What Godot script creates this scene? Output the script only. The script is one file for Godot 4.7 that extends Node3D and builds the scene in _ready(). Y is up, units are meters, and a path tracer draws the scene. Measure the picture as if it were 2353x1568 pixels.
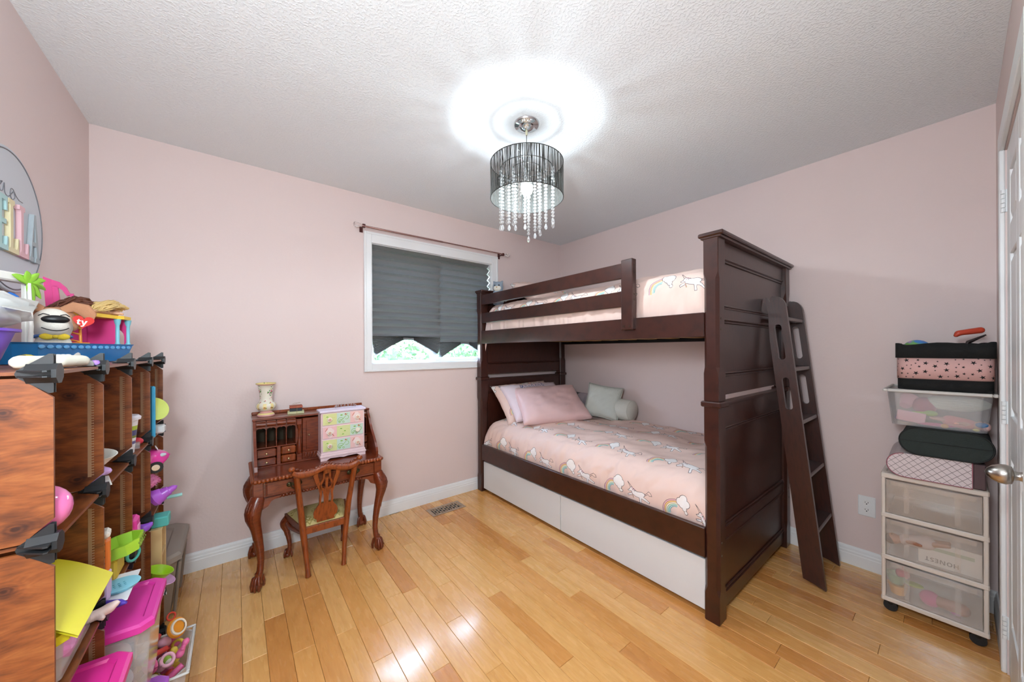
extends Node3D

# ---------------------------------------------------------------- room measures (metres; origin = floor corner of back and right wall)
const W := 3.4387
const D := 2.858
const H := 2.44
const CAM := Vector3(-2.8531, 1.271, 2.7407)
const YAW := 0.66713
const ROLL := -0.0044
const FOCAL := 805.75
const HORIZON := 805.48
const LAMP := Vector3(-1.67, 2.44, 1.368)

var mats := {}
var used := {}
var rng := RandomNumberGenerator.new()

func _ready():
	rng.seed = 7
	setup_camera()
	setup_light()
	make_materials()
	build_room()
	build_window()
	build_closet_door()
	build_bed()
	build_bedding()
	build_ladder()
	build_desk()
	build_chair()
	build_desk_items()
	build_shelf()
	build_cart()
	build_stack()
	build_pendant()
	build_wall_sign()
	build_curtain_rod()
	build_small_fixtures()
	build_unseen_lamp()
	build_shelf_top_toys()
	build_shelf_items()
	build_toy_bin()
	build_tote()
	build_outside()

func setup_camera():
	var cam := Camera3D.new()
	cam.name = "camera"
	cam.projection = Camera3D.PROJECTION_FRUSTUM
	cam.near = 0.02
	cam.far = 200.0
	cam.size = 2.0 * cam.near * 784.0 / FOCAL
	cam.frustum_offset = Vector2(0.0, cam.near * (HORIZON - 784.0) / FOCAL)
	cam.transform = Transform3D(Basis(Vector3.UP, -YAW) * Basis(Vector3.BACK, ROLL), CAM)
	add_child(cam)
	cam.current = true

func setup_light():
	var env := Environment.new()
	env.background_mode = Environment.BG_SKY
	var sky := Sky.new()
	var sm := ProceduralSkyMaterial.new()
	sm.sky_top_color = Color(0.72, 0.84, 0.98)
	sm.sky_horizon_color = Color(0.93, 0.97, 1.0)
	sm.ground_horizon_color = Color(0.8, 0.84, 0.8)
	sm.ground_bottom_color = Color(0.5, 0.52, 0.45)
	sm.sky_energy_multiplier = SKY_ENERGY
	sm.ground_energy_multiplier = SKY_ENERGY * 0.6
	sky.sky_material = sm
	env.sky = sky
	env.tonemap_mode = Environment.TONE_MAPPER_LINEAR
	env.tonemap_exposure = EXPOSURE
	env.sdfgi_enabled = true
	env.ssao_enabled = true
	env.ssil_enabled = true
	var we := WorldEnvironment.new()
	we.name = "world_environment"
	we.environment = env
	add_child(we)

const SKY_ENERGY := 5.5
const EXPOSURE := 0.92
const LAMP_ENERGY := 0.64
const UNSEEN_HALL_ENERGY := 0.6
const UNSEEN_LAMP_ENERGY := 2.1
const LAMP_COLOR := Color(0.90, 0.965, 1.0)
const HALL_LIGHT_COLOR := Color(0.90, 0.965, 1.0)

# ---------------------------------------------------------------- mesh helpers
func T(x := 0.0, y := 0.0, z := 0.0, rx := 0.0, ry := 0.0, rz := 0.0, s := Vector3.ONE) -> Transform3D:
	return Transform3D(Basis.from_euler(Vector3(deg_to_rad(rx), deg_to_rad(ry), deg_to_rad(rz))) * Basis.from_scale(s), Vector3(x, y, z))

func mb() -> SurfaceTool:
	var st := SurfaceTool.new()
	st.begin(Mesh.PRIMITIVE_TRIANGLES)
	st.set_smooth_group(-1)
	return st

func tri(st: SurfaceTool, a: Vector3, b: Vector3, c: Vector3):
	st.add_vertex(a)
	st.add_vertex(c)
	st.add_vertex(b)

func quad(st: SurfaceTool, a: Vector3, b: Vector3, c: Vector3, d: Vector3):
	tri(st, a, b, c)
	tri(st, a, c, d)

# box with chamfered edges
func bx(st: SurfaceTool, c: Vector3, s: Vector3, ch := 0.0, xf := Transform3D()):
	st.set_smooth_group(-1)
	var h := s * 0.5
	var k := minf(ch, minf(h.x, minf(h.y, h.z)) * 0.9)
	if k <= 0.00001:
		var v := []
		for i in 8:
			v.append(xf * (c + Vector3(h.x if i & 1 else -h.x, h.y if i & 2 else -h.y, h.z if i & 4 else -h.z)))
		quad(st, v[4], v[5], v[7], v[6])
		quad(st, v[1], v[0], v[2], v[3])
		quad(st, v[5], v[1], v[3], v[7])
		quad(st, v[0], v[4], v[6], v[2])
		quad(st, v[6], v[7], v[3], v[2])
		quad(st, v[0], v[1], v[5], v[4])
		return
	# three points per corner: px (on x face), py, pz
	var p := []
	for i in 8:
		var sg := Vector3(1 if i & 1 else -1, 1 if i & 2 else -1, 1 if i & 4 else -1)
		p.append([xf * (c + sg * Vector3(h.x, h.y - k, h.z - k)), xf * (c + sg * Vector3(h.x - k, h.y, h.z - k)), xf * (c + sg * Vector3(h.x - k, h.y - k, h.z))])
	quad(st, p[4][2], p[5][2], p[7][2], p[6][2])
	quad(st, p[1][2], p[0][2], p[2][2], p[3][2])
	quad(st, p[5][0], p[1][0], p[3][0], p[7][0])
	quad(st, p[0][0], p[4][0], p[6][0], p[2][0])
	quad(st, p[6][1], p[7][1], p[3][1], p[2][1])
	quad(st, p[0][1], p[1][1], p[5][1], p[4][1])
	# edges along x
	quad(st, p[6][2], p[7][2], p[7][1], p[6][1])
	quad(st, p[3][2], p[2][2], p[2][1], p[3][1])
	quad(st, p[5][2], p[4][2], p[4][1], p[5][1])
	quad(st, p[0][2], p[1][2], p[1][1], p[0][1])
	# edges along y
	quad(st, p[5][2], p[5][0], p[7][0], p[7][2])
	quad(st, p[4][0], p[4][2], p[6][2], p[6][0])
	quad(st, p[1][0], p[1][2], p[3][2], p[3][0])
	quad(st, p[0][2], p[0][0], p[2][0], p[2][2])
	# edges along z
	quad(st, p[7][0], p[3][0], p[3][1], p[7][1])
	quad(st, p[2][0], p[6][0], p[6][1], p[2][1])
	quad(st, p[1][0], p[5][0], p[5][1], p[1][1])
	quad(st, p[4][0], p[0][0], p[0][1], p[4][1])
	tri(st, p[7][0], p[7][1], p[7][2])
	tri(st, p[6][0], p[6][2], p[6][1])
	tri(st, p[5][0], p[5][2], p[5][1])
	tri(st, p[4][0], p[4][1], p[4][2])
	tri(st, p[3][0], p[3][2], p[3][1])
	tri(st, p[2][0], p[2][1], p[2][2])
	tri(st, p[1][0], p[1][1], p[1][2])
	tri(st, p[0][0], p[0][2], p[0][1])

func bxr(st: SurfaceTool, x0: float, x1: float, y0: float, y1: float, z0: float, z1: float, ch := 0.0):
	bx(st, Vector3(x0 + x1, y0 + y1, z0 + z1) * 0.5, Vector3(absf(x1 - x0), absf(y1 - y0), absf(z1 - z0)), ch)

# profile of (radius, height) turned about y; sx, sz squash the round
func lathe(st: SurfaceTool, prof: Array, seg := 24, xf := Transform3D(), crease := 40.0, flat := false):
	var sg := 10
	for i in prof.size() - 1:
		if i > 0:
			var d0: Vector2 = prof[i] - prof[i - 1]
			var d1: Vector2 = prof[i + 1] - prof[i]
			if absf(rad_to_deg(d0.angle_to(d1))) > crease:
				sg += 1
		st.set_smooth_group(-1 if flat else sg)
		var a: Vector2 = prof[i]
		var b: Vector2 = prof[i + 1]
		for j in seg:
			var t0 := TAU * j / seg
			var t1 := TAU * (j + 1) / seg
			if j == seg - 1:
				t1 = 0.0
			var p0 := xf * Vector3(a.x * cos(t0), a.y, a.x * sin(t0))
			var p1 := xf * Vector3(a.x * cos(t1), a.y, a.x * sin(t1))
			var p2 := xf * Vector3(b.x * cos(t1), b.y, b.x * sin(t1))
			var p3 := xf * Vector3(b.x * cos(t0), b.y, b.x * sin(t0))
			# profile runs upwards: outside is to the right of the path
			if a.x > 0.00001:
				tri(st, p0, p2, p1)
			if b.x > 0.00001:
				tri(st, p0, p3, p2)
	st.set_smooth_group(-1)

func ball(st: SurfaceTool, c: Vector3, r: Vector3, xf := Transform3D(), seg := 16, rings := 10):
	var prof := []
	for i in rings + 1:
		var a := -PI / 2 + PI * i / rings
		prof.append(Vector2(maxf(cos(a), 0.0) if i > 0 and i < rings else 0.0, sin(a)))
	lathe(st, prof, seg, xf * Transform3D(Basis.from_scale(r), c), 179.0)

func frame_at(d: Vector3, up: Vector3) -> Basis:
	var z := d.normalized()
	var x := up.cross(z)
	if x.length() < 0.001:
		x = Vector3.RIGHT.cross(z)
		if x.length() < 0.001:
			x = Vector3.BACK.cross(z)
	x = x.normalized()
	return Basis(x, z.cross(x), z)

# round (or seg-sided) tube along points with a radius each
func tube(st: SurfaceTool, pts: Array, rad, seg := 10, xf := Transform3D(), caps := true, squash := Vector2.ONE, up := Vector3.UP, smooth := true):
	var n := pts.size()
	var rings := []
	var x := Vector3.ZERO
	for i in n:
		var d: Vector3 = pts[mini(i + 1, n - 1)] - pts[maxi(i - 1, 0)]
		d = d.normalized()
		if i == 0:
			x = frame_at(d, up).x
		else:
			x = (x - d * x.dot(d)).normalized()
		var y := d.cross(x)
		var r: float = rad if (rad is float or rad is int) else rad[i]
		var ring := []
		for j in seg:
			var a := TAU * (j + 0.5) / seg
			ring.append(xf * (pts[i] + x * cos(a) * r * squash.x + y * sin(a) * r * squash.y))
		rings.append(ring)
	for i in n - 1:
		for j in seg:
			st.set_smooth_group(5 if smooth else -1)
			var k := (j + 1) % seg
			quad(st, rings[i][j], rings[i][k], rings[i + 1][k], rings[i + 1][j])
	st.set_smooth_group(-1)
	if caps:
		for j in range(1, seg - 1):
			tri(st, rings[0][0], rings[0][j + 1], rings[0][j])
			tri(st, rings[n - 1][0], rings[n - 1][j], rings[n - 1][j + 1])

# polygon in the xy plane extruded along z from z0 to z1
func prism(st: SurfaceTool, poly: PackedVector2Array, z0: float, z1: float, xf := Transform3D(), smooth := false):
	if Geometry2D.is_polygon_clockwise(poly):
		poly.reverse()
	var idx := Geometry2D.triangulate_polygon(poly)
	st.set_smooth_group(-1)
	for i in range(0, idx.size(), 3):
		var a := poly[idx[i]]
		var b := poly[idx[i + 1]]
		var c := poly[idx[i + 2]]
		if (b - a).cross(c - a) < 0:
			var t := b
			b = c
			c = t
		tri(st, xf * Vector3(a.x, a.y, z1), xf * Vector3(b.x, b.y, z1), xf * Vector3(c.x, c.y, z1))
		tri(st, xf * Vector3(a.x, a.y, z0), xf * Vector3(c.x, c.y, z0), xf * Vector3(b.x, b.y, z0))
	if smooth:
		st.set_smooth_group(7)
	for i in poly.size():
		var a := poly[i]
		var b := poly[(i + 1) % poly.size()]
		quad(st, xf * Vector3(a.x, a.y, z0), xf * Vector3(b.x, b.y, z0), xf * Vector3(b.x, b.y, z1), xf * Vector3(a.x, a.y, z1))
	st.set_smooth_group(-1)

# rectangle-with-chamfer sections stacked along y: rows of [y, half x, half z, chamfer]
func loft(st: SurfaceTool, rows: Array, xf := Transform3D()):
	var rings := []
	for r in rows:
		var hx: float = r[1]
		var hz: float = r[2]
		var k: float = r[3]
		var ring := []
		for p in [Vector2(hx, -hz + k), Vector2(hx, hz - k), Vector2(hx - k, hz), Vector2(-hx + k, hz), Vector2(-hx, hz - k), Vector2(-hx, -hz + k), Vector2(-hx + k, -hz), Vector2(hx - k, -hz)]:
			ring.append(xf * Vector3(p.x, r[0], p.y))
		rings.append(ring)
	st.set_smooth_group(-1)
	var n := rings.size()
	for i in n - 1:
		for j in 8:
			var k := (j + 1) % 8
			quad(st, rings[i][k], rings[i][j], rings[i + 1][j], rings[i + 1][k])
	for j in range(1, 7):
		tri(st, rings[0][0], rings[0][j], rings[0][j + 1])
		tri(st, rings[n - 1][0], rings[n - 1][j + 1], rings[n - 1][j])

# smooth sheet from a function of (u, v) in 0..1; uvs in metres-like units from a second function or u, v
func sheet(st: SurfaceTool, nu: int, nv: int, f: Callable, uvf = null, flip := false, sg := 3):
	st.set_smooth_group(sg)
	var P := []
	var Q := []
	for i in nu + 1:
		var row := []
		var qrow := []
		for j in nv + 1:
			var u := float(i) / nu
			var v := float(j) / nv
			row.append(f.call(u, v))
			qrow.append(uvf.call(u, v) if uvf != null else Vector2(u, v))
		P.append(row)
		Q.append(qrow)
	for i in nu:
		for j in nv:
			var order := [[i, j], [i + 1, j], [i + 1, j + 1], [i, j], [i + 1, j + 1], [i, j + 1]]
			if not flip:
				order = [[i, j], [i + 1, j + 1], [i + 1, j], [i, j], [i, j + 1], [i + 1, j + 1]]
			for o in order:
				st.set_uv(Q[o[0]][o[1]])
				st.add_vertex(P[o[0]][o[1]])
	st.set_smooth_group(-1)

# smooth union of tapered capsules [a, b, ra, rb] meshed as surface nets
func blob(st: SurfaceTool, parts: Array, cell: float, k := 0.02, xf := Transform3D()):
	var lo := Vector3.ONE * 1e9
	var hi := -lo
	for p in parts:
		var r: float = maxf(p[2], p[3]) + k + cell * 2.0
		for q in [p[0], p[1]]:
			lo = lo.min(q - Vector3.ONE * r)
			hi = hi.max(q + Vector3.ONE * r)
	var n := Vector3i(((hi - lo) / cell).ceil()) + Vector3i.ONE
	var sx := 1
	var sy := n.x
	var sz := n.x * n.y
	var val := PackedFloat32Array()
	val.resize(n.x * n.y * n.z)
	for z in n.z:
		for y in n.y:
			for x in n.x:
				var q := lo + Vector3(x, y, z) * cell
				var d := 1e9
				for p in parts:
					var a: Vector3 = p[0]
					var ab: Vector3 = p[1] - a
					var l := ab.length_squared()
					var t := clampf((q - a).dot(ab) / l, 0.0, 1.0) if l > 1e-9 else 0.0
					var e: float = (q - a - ab * t).length() - lerpf(p[2], p[3], t)
					var hh := clampf(0.5 + 0.5 * (d - e) / k, 0.0, 1.0)
					d = lerpf(d, e, hh) - k * hh * (1.0 - hh) if d < 1e8 else e
				val[x + y * sy + z * sz] = d
	var vid := {}
	var pts := []
	var corners := [0, sx, sy, sx + sy, sz, sx + sz, sy + sz, sx + sy + sz]
	for z in n.z - 1:
		for y in n.y - 1:
			for x in n.x - 1:
				var b := x + y * sy + z * sz
				var mask := 0
				for i in 8:
					if val[b + corners[i]] < 0.0:
						mask |= 1 << i
				if mask == 0 or mask == 255:
					continue
				var s := Vector3.ZERO
				var cnt := 0
				for e in [[0, 1], [2, 3], [4, 5], [6, 7], [0, 2], [1, 3], [4, 6], [5, 7], [0, 4], [1, 5], [2, 6], [3, 7]]:
					var va := val[b + corners[e[0]]]
					var vb := val[b + corners[e[1]]]
					if (va < 0.0) != (vb < 0.0):
						var t := va / (va - vb)
						var pa := Vector3(e[0] & 1, (e[0] >> 1) & 1, e[0] >> 2)
						var pb := Vector3(e[1] & 1, (e[1] >> 1) & 1, e[1] >> 2)
						s += pa.lerp(pb, t)
						cnt += 1
				vid[b] = pts.size()
				pts.append(xf * (lo + (Vector3(x, y, z) + s / cnt) * cell))
	st.set_smooth_group(4)
	for z in range(1, n.z - 1):
		for y in range(1, n.y - 1):
			for x in range(1, n.x - 1):
				var b := x + y * sy + z * sz
				var ins := val[b] < 0.0
				for ax in 3:
					var step: int = [sx, sy, sz][ax]
					if ins == (val[b + step] < 0.0):
						continue
					var u: int = [sy, sz, sx][ax]
					var v: int = [sz, sx, sy][ax]
					if not (vid.has(b) and vid.has(b - u) and vid.has(b - u - v) and vid.has(b - v)):
						continue
					var a0: Vector3 = pts[vid[b - u - v]]
					var a1: Vector3 = pts[vid[b - v]]
					var a2: Vector3 = pts[vid[b]]
					var a3: Vector3 = pts[vid[b - u]]
					if ins:
						quad(st, a0, a1, a2, a3)
					else:
						quad(st, a0, a3, a2, a1)
	st.set_smooth_group(-1)

# ---------------------------------------------------------------- object helpers
func unique_name(parent: Node, called: String) -> String:
	var key := "%d/%s" % [parent.get_instance_id(), called]
	var n: int = used.get(key, 0)
	used[key] = n + 1
	return called if n == 0 else "%s_%03d" % [called, n]

func obj(called: String, st, m: Material, parent: Node = self, xf := Transform3D()) -> MeshInstance3D:
	var o := MeshInstance3D.new()
	o.name = unique_name(parent, called)
	if st is SurfaceTool:
		st.generate_normals()
		o.mesh = st.commit()
	else:
		o.mesh = st
	o.material_override = m
	o.transform = xf
	parent.add_child(o, true)
	return o

func tag(o: Node, label: String, category := "", group := "", kind := "") -> Node:
	if label != "":
		o.set_meta("label", label)
	if category != "":
		o.set_meta("category", category)
	if group != "":
		o.set_meta("group", group)
	if kind != "":
		o.set_meta("kind", kind)
	return o

func thing(called: String, label: String, category: String, xf := Transform3D(), group := "") -> Node3D:
	var o := Node3D.new()
	o.name = unique_name(self, called)
	o.transform = xf
	add_child(o, true)
	tag(o, label, category, group)
	return o

func struct(called: String, st, m: Material, label := "", category := "") -> MeshInstance3D:
	var o := obj(called, st, m)
	tag(o, label, category, "", "structure")
	return o

# shape at its own origin, as one-mesh top-level thing
func single(called: String, st, m: Material, xf: Transform3D, label: String, category: String, group := "") -> MeshInstance3D:
	var o := obj(called, st, m, self, xf)
	tag(o, label, category, group)
	return o

func mat(key: String, col: Color, rough := 0.6, metal := 0.0) -> StandardMaterial3D:
	if mats.has(key):
		return mats[key]
	var m := StandardMaterial3D.new()
	m.resource_name = key
	m.albedo_color = col
	m.roughness = rough
	m.metallic = metal
	mats[key] = m
	return m

func hexmat(hex: String, rough := 0.45) -> StandardMaterial3D:
	return mat("plastic_" + hex + str(rough), Color(hex), rough)

func clear(key: String, col: Color, alpha: float, rough := 0.4) -> StandardMaterial3D:
	var m := mat(key, Color(col, alpha), rough)
	m.transparency = BaseMaterial3D.TRANSPARENCY_ALPHA
	return m

func noise_tex(freq: float, oct: int, ramp: Array, size := 512, seed_ := 1, normal := 0.0, type := FastNoiseLite.TYPE_SIMPLEX_SMOOTH) -> NoiseTexture2D:
	var n := FastNoiseLite.new()
	n.seed = seed_
	n.noise_type = type
	n.frequency = freq
	n.fractal_octaves = oct
	var t := NoiseTexture2D.new()
	t.width = size
	t.height = size
	t.seamless = true
	t.noise = n
	if normal > 0.0:
		t.as_normal_map = true
		t.bump_strength = normal
	if ramp:
		var g := Gradient.new()
		var offs := PackedFloat32Array()
		var cols := PackedColorArray()
		for r in ramp:
			offs.append(r[0])
			cols.append(r[1])
		g.offsets = offs
		g.colors = cols
		t.color_ramp = g
	return t

func triplanar(m: StandardMaterial3D, scale: Vector3, world := false, offset := Vector3.ZERO):
	m.uv1_triplanar = true
	m.uv1_world_triplanar = world
	m.uv1_scale = scale
	m.uv1_offset = offset

# ---------------------------------------------------------------- materials
func make_materials():
	# painted walls: roller texture
	var m := mat("wall_paint", Color("e5d2ce"), 0.55)
	m.normal_enabled = true
	m.normal_texture = noise_tex(0.05, 3, [], 256, 3, 2.0)
	m.normal_scale = 0.12
	triplanar(m, Vector3.ONE * 4.0, true)
	# stippled ceiling
	m = mat("ceiling_paint", Color("ecf0f3"), 0.9)
	m.heightmap_enabled = true
	m.heightmap_texture = noise_tex(0.035, 3, [[0.0, Color.BLACK], [0.45, Color(0.2, 0.2, 0.2)], [0.75, Color.WHITE]], 512, 9)
	m.heightmap_scale = 0.12
	triplanar(m, Vector3.ONE * 4.0, true)
	mat("trim_white", Color("f0f1f2"), 0.4)
	mat("door_white", Color("f0f1f2"), 0.38)
	mat("vinyl_white", Color("eef2f3"), 0.35)
	mat("hall_paint", Color("efede9"), 0.7)
	# floor boards: maple, six tones
	var grain := noise_tex(0.012, 4, [[0.0, Color(0.95, 0.92, 0.88)], [0.4, Color(0.985, 0.975, 0.96)], [0.6, Color.WHITE], [1.0, Color(0.965, 0.94, 0.91)]], 512, 21)
	var rn := noise_tex(0.02, 3, [[0.0, Color(0.8, 0.8, 0.8)], [1.0, Color.WHITE]], 256, 5)
	var tones := ["e8b06a", "e2a861", "ebb671", "e0a25b", "da9a55", "e9b16c", "d18f4c"]
	for i in tones.size():
		m = mat("maple_%d" % i, Color(tones[i]), 0.3)
		m.albedo_texture = grain
		m.roughness_texture = rn
		m.clearcoat_enabled = true
		m.clearcoat = 0.6
		m.clearcoat_roughness = 0.13
		triplanar(m, Vector3(6.0, 6.0, 0.9), true, Vector3(0.37 * i, 0.11 * i, 0.23 * i))
	mat("floor_joint", Color("5a3b20"), 0.8)
	# espresso bed wood
	m = mat("espresso", Color("3a170d"), 0.36)
	m.albedo_texture = noise_tex(0.02, 4, [[0.0, Color(0.72, 0.66, 0.62)], [0.5, Color(0.95, 0.93, 0.92)], [1.0, Color(1, 1, 1)]], 512, 31)
	triplanar(m, Vector3(6.0, 1.2, 1.2))
	m.clearcoat_enabled = true
	m.clearcoat = 0.25
	m.clearcoat_roughness = 0.25
	mat("black_iron", Color("141416"), 0.45, 0.6)
	mat("bolt_metal", Color("4b4038"), 0.35, 0.8)
	mat("white_laminate", Color("dedfe0"), 0.35)
	# mahogany desk
	m = mat("mahogany", Color("7a3417"), 0.3)
	m.albedo_texture = noise_tex(0.015, 4, [[0.0, Color(0.62, 0.52, 0.46)], [0.5, Color(0.95, 0.92, 0.9)], [1.0, Color(1, 1, 1)]], 512, 41)
	triplanar(m, Vector3(2.0, 9.0, 9.0))
	m.clearcoat_enabled = true
	m.clearcoat = 0.4
	m.clearcoat_roughness = 0.12
	m = mat("mahogany_light", Color("96481a"), 0.32)
	m.albedo_texture = mats["mahogany"].albedo_texture
	triplanar(m, Vector3(9.0, 2.0, 9.0))
	m.clearcoat_enabled = true
	m.clearcoat = 0.3
	m.clearcoat_roughness = 0.15
	mat("pigeonhole_back", Color("3b2b12"), 0.7)
	mat("brass", Color("b9a27a"), 0.3, 0.9)
	mat("antique_brass", Color("4d452c"), 0.4, 0.8)
	mat("chrome", Color("c8cacc"), 0.12, 1.0)
	mat("brushed_nickel", Color("b3aea7"), 0.28, 1.0)
	mat("gold_copper", Color("8a6a5c"), 0.3, 0.7)
	# crystal
	m = mat("crystal", Color(1, 1, 1, 0.02), 0.0)
	m.transparency = BaseMaterial3D.TRANSPARENCY_ALPHA
	m.refraction_enabled = true
	m.refraction_scale = 0.05
	clear("strand_crystal", Color(1, 1, 1), 0.06, 0.02)
	m = clear("window_glass", Color(0.95, 1.0, 0.98), 0.04, 0.0)
	clear("clear_plastic", Color("e6e6e8"), 0.22, 0.1)
	clear("milky_plastic", Color("f0e6de"), 0.16, 0.12)
	mat("cart_frame", Color("e2d6cb"), 0.45)
	mat("black_rubber", Color("1a1a1a"), 0.6)
	# pleated paper blinds
	m = mat("pleated_grey", Color("7a7a7a"), 0.9)
	m.backlight_enabled = true
	m.backlight = Color(0.10, 0.10, 0.10)
	# shelf panel print
	m = mat("rustic_panel", Color.WHITE, 0.35)
	m.albedo_texture = ImageTexture.create_from_image(rustic_image())
	mat("shelf_connector", Color("1c1e20"), 0.4)
	mat("ridge_film", Color("9c7a5c"), 0.3)
	# linen
	m = mat("comforter_print", Color.WHITE, 0.75)
	m.albedo_texture = ImageTexture.create_from_image(unicorn_image())
	m = mat("pillow_print", Color.WHITE, 0.8)
	m.albedo_texture = mats["comforter_print"].albedo_texture
	mat("mattress_white", Color("e4dedd"), 0.9)
	mat("sheet_pink", Color("e8cfd3"), 0.85)
	m = mat("satin_pink", Color("eac6c4"), 0.34)
	m.rim_enabled = true
	m.rim = 0.4
	mat("satin_hot", Color("d9748c"), 0.4)
	m = mat("damask_gold", Color.WHITE, 0.7)
	m.albedo_texture = ImageTexture.create_from_image(damask_image())

func soft_fabric(key: String, col: Color) -> StandardMaterial3D:
	var m := mat(key, col, 0.95)
	if m.normal_texture == null:
		m.normal_enabled = true
		m.normal_texture = noise_tex(0.09, 2, [], 128, 77, 3.0)
		m.normal_scale = 0.4
		triplanar(m, Vector3.ONE * 12.0)
	return m

# ---------------------------------------------------------------- printed pictures
func fill_poly(im: Image, pts: PackedVector2Array, col: Color):
	var lo := 1e9
	var hi := -1e9
	for p in pts:
		lo = minf(lo, p.y)
		hi = maxf(hi, p.y)
	for y in range(maxi(0, int(lo)), mini(im.get_height() - 1, int(hi) + 1) + 1):
		var xs := []
		for i in pts.size():
			var a := pts[i]
			var b := pts[(i + 1) % pts.size()]
			if (a.y <= y) != (b.y <= y):
				xs.append(a.x + (y - a.y) / (b.y - a.y) * (b.x - a.x))
		xs.sort()
		for i in range(0, xs.size() - 1, 2):
			var x0 := clampi(roundi(xs[i]), 0, im.get_width())
			var x1 := clampi(roundi(xs[i + 1]), 0, im.get_width())
			if x1 > x0:
				im.fill_rect(Rect2i(x0, y, x1 - x0, 1), col)

func disc(im: Image, c: Vector2, r: float, col: Color, sq := 1.0):
	for y in range(int(c.y - r * sq), int(c.y + r * sq) + 2):
		var q := 1.0 - pow((y - c.y) / (r * sq), 2.0)
		if q <= 0.0 or y < 0 or y >= im.get_height():
			continue
		var h := r * sqrt(q)
		var x0 := clampi(roundi(c.x - h), 0, im.get_width())
		var x1 := clampi(roundi(c.x + h), 0, im.get_width())
		if x1 > x0:
			im.fill_rect(Rect2i(x0, y, x1 - x0, 1), col)

func stroke(im: Image, pts: Array, w: float, col: Color):
	for i in pts.size() - 1:
		var a: Vector2 = pts[i]
		var b: Vector2 = pts[i + 1]
		var n := maxi(1, int(a.distance_to(b) / maxf(0.7, w * 0.25)))
		for j in n + 1:
			disc(im, a.lerp(b, float(j) / n), w * 0.5, col)

func arc_pts(c: Vector2, r: float, a0: float, a1: float, n := 24) -> Array:
	var out := []
	for i in n + 1:
		var a := deg_to_rad(lerpf(a0, a1, float(i) / n))
		out.append(c + Vector2(cos(a), -sin(a)) * r)
	return out

func draw_rainbow(im: Image, at: Vector2, s: float):
	var ink := Color("3d3436")
	var c := at + Vector2(70, 90) * s
	var cols := [Color("e6b3bd"), Color("f2c884"), Color("f3e6d0"), Color("bfe0cf"), Color("a9d3d4")]
	stroke(im, arc_pts(c, 126 * s, 78, 196), 4.5 * s, ink)
	for i in 5:
		stroke(im, arc_pts(c, (119 - 14 * i) * s, 78, 196), 12.5 * s, cols[i])
		stroke(im, arc_pts(c, (112 - 14 * i) * s, 78, 196), 2.6 * s, ink)
	var puffs := [[Vector2(100, -50), 34], [Vector2(135, -78), 38], [Vector2(168, -40), 34], [Vector2(128, -28), 34], [Vector2(150, 4), 24], [Vector2(166, 40), 16]]
	for p in puffs:
		disc(im, at + (p[0] + Vector2(10, 20)) * s, (p[1] + 4.0) * s, ink)
	for p in puffs:
		disc(im, at + (p[0] + Vector2(10, 20)) * s, p[1] * s, Color("f3eeec"))

func draw_unicorn(im: Image, at: Vector2, s: float):
	var ink := Color("3d3436")
	var white := Color("f1ebea")
	var body := [Vector2(-70, -30), Vector2(-60, -52), Vector2(-40, -56), Vector2(-20, -34), Vector2(20, -24), Vector2(70, -34), Vector2(104, -28), Vector2(110, -10), Vector2(96, 10), Vector2(160, 46), Vector2(154, 62), Vector2(90, 40), Vector2(70, 36), Vector2(74, 90), Vector2(50, 92), Vector2(44, 34), Vector2(0, 30), Vector2(-24, 20), Vector2(-90, 44), Vector2(-96, 30), Vector2(-44, 2), Vector2(-48, -14), Vector2(-78, -4), Vector2(-92, -14)]
	var pts := PackedVector2Array()
	for p in body:
		pts.append(at + p * s)
	fill_poly(im, pts, white)
	var loop := Array(pts)
	loop.append(pts[0])
	stroke(im, loop, 4.0 * s, ink)
	stroke(im, [at + Vector2(-62, -52) * s, at + Vector2(-96, -104) * s, at + Vector2(-44, -58) * s], 4.0 * s, ink)
	for i in 4:
		stroke(im, arc_pts(at + Vector2(-34 + 11 * i, -38 + 5 * i) * s, 12 * s, 20, 220, 8), 4.0 * s, ink if i % 2 else Color("d99aa6"))
	stroke(im, [at + Vector2(108, -22) * s, at + Vector2(150, -64) * s, at + Vector2(176, -50) * s, at + Vector2(186, -26) * s, at + Vector2(160, -20) * s, at + Vector2(140, -34) * s, at + Vector2(110, -10) * s], 4.0 * s, ink)
	for i in 4:
		disc(im, at + Vector2(-40 + 4 * i, 12 + 12 * i) * s, 6 * s, ink)
		disc(im, at + Vector2(-40 + 4 * i, 12 + 12 * i) * s, 4 * s, Color("e8c27c") if i % 2 else Color("dfa0ac"))
	disc(im, at + Vector2(-66, -24) * s, 3.5 * s, ink)

# tile of 0.375 m by 0.5 m
func unicorn_image() -> Image:
	var im := Image.create(768, 1024, false, Image.FORMAT_RGB8)
	im.fill(Color("e9ccc1"))
	for w in [-768, 0, 768]:
		draw_rainbow(im, Vector2(120 + w, 755), 1.08)
		draw_unicorn(im, Vector2(505 + w, 800), 1.08)
		draw_rainbow(im, Vector2(590 + w, 245), 1.08)
		draw_unicorn(im, Vector2(200 + w, 290), 1.08)
	return im

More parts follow.
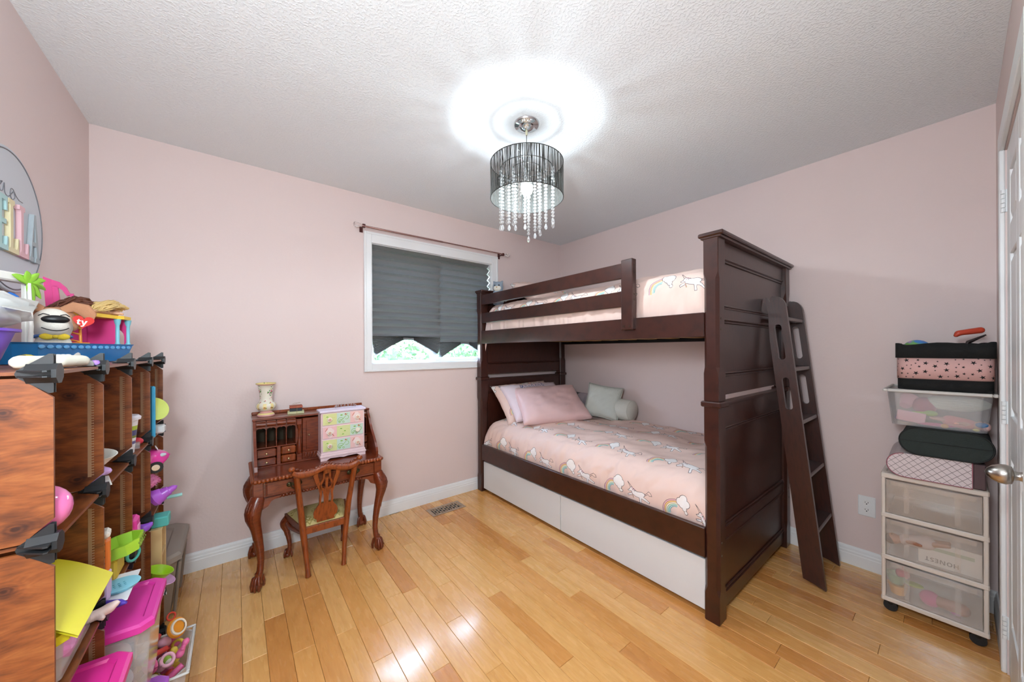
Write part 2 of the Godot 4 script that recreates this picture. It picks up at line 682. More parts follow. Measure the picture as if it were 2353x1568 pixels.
func damask_image() -> Image:
	var im := Image.create(512, 512, false, Image.FORMAT_RGB8)
	im.fill(Color("c6b478"))
	var dark := Color("9a8744")
	var pale := Color("ddd0a0")
	for k in 2:
		var o := Vector2(128 + 256 * k, 128 + 256 * k)
		for s in [-1, 1]:
			var spiral := []
			for i in 40:
				var a := i * 0.22
				spiral.append(o + Vector2(s * (30 + cos(a) * (78 - i * 1.7)), sin(a) * (78 - i * 1.7)))
			stroke(im, spiral, 15, dark)
			stroke(im, [o + Vector2(0, 110), o + Vector2(s * 60, 70), o + Vector2(s * 110, 100), o + Vector2(s * 122, 40)], 12, dark)
			for i in 6:
				disc(im, o + Vector2(s * (40 + i * 12), -90 - sin(i) * 20), 6, pale)
		disc(im, o, 22, pale)
		stroke(im, [o + Vector2(0, -100), o + Vector2(0, -30)], 14, dark)
	return im

# reclaimed-wood print of the shelf panels: horizontal grain with knots
func rustic_image() -> Image:
	var n := 384
	var im := Image.create(n, n, false, Image.FORMAT_RGB8)
	var fine := FastNoiseLite.new()
	fine.seed = 5
	fine.frequency = 0.012
	fine.fractal_octaves = 4
	var broad := FastNoiseLite.new()
	broad.seed = 12
	broad.frequency = 0.009
	var knots := [Vector3(0.62, 0.60, 0.13), Vector3(0.16, 0.34, 0.10), Vector3(0.86, 0.90, 0.08), Vector3(0.30, 0.86, 0.06), Vector3(0.82, 0.2, 0.06)]
	var c0 := Color("36190f")
	var c1 := Color("7e431d")
	var c2 := Color("a86b38")
	for y in n:
		for x in n:
			var p := Vector2(float(x) / n, float(y) / n)
			var warp := 0.0
			var dark := 0.0
			for k in knots:
				var d: float = Vector2((p.x - k.x) * 0.75, p.y - k.y).length() / k.z
				warp += exp(-d * d * 0.6) * 26.0 * signf(p.y - k.y) * minf(1.0, d)
				dark += exp(-d * d * 3.5) * (0.75 + 0.25 * sin(d * 22.0))
				dark += exp(-d * d * 0.7) * 0.16 * (0.5 + 0.5 * sin(d * 16.0))
			var g := fine.get_noise_2d(x * 1.6, (y + warp) * 14.0) * 0.5 + 0.5
			var b := broad.get_noise_2d(x * 1.0, y * 2.6) * 0.5 + 0.5
			var t := clampf(g * 0.30 + b * 0.62 + 0.04 - dark * 0.55, 0.0, 1.0)
			im.set_pixel(x, y, c0.lerp(c1, t * 2.0) if t < 0.5 else c1.lerp(c2, t * 2.0 - 1.0))
	return im

# ---------------------------------------------------------------- room shell
func build_room():
	var wp: Material = mats["wall_paint"]
	var t := 0.14
	# back wall with the window opening
	var st := mb()
	bxr(st, -W - t, -2.05, 0, H, -t, 0)
	bxr(st, -0.94, t, 0, H, -t, 0)
	bxr(st, -2.05, -0.94, 0, 1.172, -t, 0)
	bxr(st, -2.05, -0.94, 2.092, H, -t, 0)
	struct("wall_back", st, wp, "pink painted wall with the window")
	st = mb()
	bxr(st, 0, t, 0, H, 0, D + 0.12)
	struct("wall_right", st, wp, "pink painted wall beside the bunk bed")
	st = mb()
	bxr(st, -W - t, -W, 0, H, 0, D + 0.12)
	struct("wall_left", st, wp, "pink painted wall behind the cube shelf")
	# front wall: entry doorway to the hallway (where the picture is taken) and closet door opening
	st = mb()
	bxr(st, -W, -3.3, 0, H, D, D + 0.12)
	bxr(st, -2.48, -1.262, 0, H, D, D + 0.12)
	bxr(st, -0.498, 0, 0, H, D, D + 0.12)
	bxr(st, -3.3, -2.48, 2.04, H, D, D + 0.12)
	bxr(st, -1.262, -0.498, 2.042, H, D, D + 0.12)
	bxr(st, -1.262, -0.498, -0.012, 2.042, D + 0.07, D + 0.12)  # unseen backing behind the closet door, stops daylight leaking in under it
	struct("wall_front", st, wp, "pink painted wall with the white closet door")
	st = mb()
	bxr(st, -W - t, t, H, H + 0.12, -t, D + 1.6)
	struct("ceiling", st, mats["ceiling_paint"], "white stippled ceiling")
	# floor: slab with maple boards on it
	st = mb()
	# slab with the duct opening of the register
	var hx0 := -1.645
	var hx1 := -1.413
	var hz0 := 0.150
	var hz1 := 0.238
	bxr(st, -W - t, hx0, -0.14, -0.012, -t, D + 1.6)
	bxr(st, hx1, t, -0.14, -0.012, -t, D + 1.6)
	bxr(st, hx0, hx1, -0.14, -0.012, -t, hz0)
	bxr(st, hx0, hx1, -0.14, -0.012, hz1, D + 1.6)
	var fl := struct("floor", st, mats["floor_joint"], "maple strip floor")
	var pw := 0.08305
	var x := -3.085 - pw * 5
	var r := RandomNumberGenerator.new()
	r.seed = 44
	var row := 0
	while x < 0.0:
		var x0 := maxf(x, -W)
		var x1 := minf(x + pw, 0.0)
		if x1 - x0 > 0.01:
			var z := -r.randf_range(0.0, 0.7)
			while z < D + 0.12:
				var l := r.randf_range(0.32, 1.05)
				var z0 := maxf(z, 0.0)
				var z1 := minf(z + l, D + 0.12)
				if z1 - z0 > 0.02:
					var tone := r.randi_range(0, 6)
					var cuts := [[x0, x1, z0, z1]]
					if x1 > hx0 and x0 < hx1 and z1 > hz0 and z0 < hz1:
						cuts = [[x0, x1, z0, hz0], [x0, x1, hz1, z1], [x0, hx0, maxf(z0, hz0), minf(z1, hz1)], [hx1, x1, maxf(z0, hz0), minf(z1, hz1)]]
					for c in cuts:
						if c[1] - c[0] > 0.008 and c[3] - c[2] > 0.008:
							st = mb()
							bx(st, Vector3.ZERO, Vector3(c[1] - c[0] - 0.001, 0.012, c[3] - c[2] - 0.001), 0.0011)
							obj("plank", st, mats["maple_%d" % tone], fl, T((c[0] + c[1]) / 2, -0.006, (c[2] + c[3]) / 2))
				z += l
		x += pw
		row += 1
	# unseen hallway behind the doorway, holds the light source below
	st = mb()
	bxr(st, -W - t, -W, 0, H, D + 0.12, D + 1.6)
	bxr(st, -1.4, -1.26, 0, H, D + 0.12, D + 1.6)
	bxr(st, -W, -1.4, 0, 0.25, D + 1.5, D + 1.6)
	bxr(st, -W, -1.4, 2.25, H, D + 1.5, D + 1.6)
	bxr(st, -W, -3.35, 0.25, 2.25, D + 1.5, D + 1.6)
	bxr(st, -1.6, -1.4, 0.25, 2.25, D + 1.5, D + 1.6)
	struct("wall_hall", st, mats["hall_paint"], "beige wall of the unseen hallway behind the doorway")
	st = mb()
	bxr(st, -W, -1.4, -0.012, 0, D + 0.12, D + 1.5)
	struct("floor_hall", st, mats["maple_1"], "maple floor of the unseen hallway")
	# unseen hallway window with a glowing pane, placed to light the room from behind
	var zw := D + 1.5
	st = mb()
	for q in [[-3.35, -3.29, 0.25, 2.25], [-1.66, -1.6, 0.25, 2.25], [-3.29, -1.66, 0.25, 0.31], [-3.29, -1.66, 2.19, 2.25], [-2.5, -2.45, 0.31, 2.19]]:
		bxr(st, q[0], q[1], q[2], q[3], zw - 0.02, zw + 0.08, 0.004)
	var hw := struct("unseen_window_2", st, mats["trim_white"], "unseen hallway window lighting the room from behind the camera")
	var gm := mat("unseen_window_glow", Color(0.9, 0.92, 0.94), 0.8)
	gm.emission_enabled = true
	gm.emission = HALL_LIGHT_COLOR
	gm.emission_energy_multiplier = 1.6
	st = mb()
	bxr(st, -3.29, -1.66, 0.31, 2.19, zw + 0.03, zw + 0.034)
	obj("glow_pane", st, gm, hw)
	var al := AreaLight3D.new()
	al.name = "unseen_hall_light"
	al.area_size = Vector2(1.62, 1.86)
	al.light_energy = UNSEEN_HALL_ENERGY
	al.light_color = HALL_LIGHT_COLOR
	al.area_range = 14.0
	al.area_attenuation = 2.0
	al.shadow_enabled = true
	al.transform = Transform3D(Basis(), Vector3(-2.475, 1.25, zw - 0.03))
	add_child(al)
	# baseboards
	base_board("baseboard_back", Vector3(-W, 0, 0), Vector3(0, 0, 0), Vector3.BACK)
	base_board("baseboard_right", Vector3(0, 0, 0), Vector3(0, 0, D), Vector3.LEFT)
	base_board("baseboard_left", Vector3(-W, 0, D), Vector3(-W, 0, 0), Vector3.RIGHT)
	base_board("baseboard_front", Vector3(-1.345, 0, D), Vector3(-2.41, 0, D), Vector3.FORWARD)
	base_board("baseboard_corner", Vector3(0, 0, D), Vector3(-0.415, 0, D), Vector3.FORWARD)
	# entry casing
	st = mb()
	bxr(st, -2.48, -2.41, 0, 2.04, D - 0.016, D, 0.004)
	bxr(st, -3.37, -3.3, 0, 2.04, D - 0.016, D, 0.004)
	bxr(st, -3.37, -2.41, 2.04, 2.11, D - 0.016, D, 0.004)
	struct("trim_1", st, mats["trim_white"], "white casing round the entry doorway")

func base_board(called: String, a: Vector3, b: Vector3, out: Vector3):
	# profile: x = out from the wall, y = height
	var prof := PackedVector2Array([Vector2(0, 0), Vector2(0.013, 0), Vector2(0.013, 0.062), Vector2(0.0115, 0.066), Vector2(0.0115, 0.078), Vector2(0.0095, 0.083), Vector2(0.008, 0.096), Vector2(0.005, 0.106), Vector2(0, 0.108)])
	var st := mb()
	var d := (b - a).normalized()
	# basis: local x = out, local y = up, local z along the wall
	var zz := out.cross(Vector3.UP)
	var xf := Transform3D(Basis(out, Vector3.UP, zz), a)
	var l := (b - a).dot(zz)
	prism(st, prof, minf(0, l), maxf(0, l), xf)
	struct(called, st, mats["trim_white"], "white moulded baseboard")

# ---------------------------------------------------------------- window with sliding sashes and two pleated blinds
func build_window():
	var wt: Material = mats["trim_white"]
	var st := mb()
	var x0 := -2.05
	var x1 := -0.94
	var y0 := 1.172
	var y1 := 2.092
	# jamb liner
	bxr(st, x0, x0 + 0.01, y0, y1, -0.14, 0.0)
	bxr(st, x1 - 0.01, x1, y0, y1, -0.14, 0.0)
	bxr(st, x0, x1, y0, y0 + 0.01, -0.14, 0.0)
	bxr(st, x0, x1, y1 - 0.01, y1, -0.14, 0.0)
	var win := struct("window_1", st, wt, "white framed sliding window behind grey pleated blinds")
	# casing: four mitred-looking boards with a back band
	var boards := [[x0 - 0.052, x0 + 0.004, y0 - 0.058, y1 + 0.075], [x1 - 0.004, x1 + 0.065, y0 - 0.058, y1 + 0.075], [x0 + 0.004, x1 - 0.004, y1 - 0.004, y1 + 0.075], [x0 + 0.004, x1 - 0.004, y0 - 0.058, y0 + 0.004]]
	for b in boards:
		st = mb()
		bxr(st, b[0], b[1], b[2], b[3], 0.0, 0.014, 0.003)
		obj("casing", st, wt, win)
	st = mb()
	bxr(st, x0 - 0.052, x0 - 0.036, y0 - 0.058, y1 + 0.075, 0.014, 0.021, 0.003)
	bxr(st, x1 + 0.049, x1 + 0.065, y0 - 0.058, y1 + 0.075, 0.014, 0.021, 0.003)
	bxr(st, x0 - 0.036, x1 + 0.049, y1 + 0.059, y1 + 0.075, 0.014, 0.021, 0.003)
	bxr(st, x0 - 0.036, x1 + 0.049, y0 - 0.058, y0 - 0.042, 0.014, 0.021, 0.003)
	obj("back_band", st, wt, win)
	# sashes
	var vw: Material = mats["vinyl_white"]
	var xm := (x0 + x1) / 2
	for i in 2:
		var a := x0 + 0.01 if i == 0 else xm - 0.02
		var b := xm + 0.02 if i == 0 else x1 - 0.01
		var z := -0.125 if i == 0 else -0.098
		st = mb()
		bxr(st, a, a + 0.035, y0 + 0.01, y1 - 0.01, z, z + 0.024, 0.003)
		bxr(st, b - 0.035, b, y0 + 0.01, y1 - 0.01, z, z + 0.024, 0.003)
		bxr(st, a + 0.035, b - 0.035, y0 + 0.01, y0 + (0.022 if i == 0 else 0.04), z, z + 0.024, 0.003)
		bxr(st, a + 0.035, b - 0.035, y1 - 0.045, y1 - 0.01, z, z + 0.024, 0.003)
		var sash := obj("sash", st, vw, win)
		st = mb()
		bxr(st, a + 0.035, b - 0.035, y0 + 0.022, y1 - 0.045, z + 0.010, z + 0.014)
		obj("pane", st, mats["window_glass"], sash)
	# blinds
	pleated_blind(-2.040, -1.466, -0.020, 1.375, "grey pleated paper blind reaching from the left window jamb to the middle", 0.0)
	pleated_blind(-1.480, -0.952, -0.038, 1.345, "grey pleated paper blind whose end hides behind the bunk bed", 0.012)

func pleated_blind(x0: float, x1: float, z: float, yb: float, label: String, wav: float):
	var top := 2.086
	var b := thing("pleated_blind", label, "blind", T((x0 + x1) / 2, top, z), "pleated blinds in the window")
	var w := (x1 - x0) / 2
	var st := mb()
	var hgt := top - yb
	var n := roundi(hgt / 0.029)
	var f := func(u: float, v: float) -> Vector3:
		var k := v * n
		var fold := absf(fmod(k, 2.0) - 1.0) - 0.5
		var dx := wav * sin(v * 9.0) * 0.3 + (0.003 * sin(k * PI))
		return Vector3(lerpf(-w, w, u) + (dx if u < 0.5 else -dx), -hgt * v + 0.002 * sin(u * 3.0), fold * 0.044)
	var m: Material = mats["pleated_grey"]
	# hard creases: one strip per fold
	st.set_smooth_group(-1)
	for i in n:
		for j in 8:
			var a: Vector3 = f.call(j / 8.0, float(i) / n)
			var c: Vector3 = f.call((j + 1) / 8.0, float(i) / n)
			var d: Vector3 = f.call((j + 1) / 8.0, float(i + 1) / n)
			var e: Vector3 = f.call(j / 8.0, float(i + 1) / n)
			quad(st, e, d, c, a)
	obj("pleats", st, m, b)
	# gathered fan at the foot, clipped together in the middle
	st = mb()
	var layers := 22
	var low := func(u: float) -> float:
		var s := absf(u * 2.0 - 1.0)
		if s < 0.14:
			return 0.016
		return 0.016 + 0.125 * (s - 0.14) / 0.80 if s < 0.94 else 0.141 - 0.4 * (s - 0.94)
	var spread := func(u: float, k: float) -> float:
		var s := u * 2.0 - 1.0
		return w * s * (1.0 - 0.05 * k * smoothstep(0.5, 1.0, absf(s)))
	for i in layers:
		for j in 24:
			var pt := []
			for q in [[j, i], [j + 1, i], [j + 1, i + 1], [j, i + 1]]:
				var u: float = q[0] / 24.0
				var k: float = float(q[1]) / layers
				pt.append(Vector3(spread.call(u, k), -hgt + 0.014 - (low.call(u) + 0.014) * k, (0.009 if q[1] % 2 else -0.009)))
			quad(st, pt[3], pt[2], pt[1], pt[0])
	obj("gathered_fan", st, m, b)
	st = mb()
	bx(st, Vector3(0, -hgt - 0.006, 0.0), Vector3(0.09, 0.016, 0.026), 0.003)
	obj("clip", st, mat("blind_clip", Color("6a6a6a"), 0.5), b)
	st = mb()
	bx(st, Vector3(0, 0.002, 0), Vector3(w * 2, 0.012, 0.024), 0.002)
	obj("head_strip", st, m, b)

func build_curtain_rod():
	var o := thing("curtain_rod", "slim rose metal curtain rod with faceted crystal finials above the window", "curtain rod", T(-1.487, 2.182, 0.075))
	var m: Material = mat("rose_metal", Color("b08a84"), 0.25, 0.85)
	var st := mb()
	tube(st, [Vector3(-0.645, -0.003, 0), Vector3(0, 0.0, 0)], 0.0075, 14)
	obj("rod", st, m, o)
	st = mb()
	tube(st, [Vector3(0, 0, 0), Vector3(0.645, 0.003, 0)], 0.0058, 14)
	obj("inner_rod", st, m, o)
	for s in [-1, 1]:
		st = mb()
		bx(st, Vector3(s * 0.632, 0, -0.004), Vector3(0.022, 0.026, 0.022), 0.003)
		bx(st, Vector3(s * 0.632, 0, -0.040), Vector3(0.010, 0.010, 0.060), 0.002)
		bx(st, Vector3(s * 0.632, -0.004, -0.072), Vector3(0.024, 0.05, 0.005), 0.001)
		obj("bracket", st, mat("dark_rose_metal", Color("5f3b39"), 0.3, 0.8), o)
		st = mb()
		var xf := T(s * 0.645, 0, 0, 0, 0, -90 * s)
		st.set_smooth_group(-1)
		lathe(st, [Vector2(0, 0), Vector2(0.008, 0.0), Vector2(0.010, 0.006), Vector2(0.019, 0.044), Vector2(0.012, 0.056), Vector2(0, 0.060)], 8, xf, 0.0, true)
		obj("finial", st, mats["crystal"], o)

# ---------------------------------------------------------------- six-panel closet door in the front wall
func build_closet_door():
	var wt: Material = mats["door_white"]
	var x0 := -1.258
	var x1 := -0.502
	var st := mb()
	bxr(st, x0, x1, 0.012, 2.036, D + 0.012, D + 0.03)
	# stiles and rails, proud of the panels
	var zf := D + 0.004
	var xa := [x0, x0 + 0.105, x0 + 0.34, x0 + 0.416, x1 - 0.105, x1]
	bxr(st, x0, xa[1], 0.012, 2.036, zf, D + 0.02, 0.002)
	bxr(st, xa[2], xa[3], 0.012, 2.036, zf, D + 0.02, 0.002)
	bxr(st, xa[4], x1, 0.012, 2.036, zf, D + 0.02, 0.002)
	var ys := [[0.012, 0.24], [0.86, 1.02], [1.62, 1.73], [1.93, 2.036]]
	for y in ys:
		bxr(st, xa[1], xa[2], y[0], y[1], zf, D + 0.02, 0.002)
		bxr(st, xa[3], xa[4], y[0], y[1], zf, D + 0.02, 0.002)
	var door := struct("door_1", st, wt, "white six-panel closet door with a satin knob", "door")
	for c in [[xa[1], xa[2]], [xa[3], xa[4]]]:
		for y in [[0.24, 0.86], [1.02, 1.62], [1.73, 1.93]]:
			st = mb()
			var cx: float = (c[0] + c[1]) / 2
			var cy: float = (y[0] + y[1]) / 2
			var hx: float = (c[1] - c[0]) / 2 - 0.006
			var hy: float = (y[1] - y[0]) / 2 - 0.006
			loft(st, [[0.0, hx, hy, 0.001], [0.001, hx - 0.004, hy - 0.004, 0.001], [0.008, hx - 0.03, hy - 0.03, 0.001]], Transform3D(Basis(Vector3.RIGHT, Vector3.FORWARD, Vector3.UP), Vector3(cx, cy, D + 0.0125)))
			obj("panel", st, wt, door)
	# casing
	for b in [[x0 - 0.07, x0 - 0.006, 0.0, 2.046], [x1 + 0.006, x1 + 0.078, 0.0, 2.046], [x0 - 0.07, x1 + 0.078, 2.046, 2.116]]:
		st = mb()
		bxr(st, b[0], b[1], b[2], b[3], D - 0.014, D, 0.003)
		obj("casing", st, wt, door)
	# hinges at the right edge
	for y in [0.18, 1.02, 1.845]:
		st = mb()
		bxr(st, x1 + 0.001, x1 + 0.02, y - 0.044, y + 0.044, D - 0.002, D + 0.006, 0.001)
		for k in 5:
			tube(st, [Vector3(x1 + 0.003, y - 0.044 + k * 0.0178, D - 0.005), Vector3(x1 + 0.003, y - 0.028 + k * 0.0178, D - 0.005)], 0.0065, 10)
		obj("hinge", st, wt, door)
	# egg-shaped satin nickel knob
	st = mb()
	lathe(st, [Vector2(0.0, -0.001), Vector2(0.033, 0.0), Vector2(0.033, 0.003), Vector2(0.026, 0.008), Vector2(0.013, 0.012), Vector2(0.011, 0.02), Vector2(0.0125, 0.027), Vector2(0.0235, 0.030), Vector2(0.027, 0.040), Vector2(0.0255, 0.052), Vector2(0.019, 0.064), Vector2(0.010, 0.072), Vector2(0, 0.075)], 32, Transform3D(Basis(Vector3.RIGHT, Vector3.FORWARD, Vector3.UP), Vector3(x0 + 0.06, 0.925, D + 0.004)), 60.0)
	obj("knob", st, mats["brushed_nickel"], door)

func build_small_fixtures():
	# floor register
	var v := thing("floor_vent", "beige metal floor register with a pierced pattern by the back wall", "vent", T(-1.529, 0.0, 0.194))
	var m := mat("vent_beige", Color("a8917c"), 0.4, 0.2)
	# plate with pierced holes: bars around a grid of openings
	var st := mb()
	bxr(st, -0.143, 0.143, 0.0, 0.004, -0.07, -0.046, 0.0012)
	bxr(st, -0.143, 0.143, 0.0, 0.004, 0.046, 0.07, 0.0012)
	bxr(st, -0.143, -0.118, 0.0, 0.004, -0.046, 0.046, 0.0012)
	bxr(st, 0.118, 0.143, 0.0, 0.004, -0.046, 0.046, 0.0012)
	obj("plate", st, m, v)
	st = mb()
	# lattice of short crossing bars with little bosses
	for i in 11:
		var xx := -0.105 + i * 0.021
		for k in 4:
			var zz := -0.034 + k * 0.0228
			var even := (i + k) % 2 == 0
			bx(st, Vector3(xx, 0.0022, zz), Vector3(0.0085 if even else 0.006, 0.0026, 0.024), 0.0008, T(0, 0, 0))
			bx(st, Vector3(xx + 0.0105, 0.0022, zz + (0.0114 if even else 0.0)), Vector3(0.022, 0.0026, 0.0065), 0.0008)
	tube(st, [Vector3(-0.118, 0.002, -0.046), Vector3(-0.118, 0.002, 0.046)], 0.0016, 6)
	obj("grille", st, m, v)
	st = mb()
	# sheet-metal boot that drops below the floor
	bxr(st, -0.116, -0.114, -0.135, -0.001, -0.044, 0.044)
	bxr(st, 0.114, 0.116, -0.135, -0.001, -0.044, 0.044)
	bxr(st, -0.114, 0.114, -0.135, -0.001, -0.044, -0.042)
	bxr(st, -0.114, 0.114, -0.135, -0.001, 0.042, 0.044)
	bxr(st, -0.114, 0.114, -0.137, -0.135, -0.044, 0.044)
	obj("duct", st, mat("galvanised_steel", Color("8f9192"), 0.5, 0.6), v)
	# wall outlet on the right wall
	var o := thing("wall_outlet", "white duplex wall outlet beside the plastic drawer cart", "outlet", Transform3D(Basis(Vector3.FORWARD, Vector3.UP, Vector3.LEFT), Vector3(0, 0.364, 2.416)))
	st = mb()
	bx(st, Vector3(0, 0, 0.003), Vector3(0.072, 0.115, 0.006), 0.0025)
	obj("cover_plate", st, mats["trim_white"], o)
	for s in [-1, 1]:
		st = mb()
		lathe(st, [Vector2(0.0, -0.001), Vector2(0.0172, -0.001), Vector2(0.0165, 0.0022), Vector2(0, 0.0022)], 24, Transform3D(Basis(Vector3.RIGHT, Vector3.BACK, Vector3.DOWN), Vector3(0, s * 0.0205, 0.0062)))
		var r := obj("receptacle", st, mat("outlet_white", Color("f2f2f2"), 0.3), o)
		st = mb()
		bx(st, Vector3(-0.006, s * 0.0205 + 0.003, 0.0085), Vector3(0.002, 0.008, 0.0008))
		bx(st, Vector3(0.006, s * 0.0205 + 0.003, 0.0085), Vector3(0.002, 0.007, 0.0008))
		bx(st, Vector3(0, s * 0.0205 - 0.006, 0.0085), Vector3(0.005, 0.005, 0.0008))
		obj("slot", st, mat("slot_shade", Color("2a2a2a"), 0.8), r)  # dark boxes stand for the shade inside the openings

# ---------------------------------------------------------------- pendant
func build_pendant():
	var o := thing("pendant_lamp", "drum pendant lamp of dark threads with hanging crystal strands", "lamp", T(LAMP.x, LAMP.y, LAMP.z))
	var st := mb()
	lathe(st, [Vector2(0, -0.036), Vector2(0.012, -0.035), Vector2(0.028, -0.029), Vector2(0.040, -0.018), Vector2(0.043, -0.014), Vector2(0.060, -0.012), Vector2(0.064, -0.008), Vector2(0.066, 0.0)], 40, Transform3D(), 50.0)
	obj("canopy", st, mats["chrome"], o)
	st = mb()
	lathe(st, [Vector2(0, -0.060), Vector2(0.0055, -0.058), Vector2(0.007, -0.034), Vector2(0, -0.034)], 12)
	obj("strain_relief", st, mat("clear_nylon", Color("c9c6a8"), 0.3), o)
	st = mb()
	tube(st, [Vector3(0, -0.05, 0), Vector3(0, -0.235, 0)], 0.0022, 8)
	obj("cord", st, mat("cord_grey", Color("6f706c"), 0.4, 0.3), o)
	# shade: two wire rings, film, threads
	var R := 0.187
	var yt := 2.233 - LAMP.y
	var yb := 2.053 - LAMP.y
	var shade := Node3D.new()
	shade.name = "shade"
	o.add_child(shade)
	st = mb()
	for y in [yt, yb]:
		var ring := []
		for i in 49:
			ring.append(Vector3(R * cos(TAU * i / 48), y, R * sin(TAU * i / 48)))
		tube(st, ring, 0.002, 6, Transform3D(), false)
	obj("wire_ring", st, mat("ring_dark", Color("2c2c2a"), 0.4, 0.5), shade)
	st = mb()
	var r := RandomNumberGenerator.new()
	r.seed = 90
	st.set_smooth_group(-1)
	for i in 330:
		var a := TAU * (i + r.randf_range(-0.4, 0.4)) / 330.0
		var b := a + r.randf_range(-0.05, 0.05)
		var w := r.randf_range(0.0007, 0.0016)
		var rr := R + 0.0005 + r.randf_range(-0.0003, 0.001)
		var p0 := Vector3(cos(a) * rr, yb, sin(a) * rr)
		var p1 := Vector3(cos(b) * rr, yt, sin(b) * rr)
		var t0 := Vector3(-sin(a), 0, cos(a)) * w
		var t1 := Vector3(-sin(b), 0, cos(b)) * w
		quad(st, p0 + t0, p0 - t0, p1 - t1, p1 + t1)
	# wider bunches
	for i in 46:
		var a := TAU * (i + r.randf_range(-0.45, 0.45)) / 46.0
		var b := a + r.randf_range(-0.12, 0.12)
		var w := r.randf_range(0.001, 0.0032)
		var rr := R + 0.002
		var p0 := Vector3(cos(a) * rr, yb, sin(a) * rr)
		var p1 := Vector3(cos(b) * rr, yt, sin(b) * rr)
		var t0 := Vector3(-sin(a), 0, cos(a)) * w * 0.4
		var t1 := Vector3(-sin(b), 0, cos(b)) * w
		quad(st, p0 + t0, p0 - t0, p1 - t1, p1 + t1)
	var th := mat("thread_dark", Color("22221e"), 0.7)
	tag(obj("threads", st, th, shade), "dark grey vertical threads", "", "", "stuff")
	# sheer film under the threads
	var film := clear("sheer_film", Color("2b2c28"), 0.3, 0.7)
	st = mb()
	st.set_smooth_group(2)
	for i in 64:
		var a := TAU * i / 64
		var b := TAU * ((i + 1) % 64) / 64
		quad(st, Vector3(cos(b) * R, yb, sin(b) * R), Vector3(cos(a) * R, yb, sin(a) * R), Vector3(cos(a) * R, yt, sin(a) * R), Vector3(cos(b) * R, yt, sin(b) * R))
	st.set_smooth_group(-1)
	obj("film", st, film, shade)
	# spider and inner rings that carry the strands
	st = mb()
	var yr := yt - 0.03
	for q in [0.075, 0.135]:
		var ring := []
		for i in 41:
			ring.append(Vector3(q * cos(TAU * i / 40), yr, q * sin(TAU * i / 40)))
		tube(st, ring, 0.003, 6, Transform3D(), false)
	for i in 3:
		var a := TAU * i / 3 + 0.4
		tube(st, [Vector3(0, yr, 0), Vector3(cos(a) * R, yr + 0.01, sin(a) * R)], 0.002, 6)
	lathe(st, [Vector2(0, yr - 0.055), Vector2(0.017, yr - 0.055), Vector2(0.019, yr - 0.01), Vector2(0.012, yr + 0.012), Vector2(0, yr + 0.014)], 16)
	obj("frame", st, mats["chrome"], o)
	# bulb
	var bm := mat("bulb_glow", Color(1, 1, 1), 0.4)
	bm.emission_enabled = true
	bm.emission = Color(1.0, 0.97, 0.9)
	bm.emission_energy_multiplier = 4.0
	st = mb()
	lathe(st, [Vector2(0, -0.058), Vector2(0.016, -0.055), Vector2(0.026, -0.046), Vector2(0.031, -0.032), Vector2(0.031, -0.020), Vector2(0.029, -0.012), Vector2(0.0, -0.011)], 24, T(0, 2.128 - LAMP.y, 0), 60.0)
	obj("bulb", st, bm, o)
	# unseen opaque collar above the bulb, sized to hold its light off the ceiling
	st = mb()
	lathe(st, [Vector2(0.0, -0.0105), Vector2(0.0315, -0.0105), Vector2(0.032, -0.006), Vector2(0.024, 0.016), Vector2(0.014, 0.034), Vector2(0.0, 0.036)], 24, T(0, 2.128 - LAMP.y, 0), 50.0)
	obj("bulb_light_shield", st, mat("bulb_light_shield", Color("dcdcda"), 0.5), o)
	var l := OmniLight3D.new()
	l.name = "pendant_light"
	l.light_energy = LAMP_ENERGY
	l.light_color = LAMP_COLOR
	l.light_size = 0.028
	l.omni_range = 12.0
	l.omni_attenuation = 2.0
	l.shadow_enabled = true
	l.position = Vector3(LAMP.x, 2.079, LAMP.z)
	add_child(l)
	# crystal strands
	var bead := mb()
	bead.set_smooth_group(-1)
	lathe(bead, [Vector2(0, -0.0062), Vector2(0.006, -0.0048), Vector2(0.0098, 0.0), Vector2(0.006, 0.0048), Vector2(0, 0.0078)], 8, Transform3D(), 0.0, true)
	bead.generate_normals()
	var bead_mesh := bead.commit()
	var drop := mb()
	lathe(drop, [Vector2(0, -0.0235), Vector2(0.007, -0.017), Vector2(0.0095, -0.010), Vector2(0.008, -0.003), Vector2(0.0035, 0.008), Vector2(0.0, 0.013)], 6, Transform3D(), 0.0, true)
	drop.generate_normals()
	var drop_mesh := drop.commit()
	var cm: Material = mats["strand_crystal"]
	for i in 18:
		var inner := i >= 12
		var a := TAU * i / 12.0 + 0.12 * sin(i * 2.0) if not inner else TAU * (i - 12) / 6.0 + 0.3
		var rr := 0.135 if not inner else 0.075
		var bottom := 1.915 + r.randf_range(-0.03, 0.04) if not inner else 1.885 + r.randf_range(-0.025, 0.06)
		if i % 5 == 2:
			bottom -= 0.02
		var s := Node3D.new()
		s.name = unique_name(o, "crystal_strand")
		s.position = Vector3(cos(a) * rr, yr, sin(a) * rr)
		s.rotation.y = r.randf() * TAU
		o.add_child(s, true)
		var top := LAMP.y + yr
		var sb := SurfaceTool.new()
		sb.begin(Mesh.PRIMITIVE_TRIANGLES)
		var y := -0.008
		while top + y > bottom + 0.03:
			sb.append_from(bead_mesh, 0, T(0, y, 0, 0, r.randf() * 60.0, 0))
			y -= 0.0175
		var mi := MeshInstance3D.new()
		mi.name = "beads"
		mi.mesh = sb.commit()
		mi.material_override = cm
		s.add_child(mi, true)
		obj("drop", drop_mesh, cm, s, T(0, y - 0.006, 0))

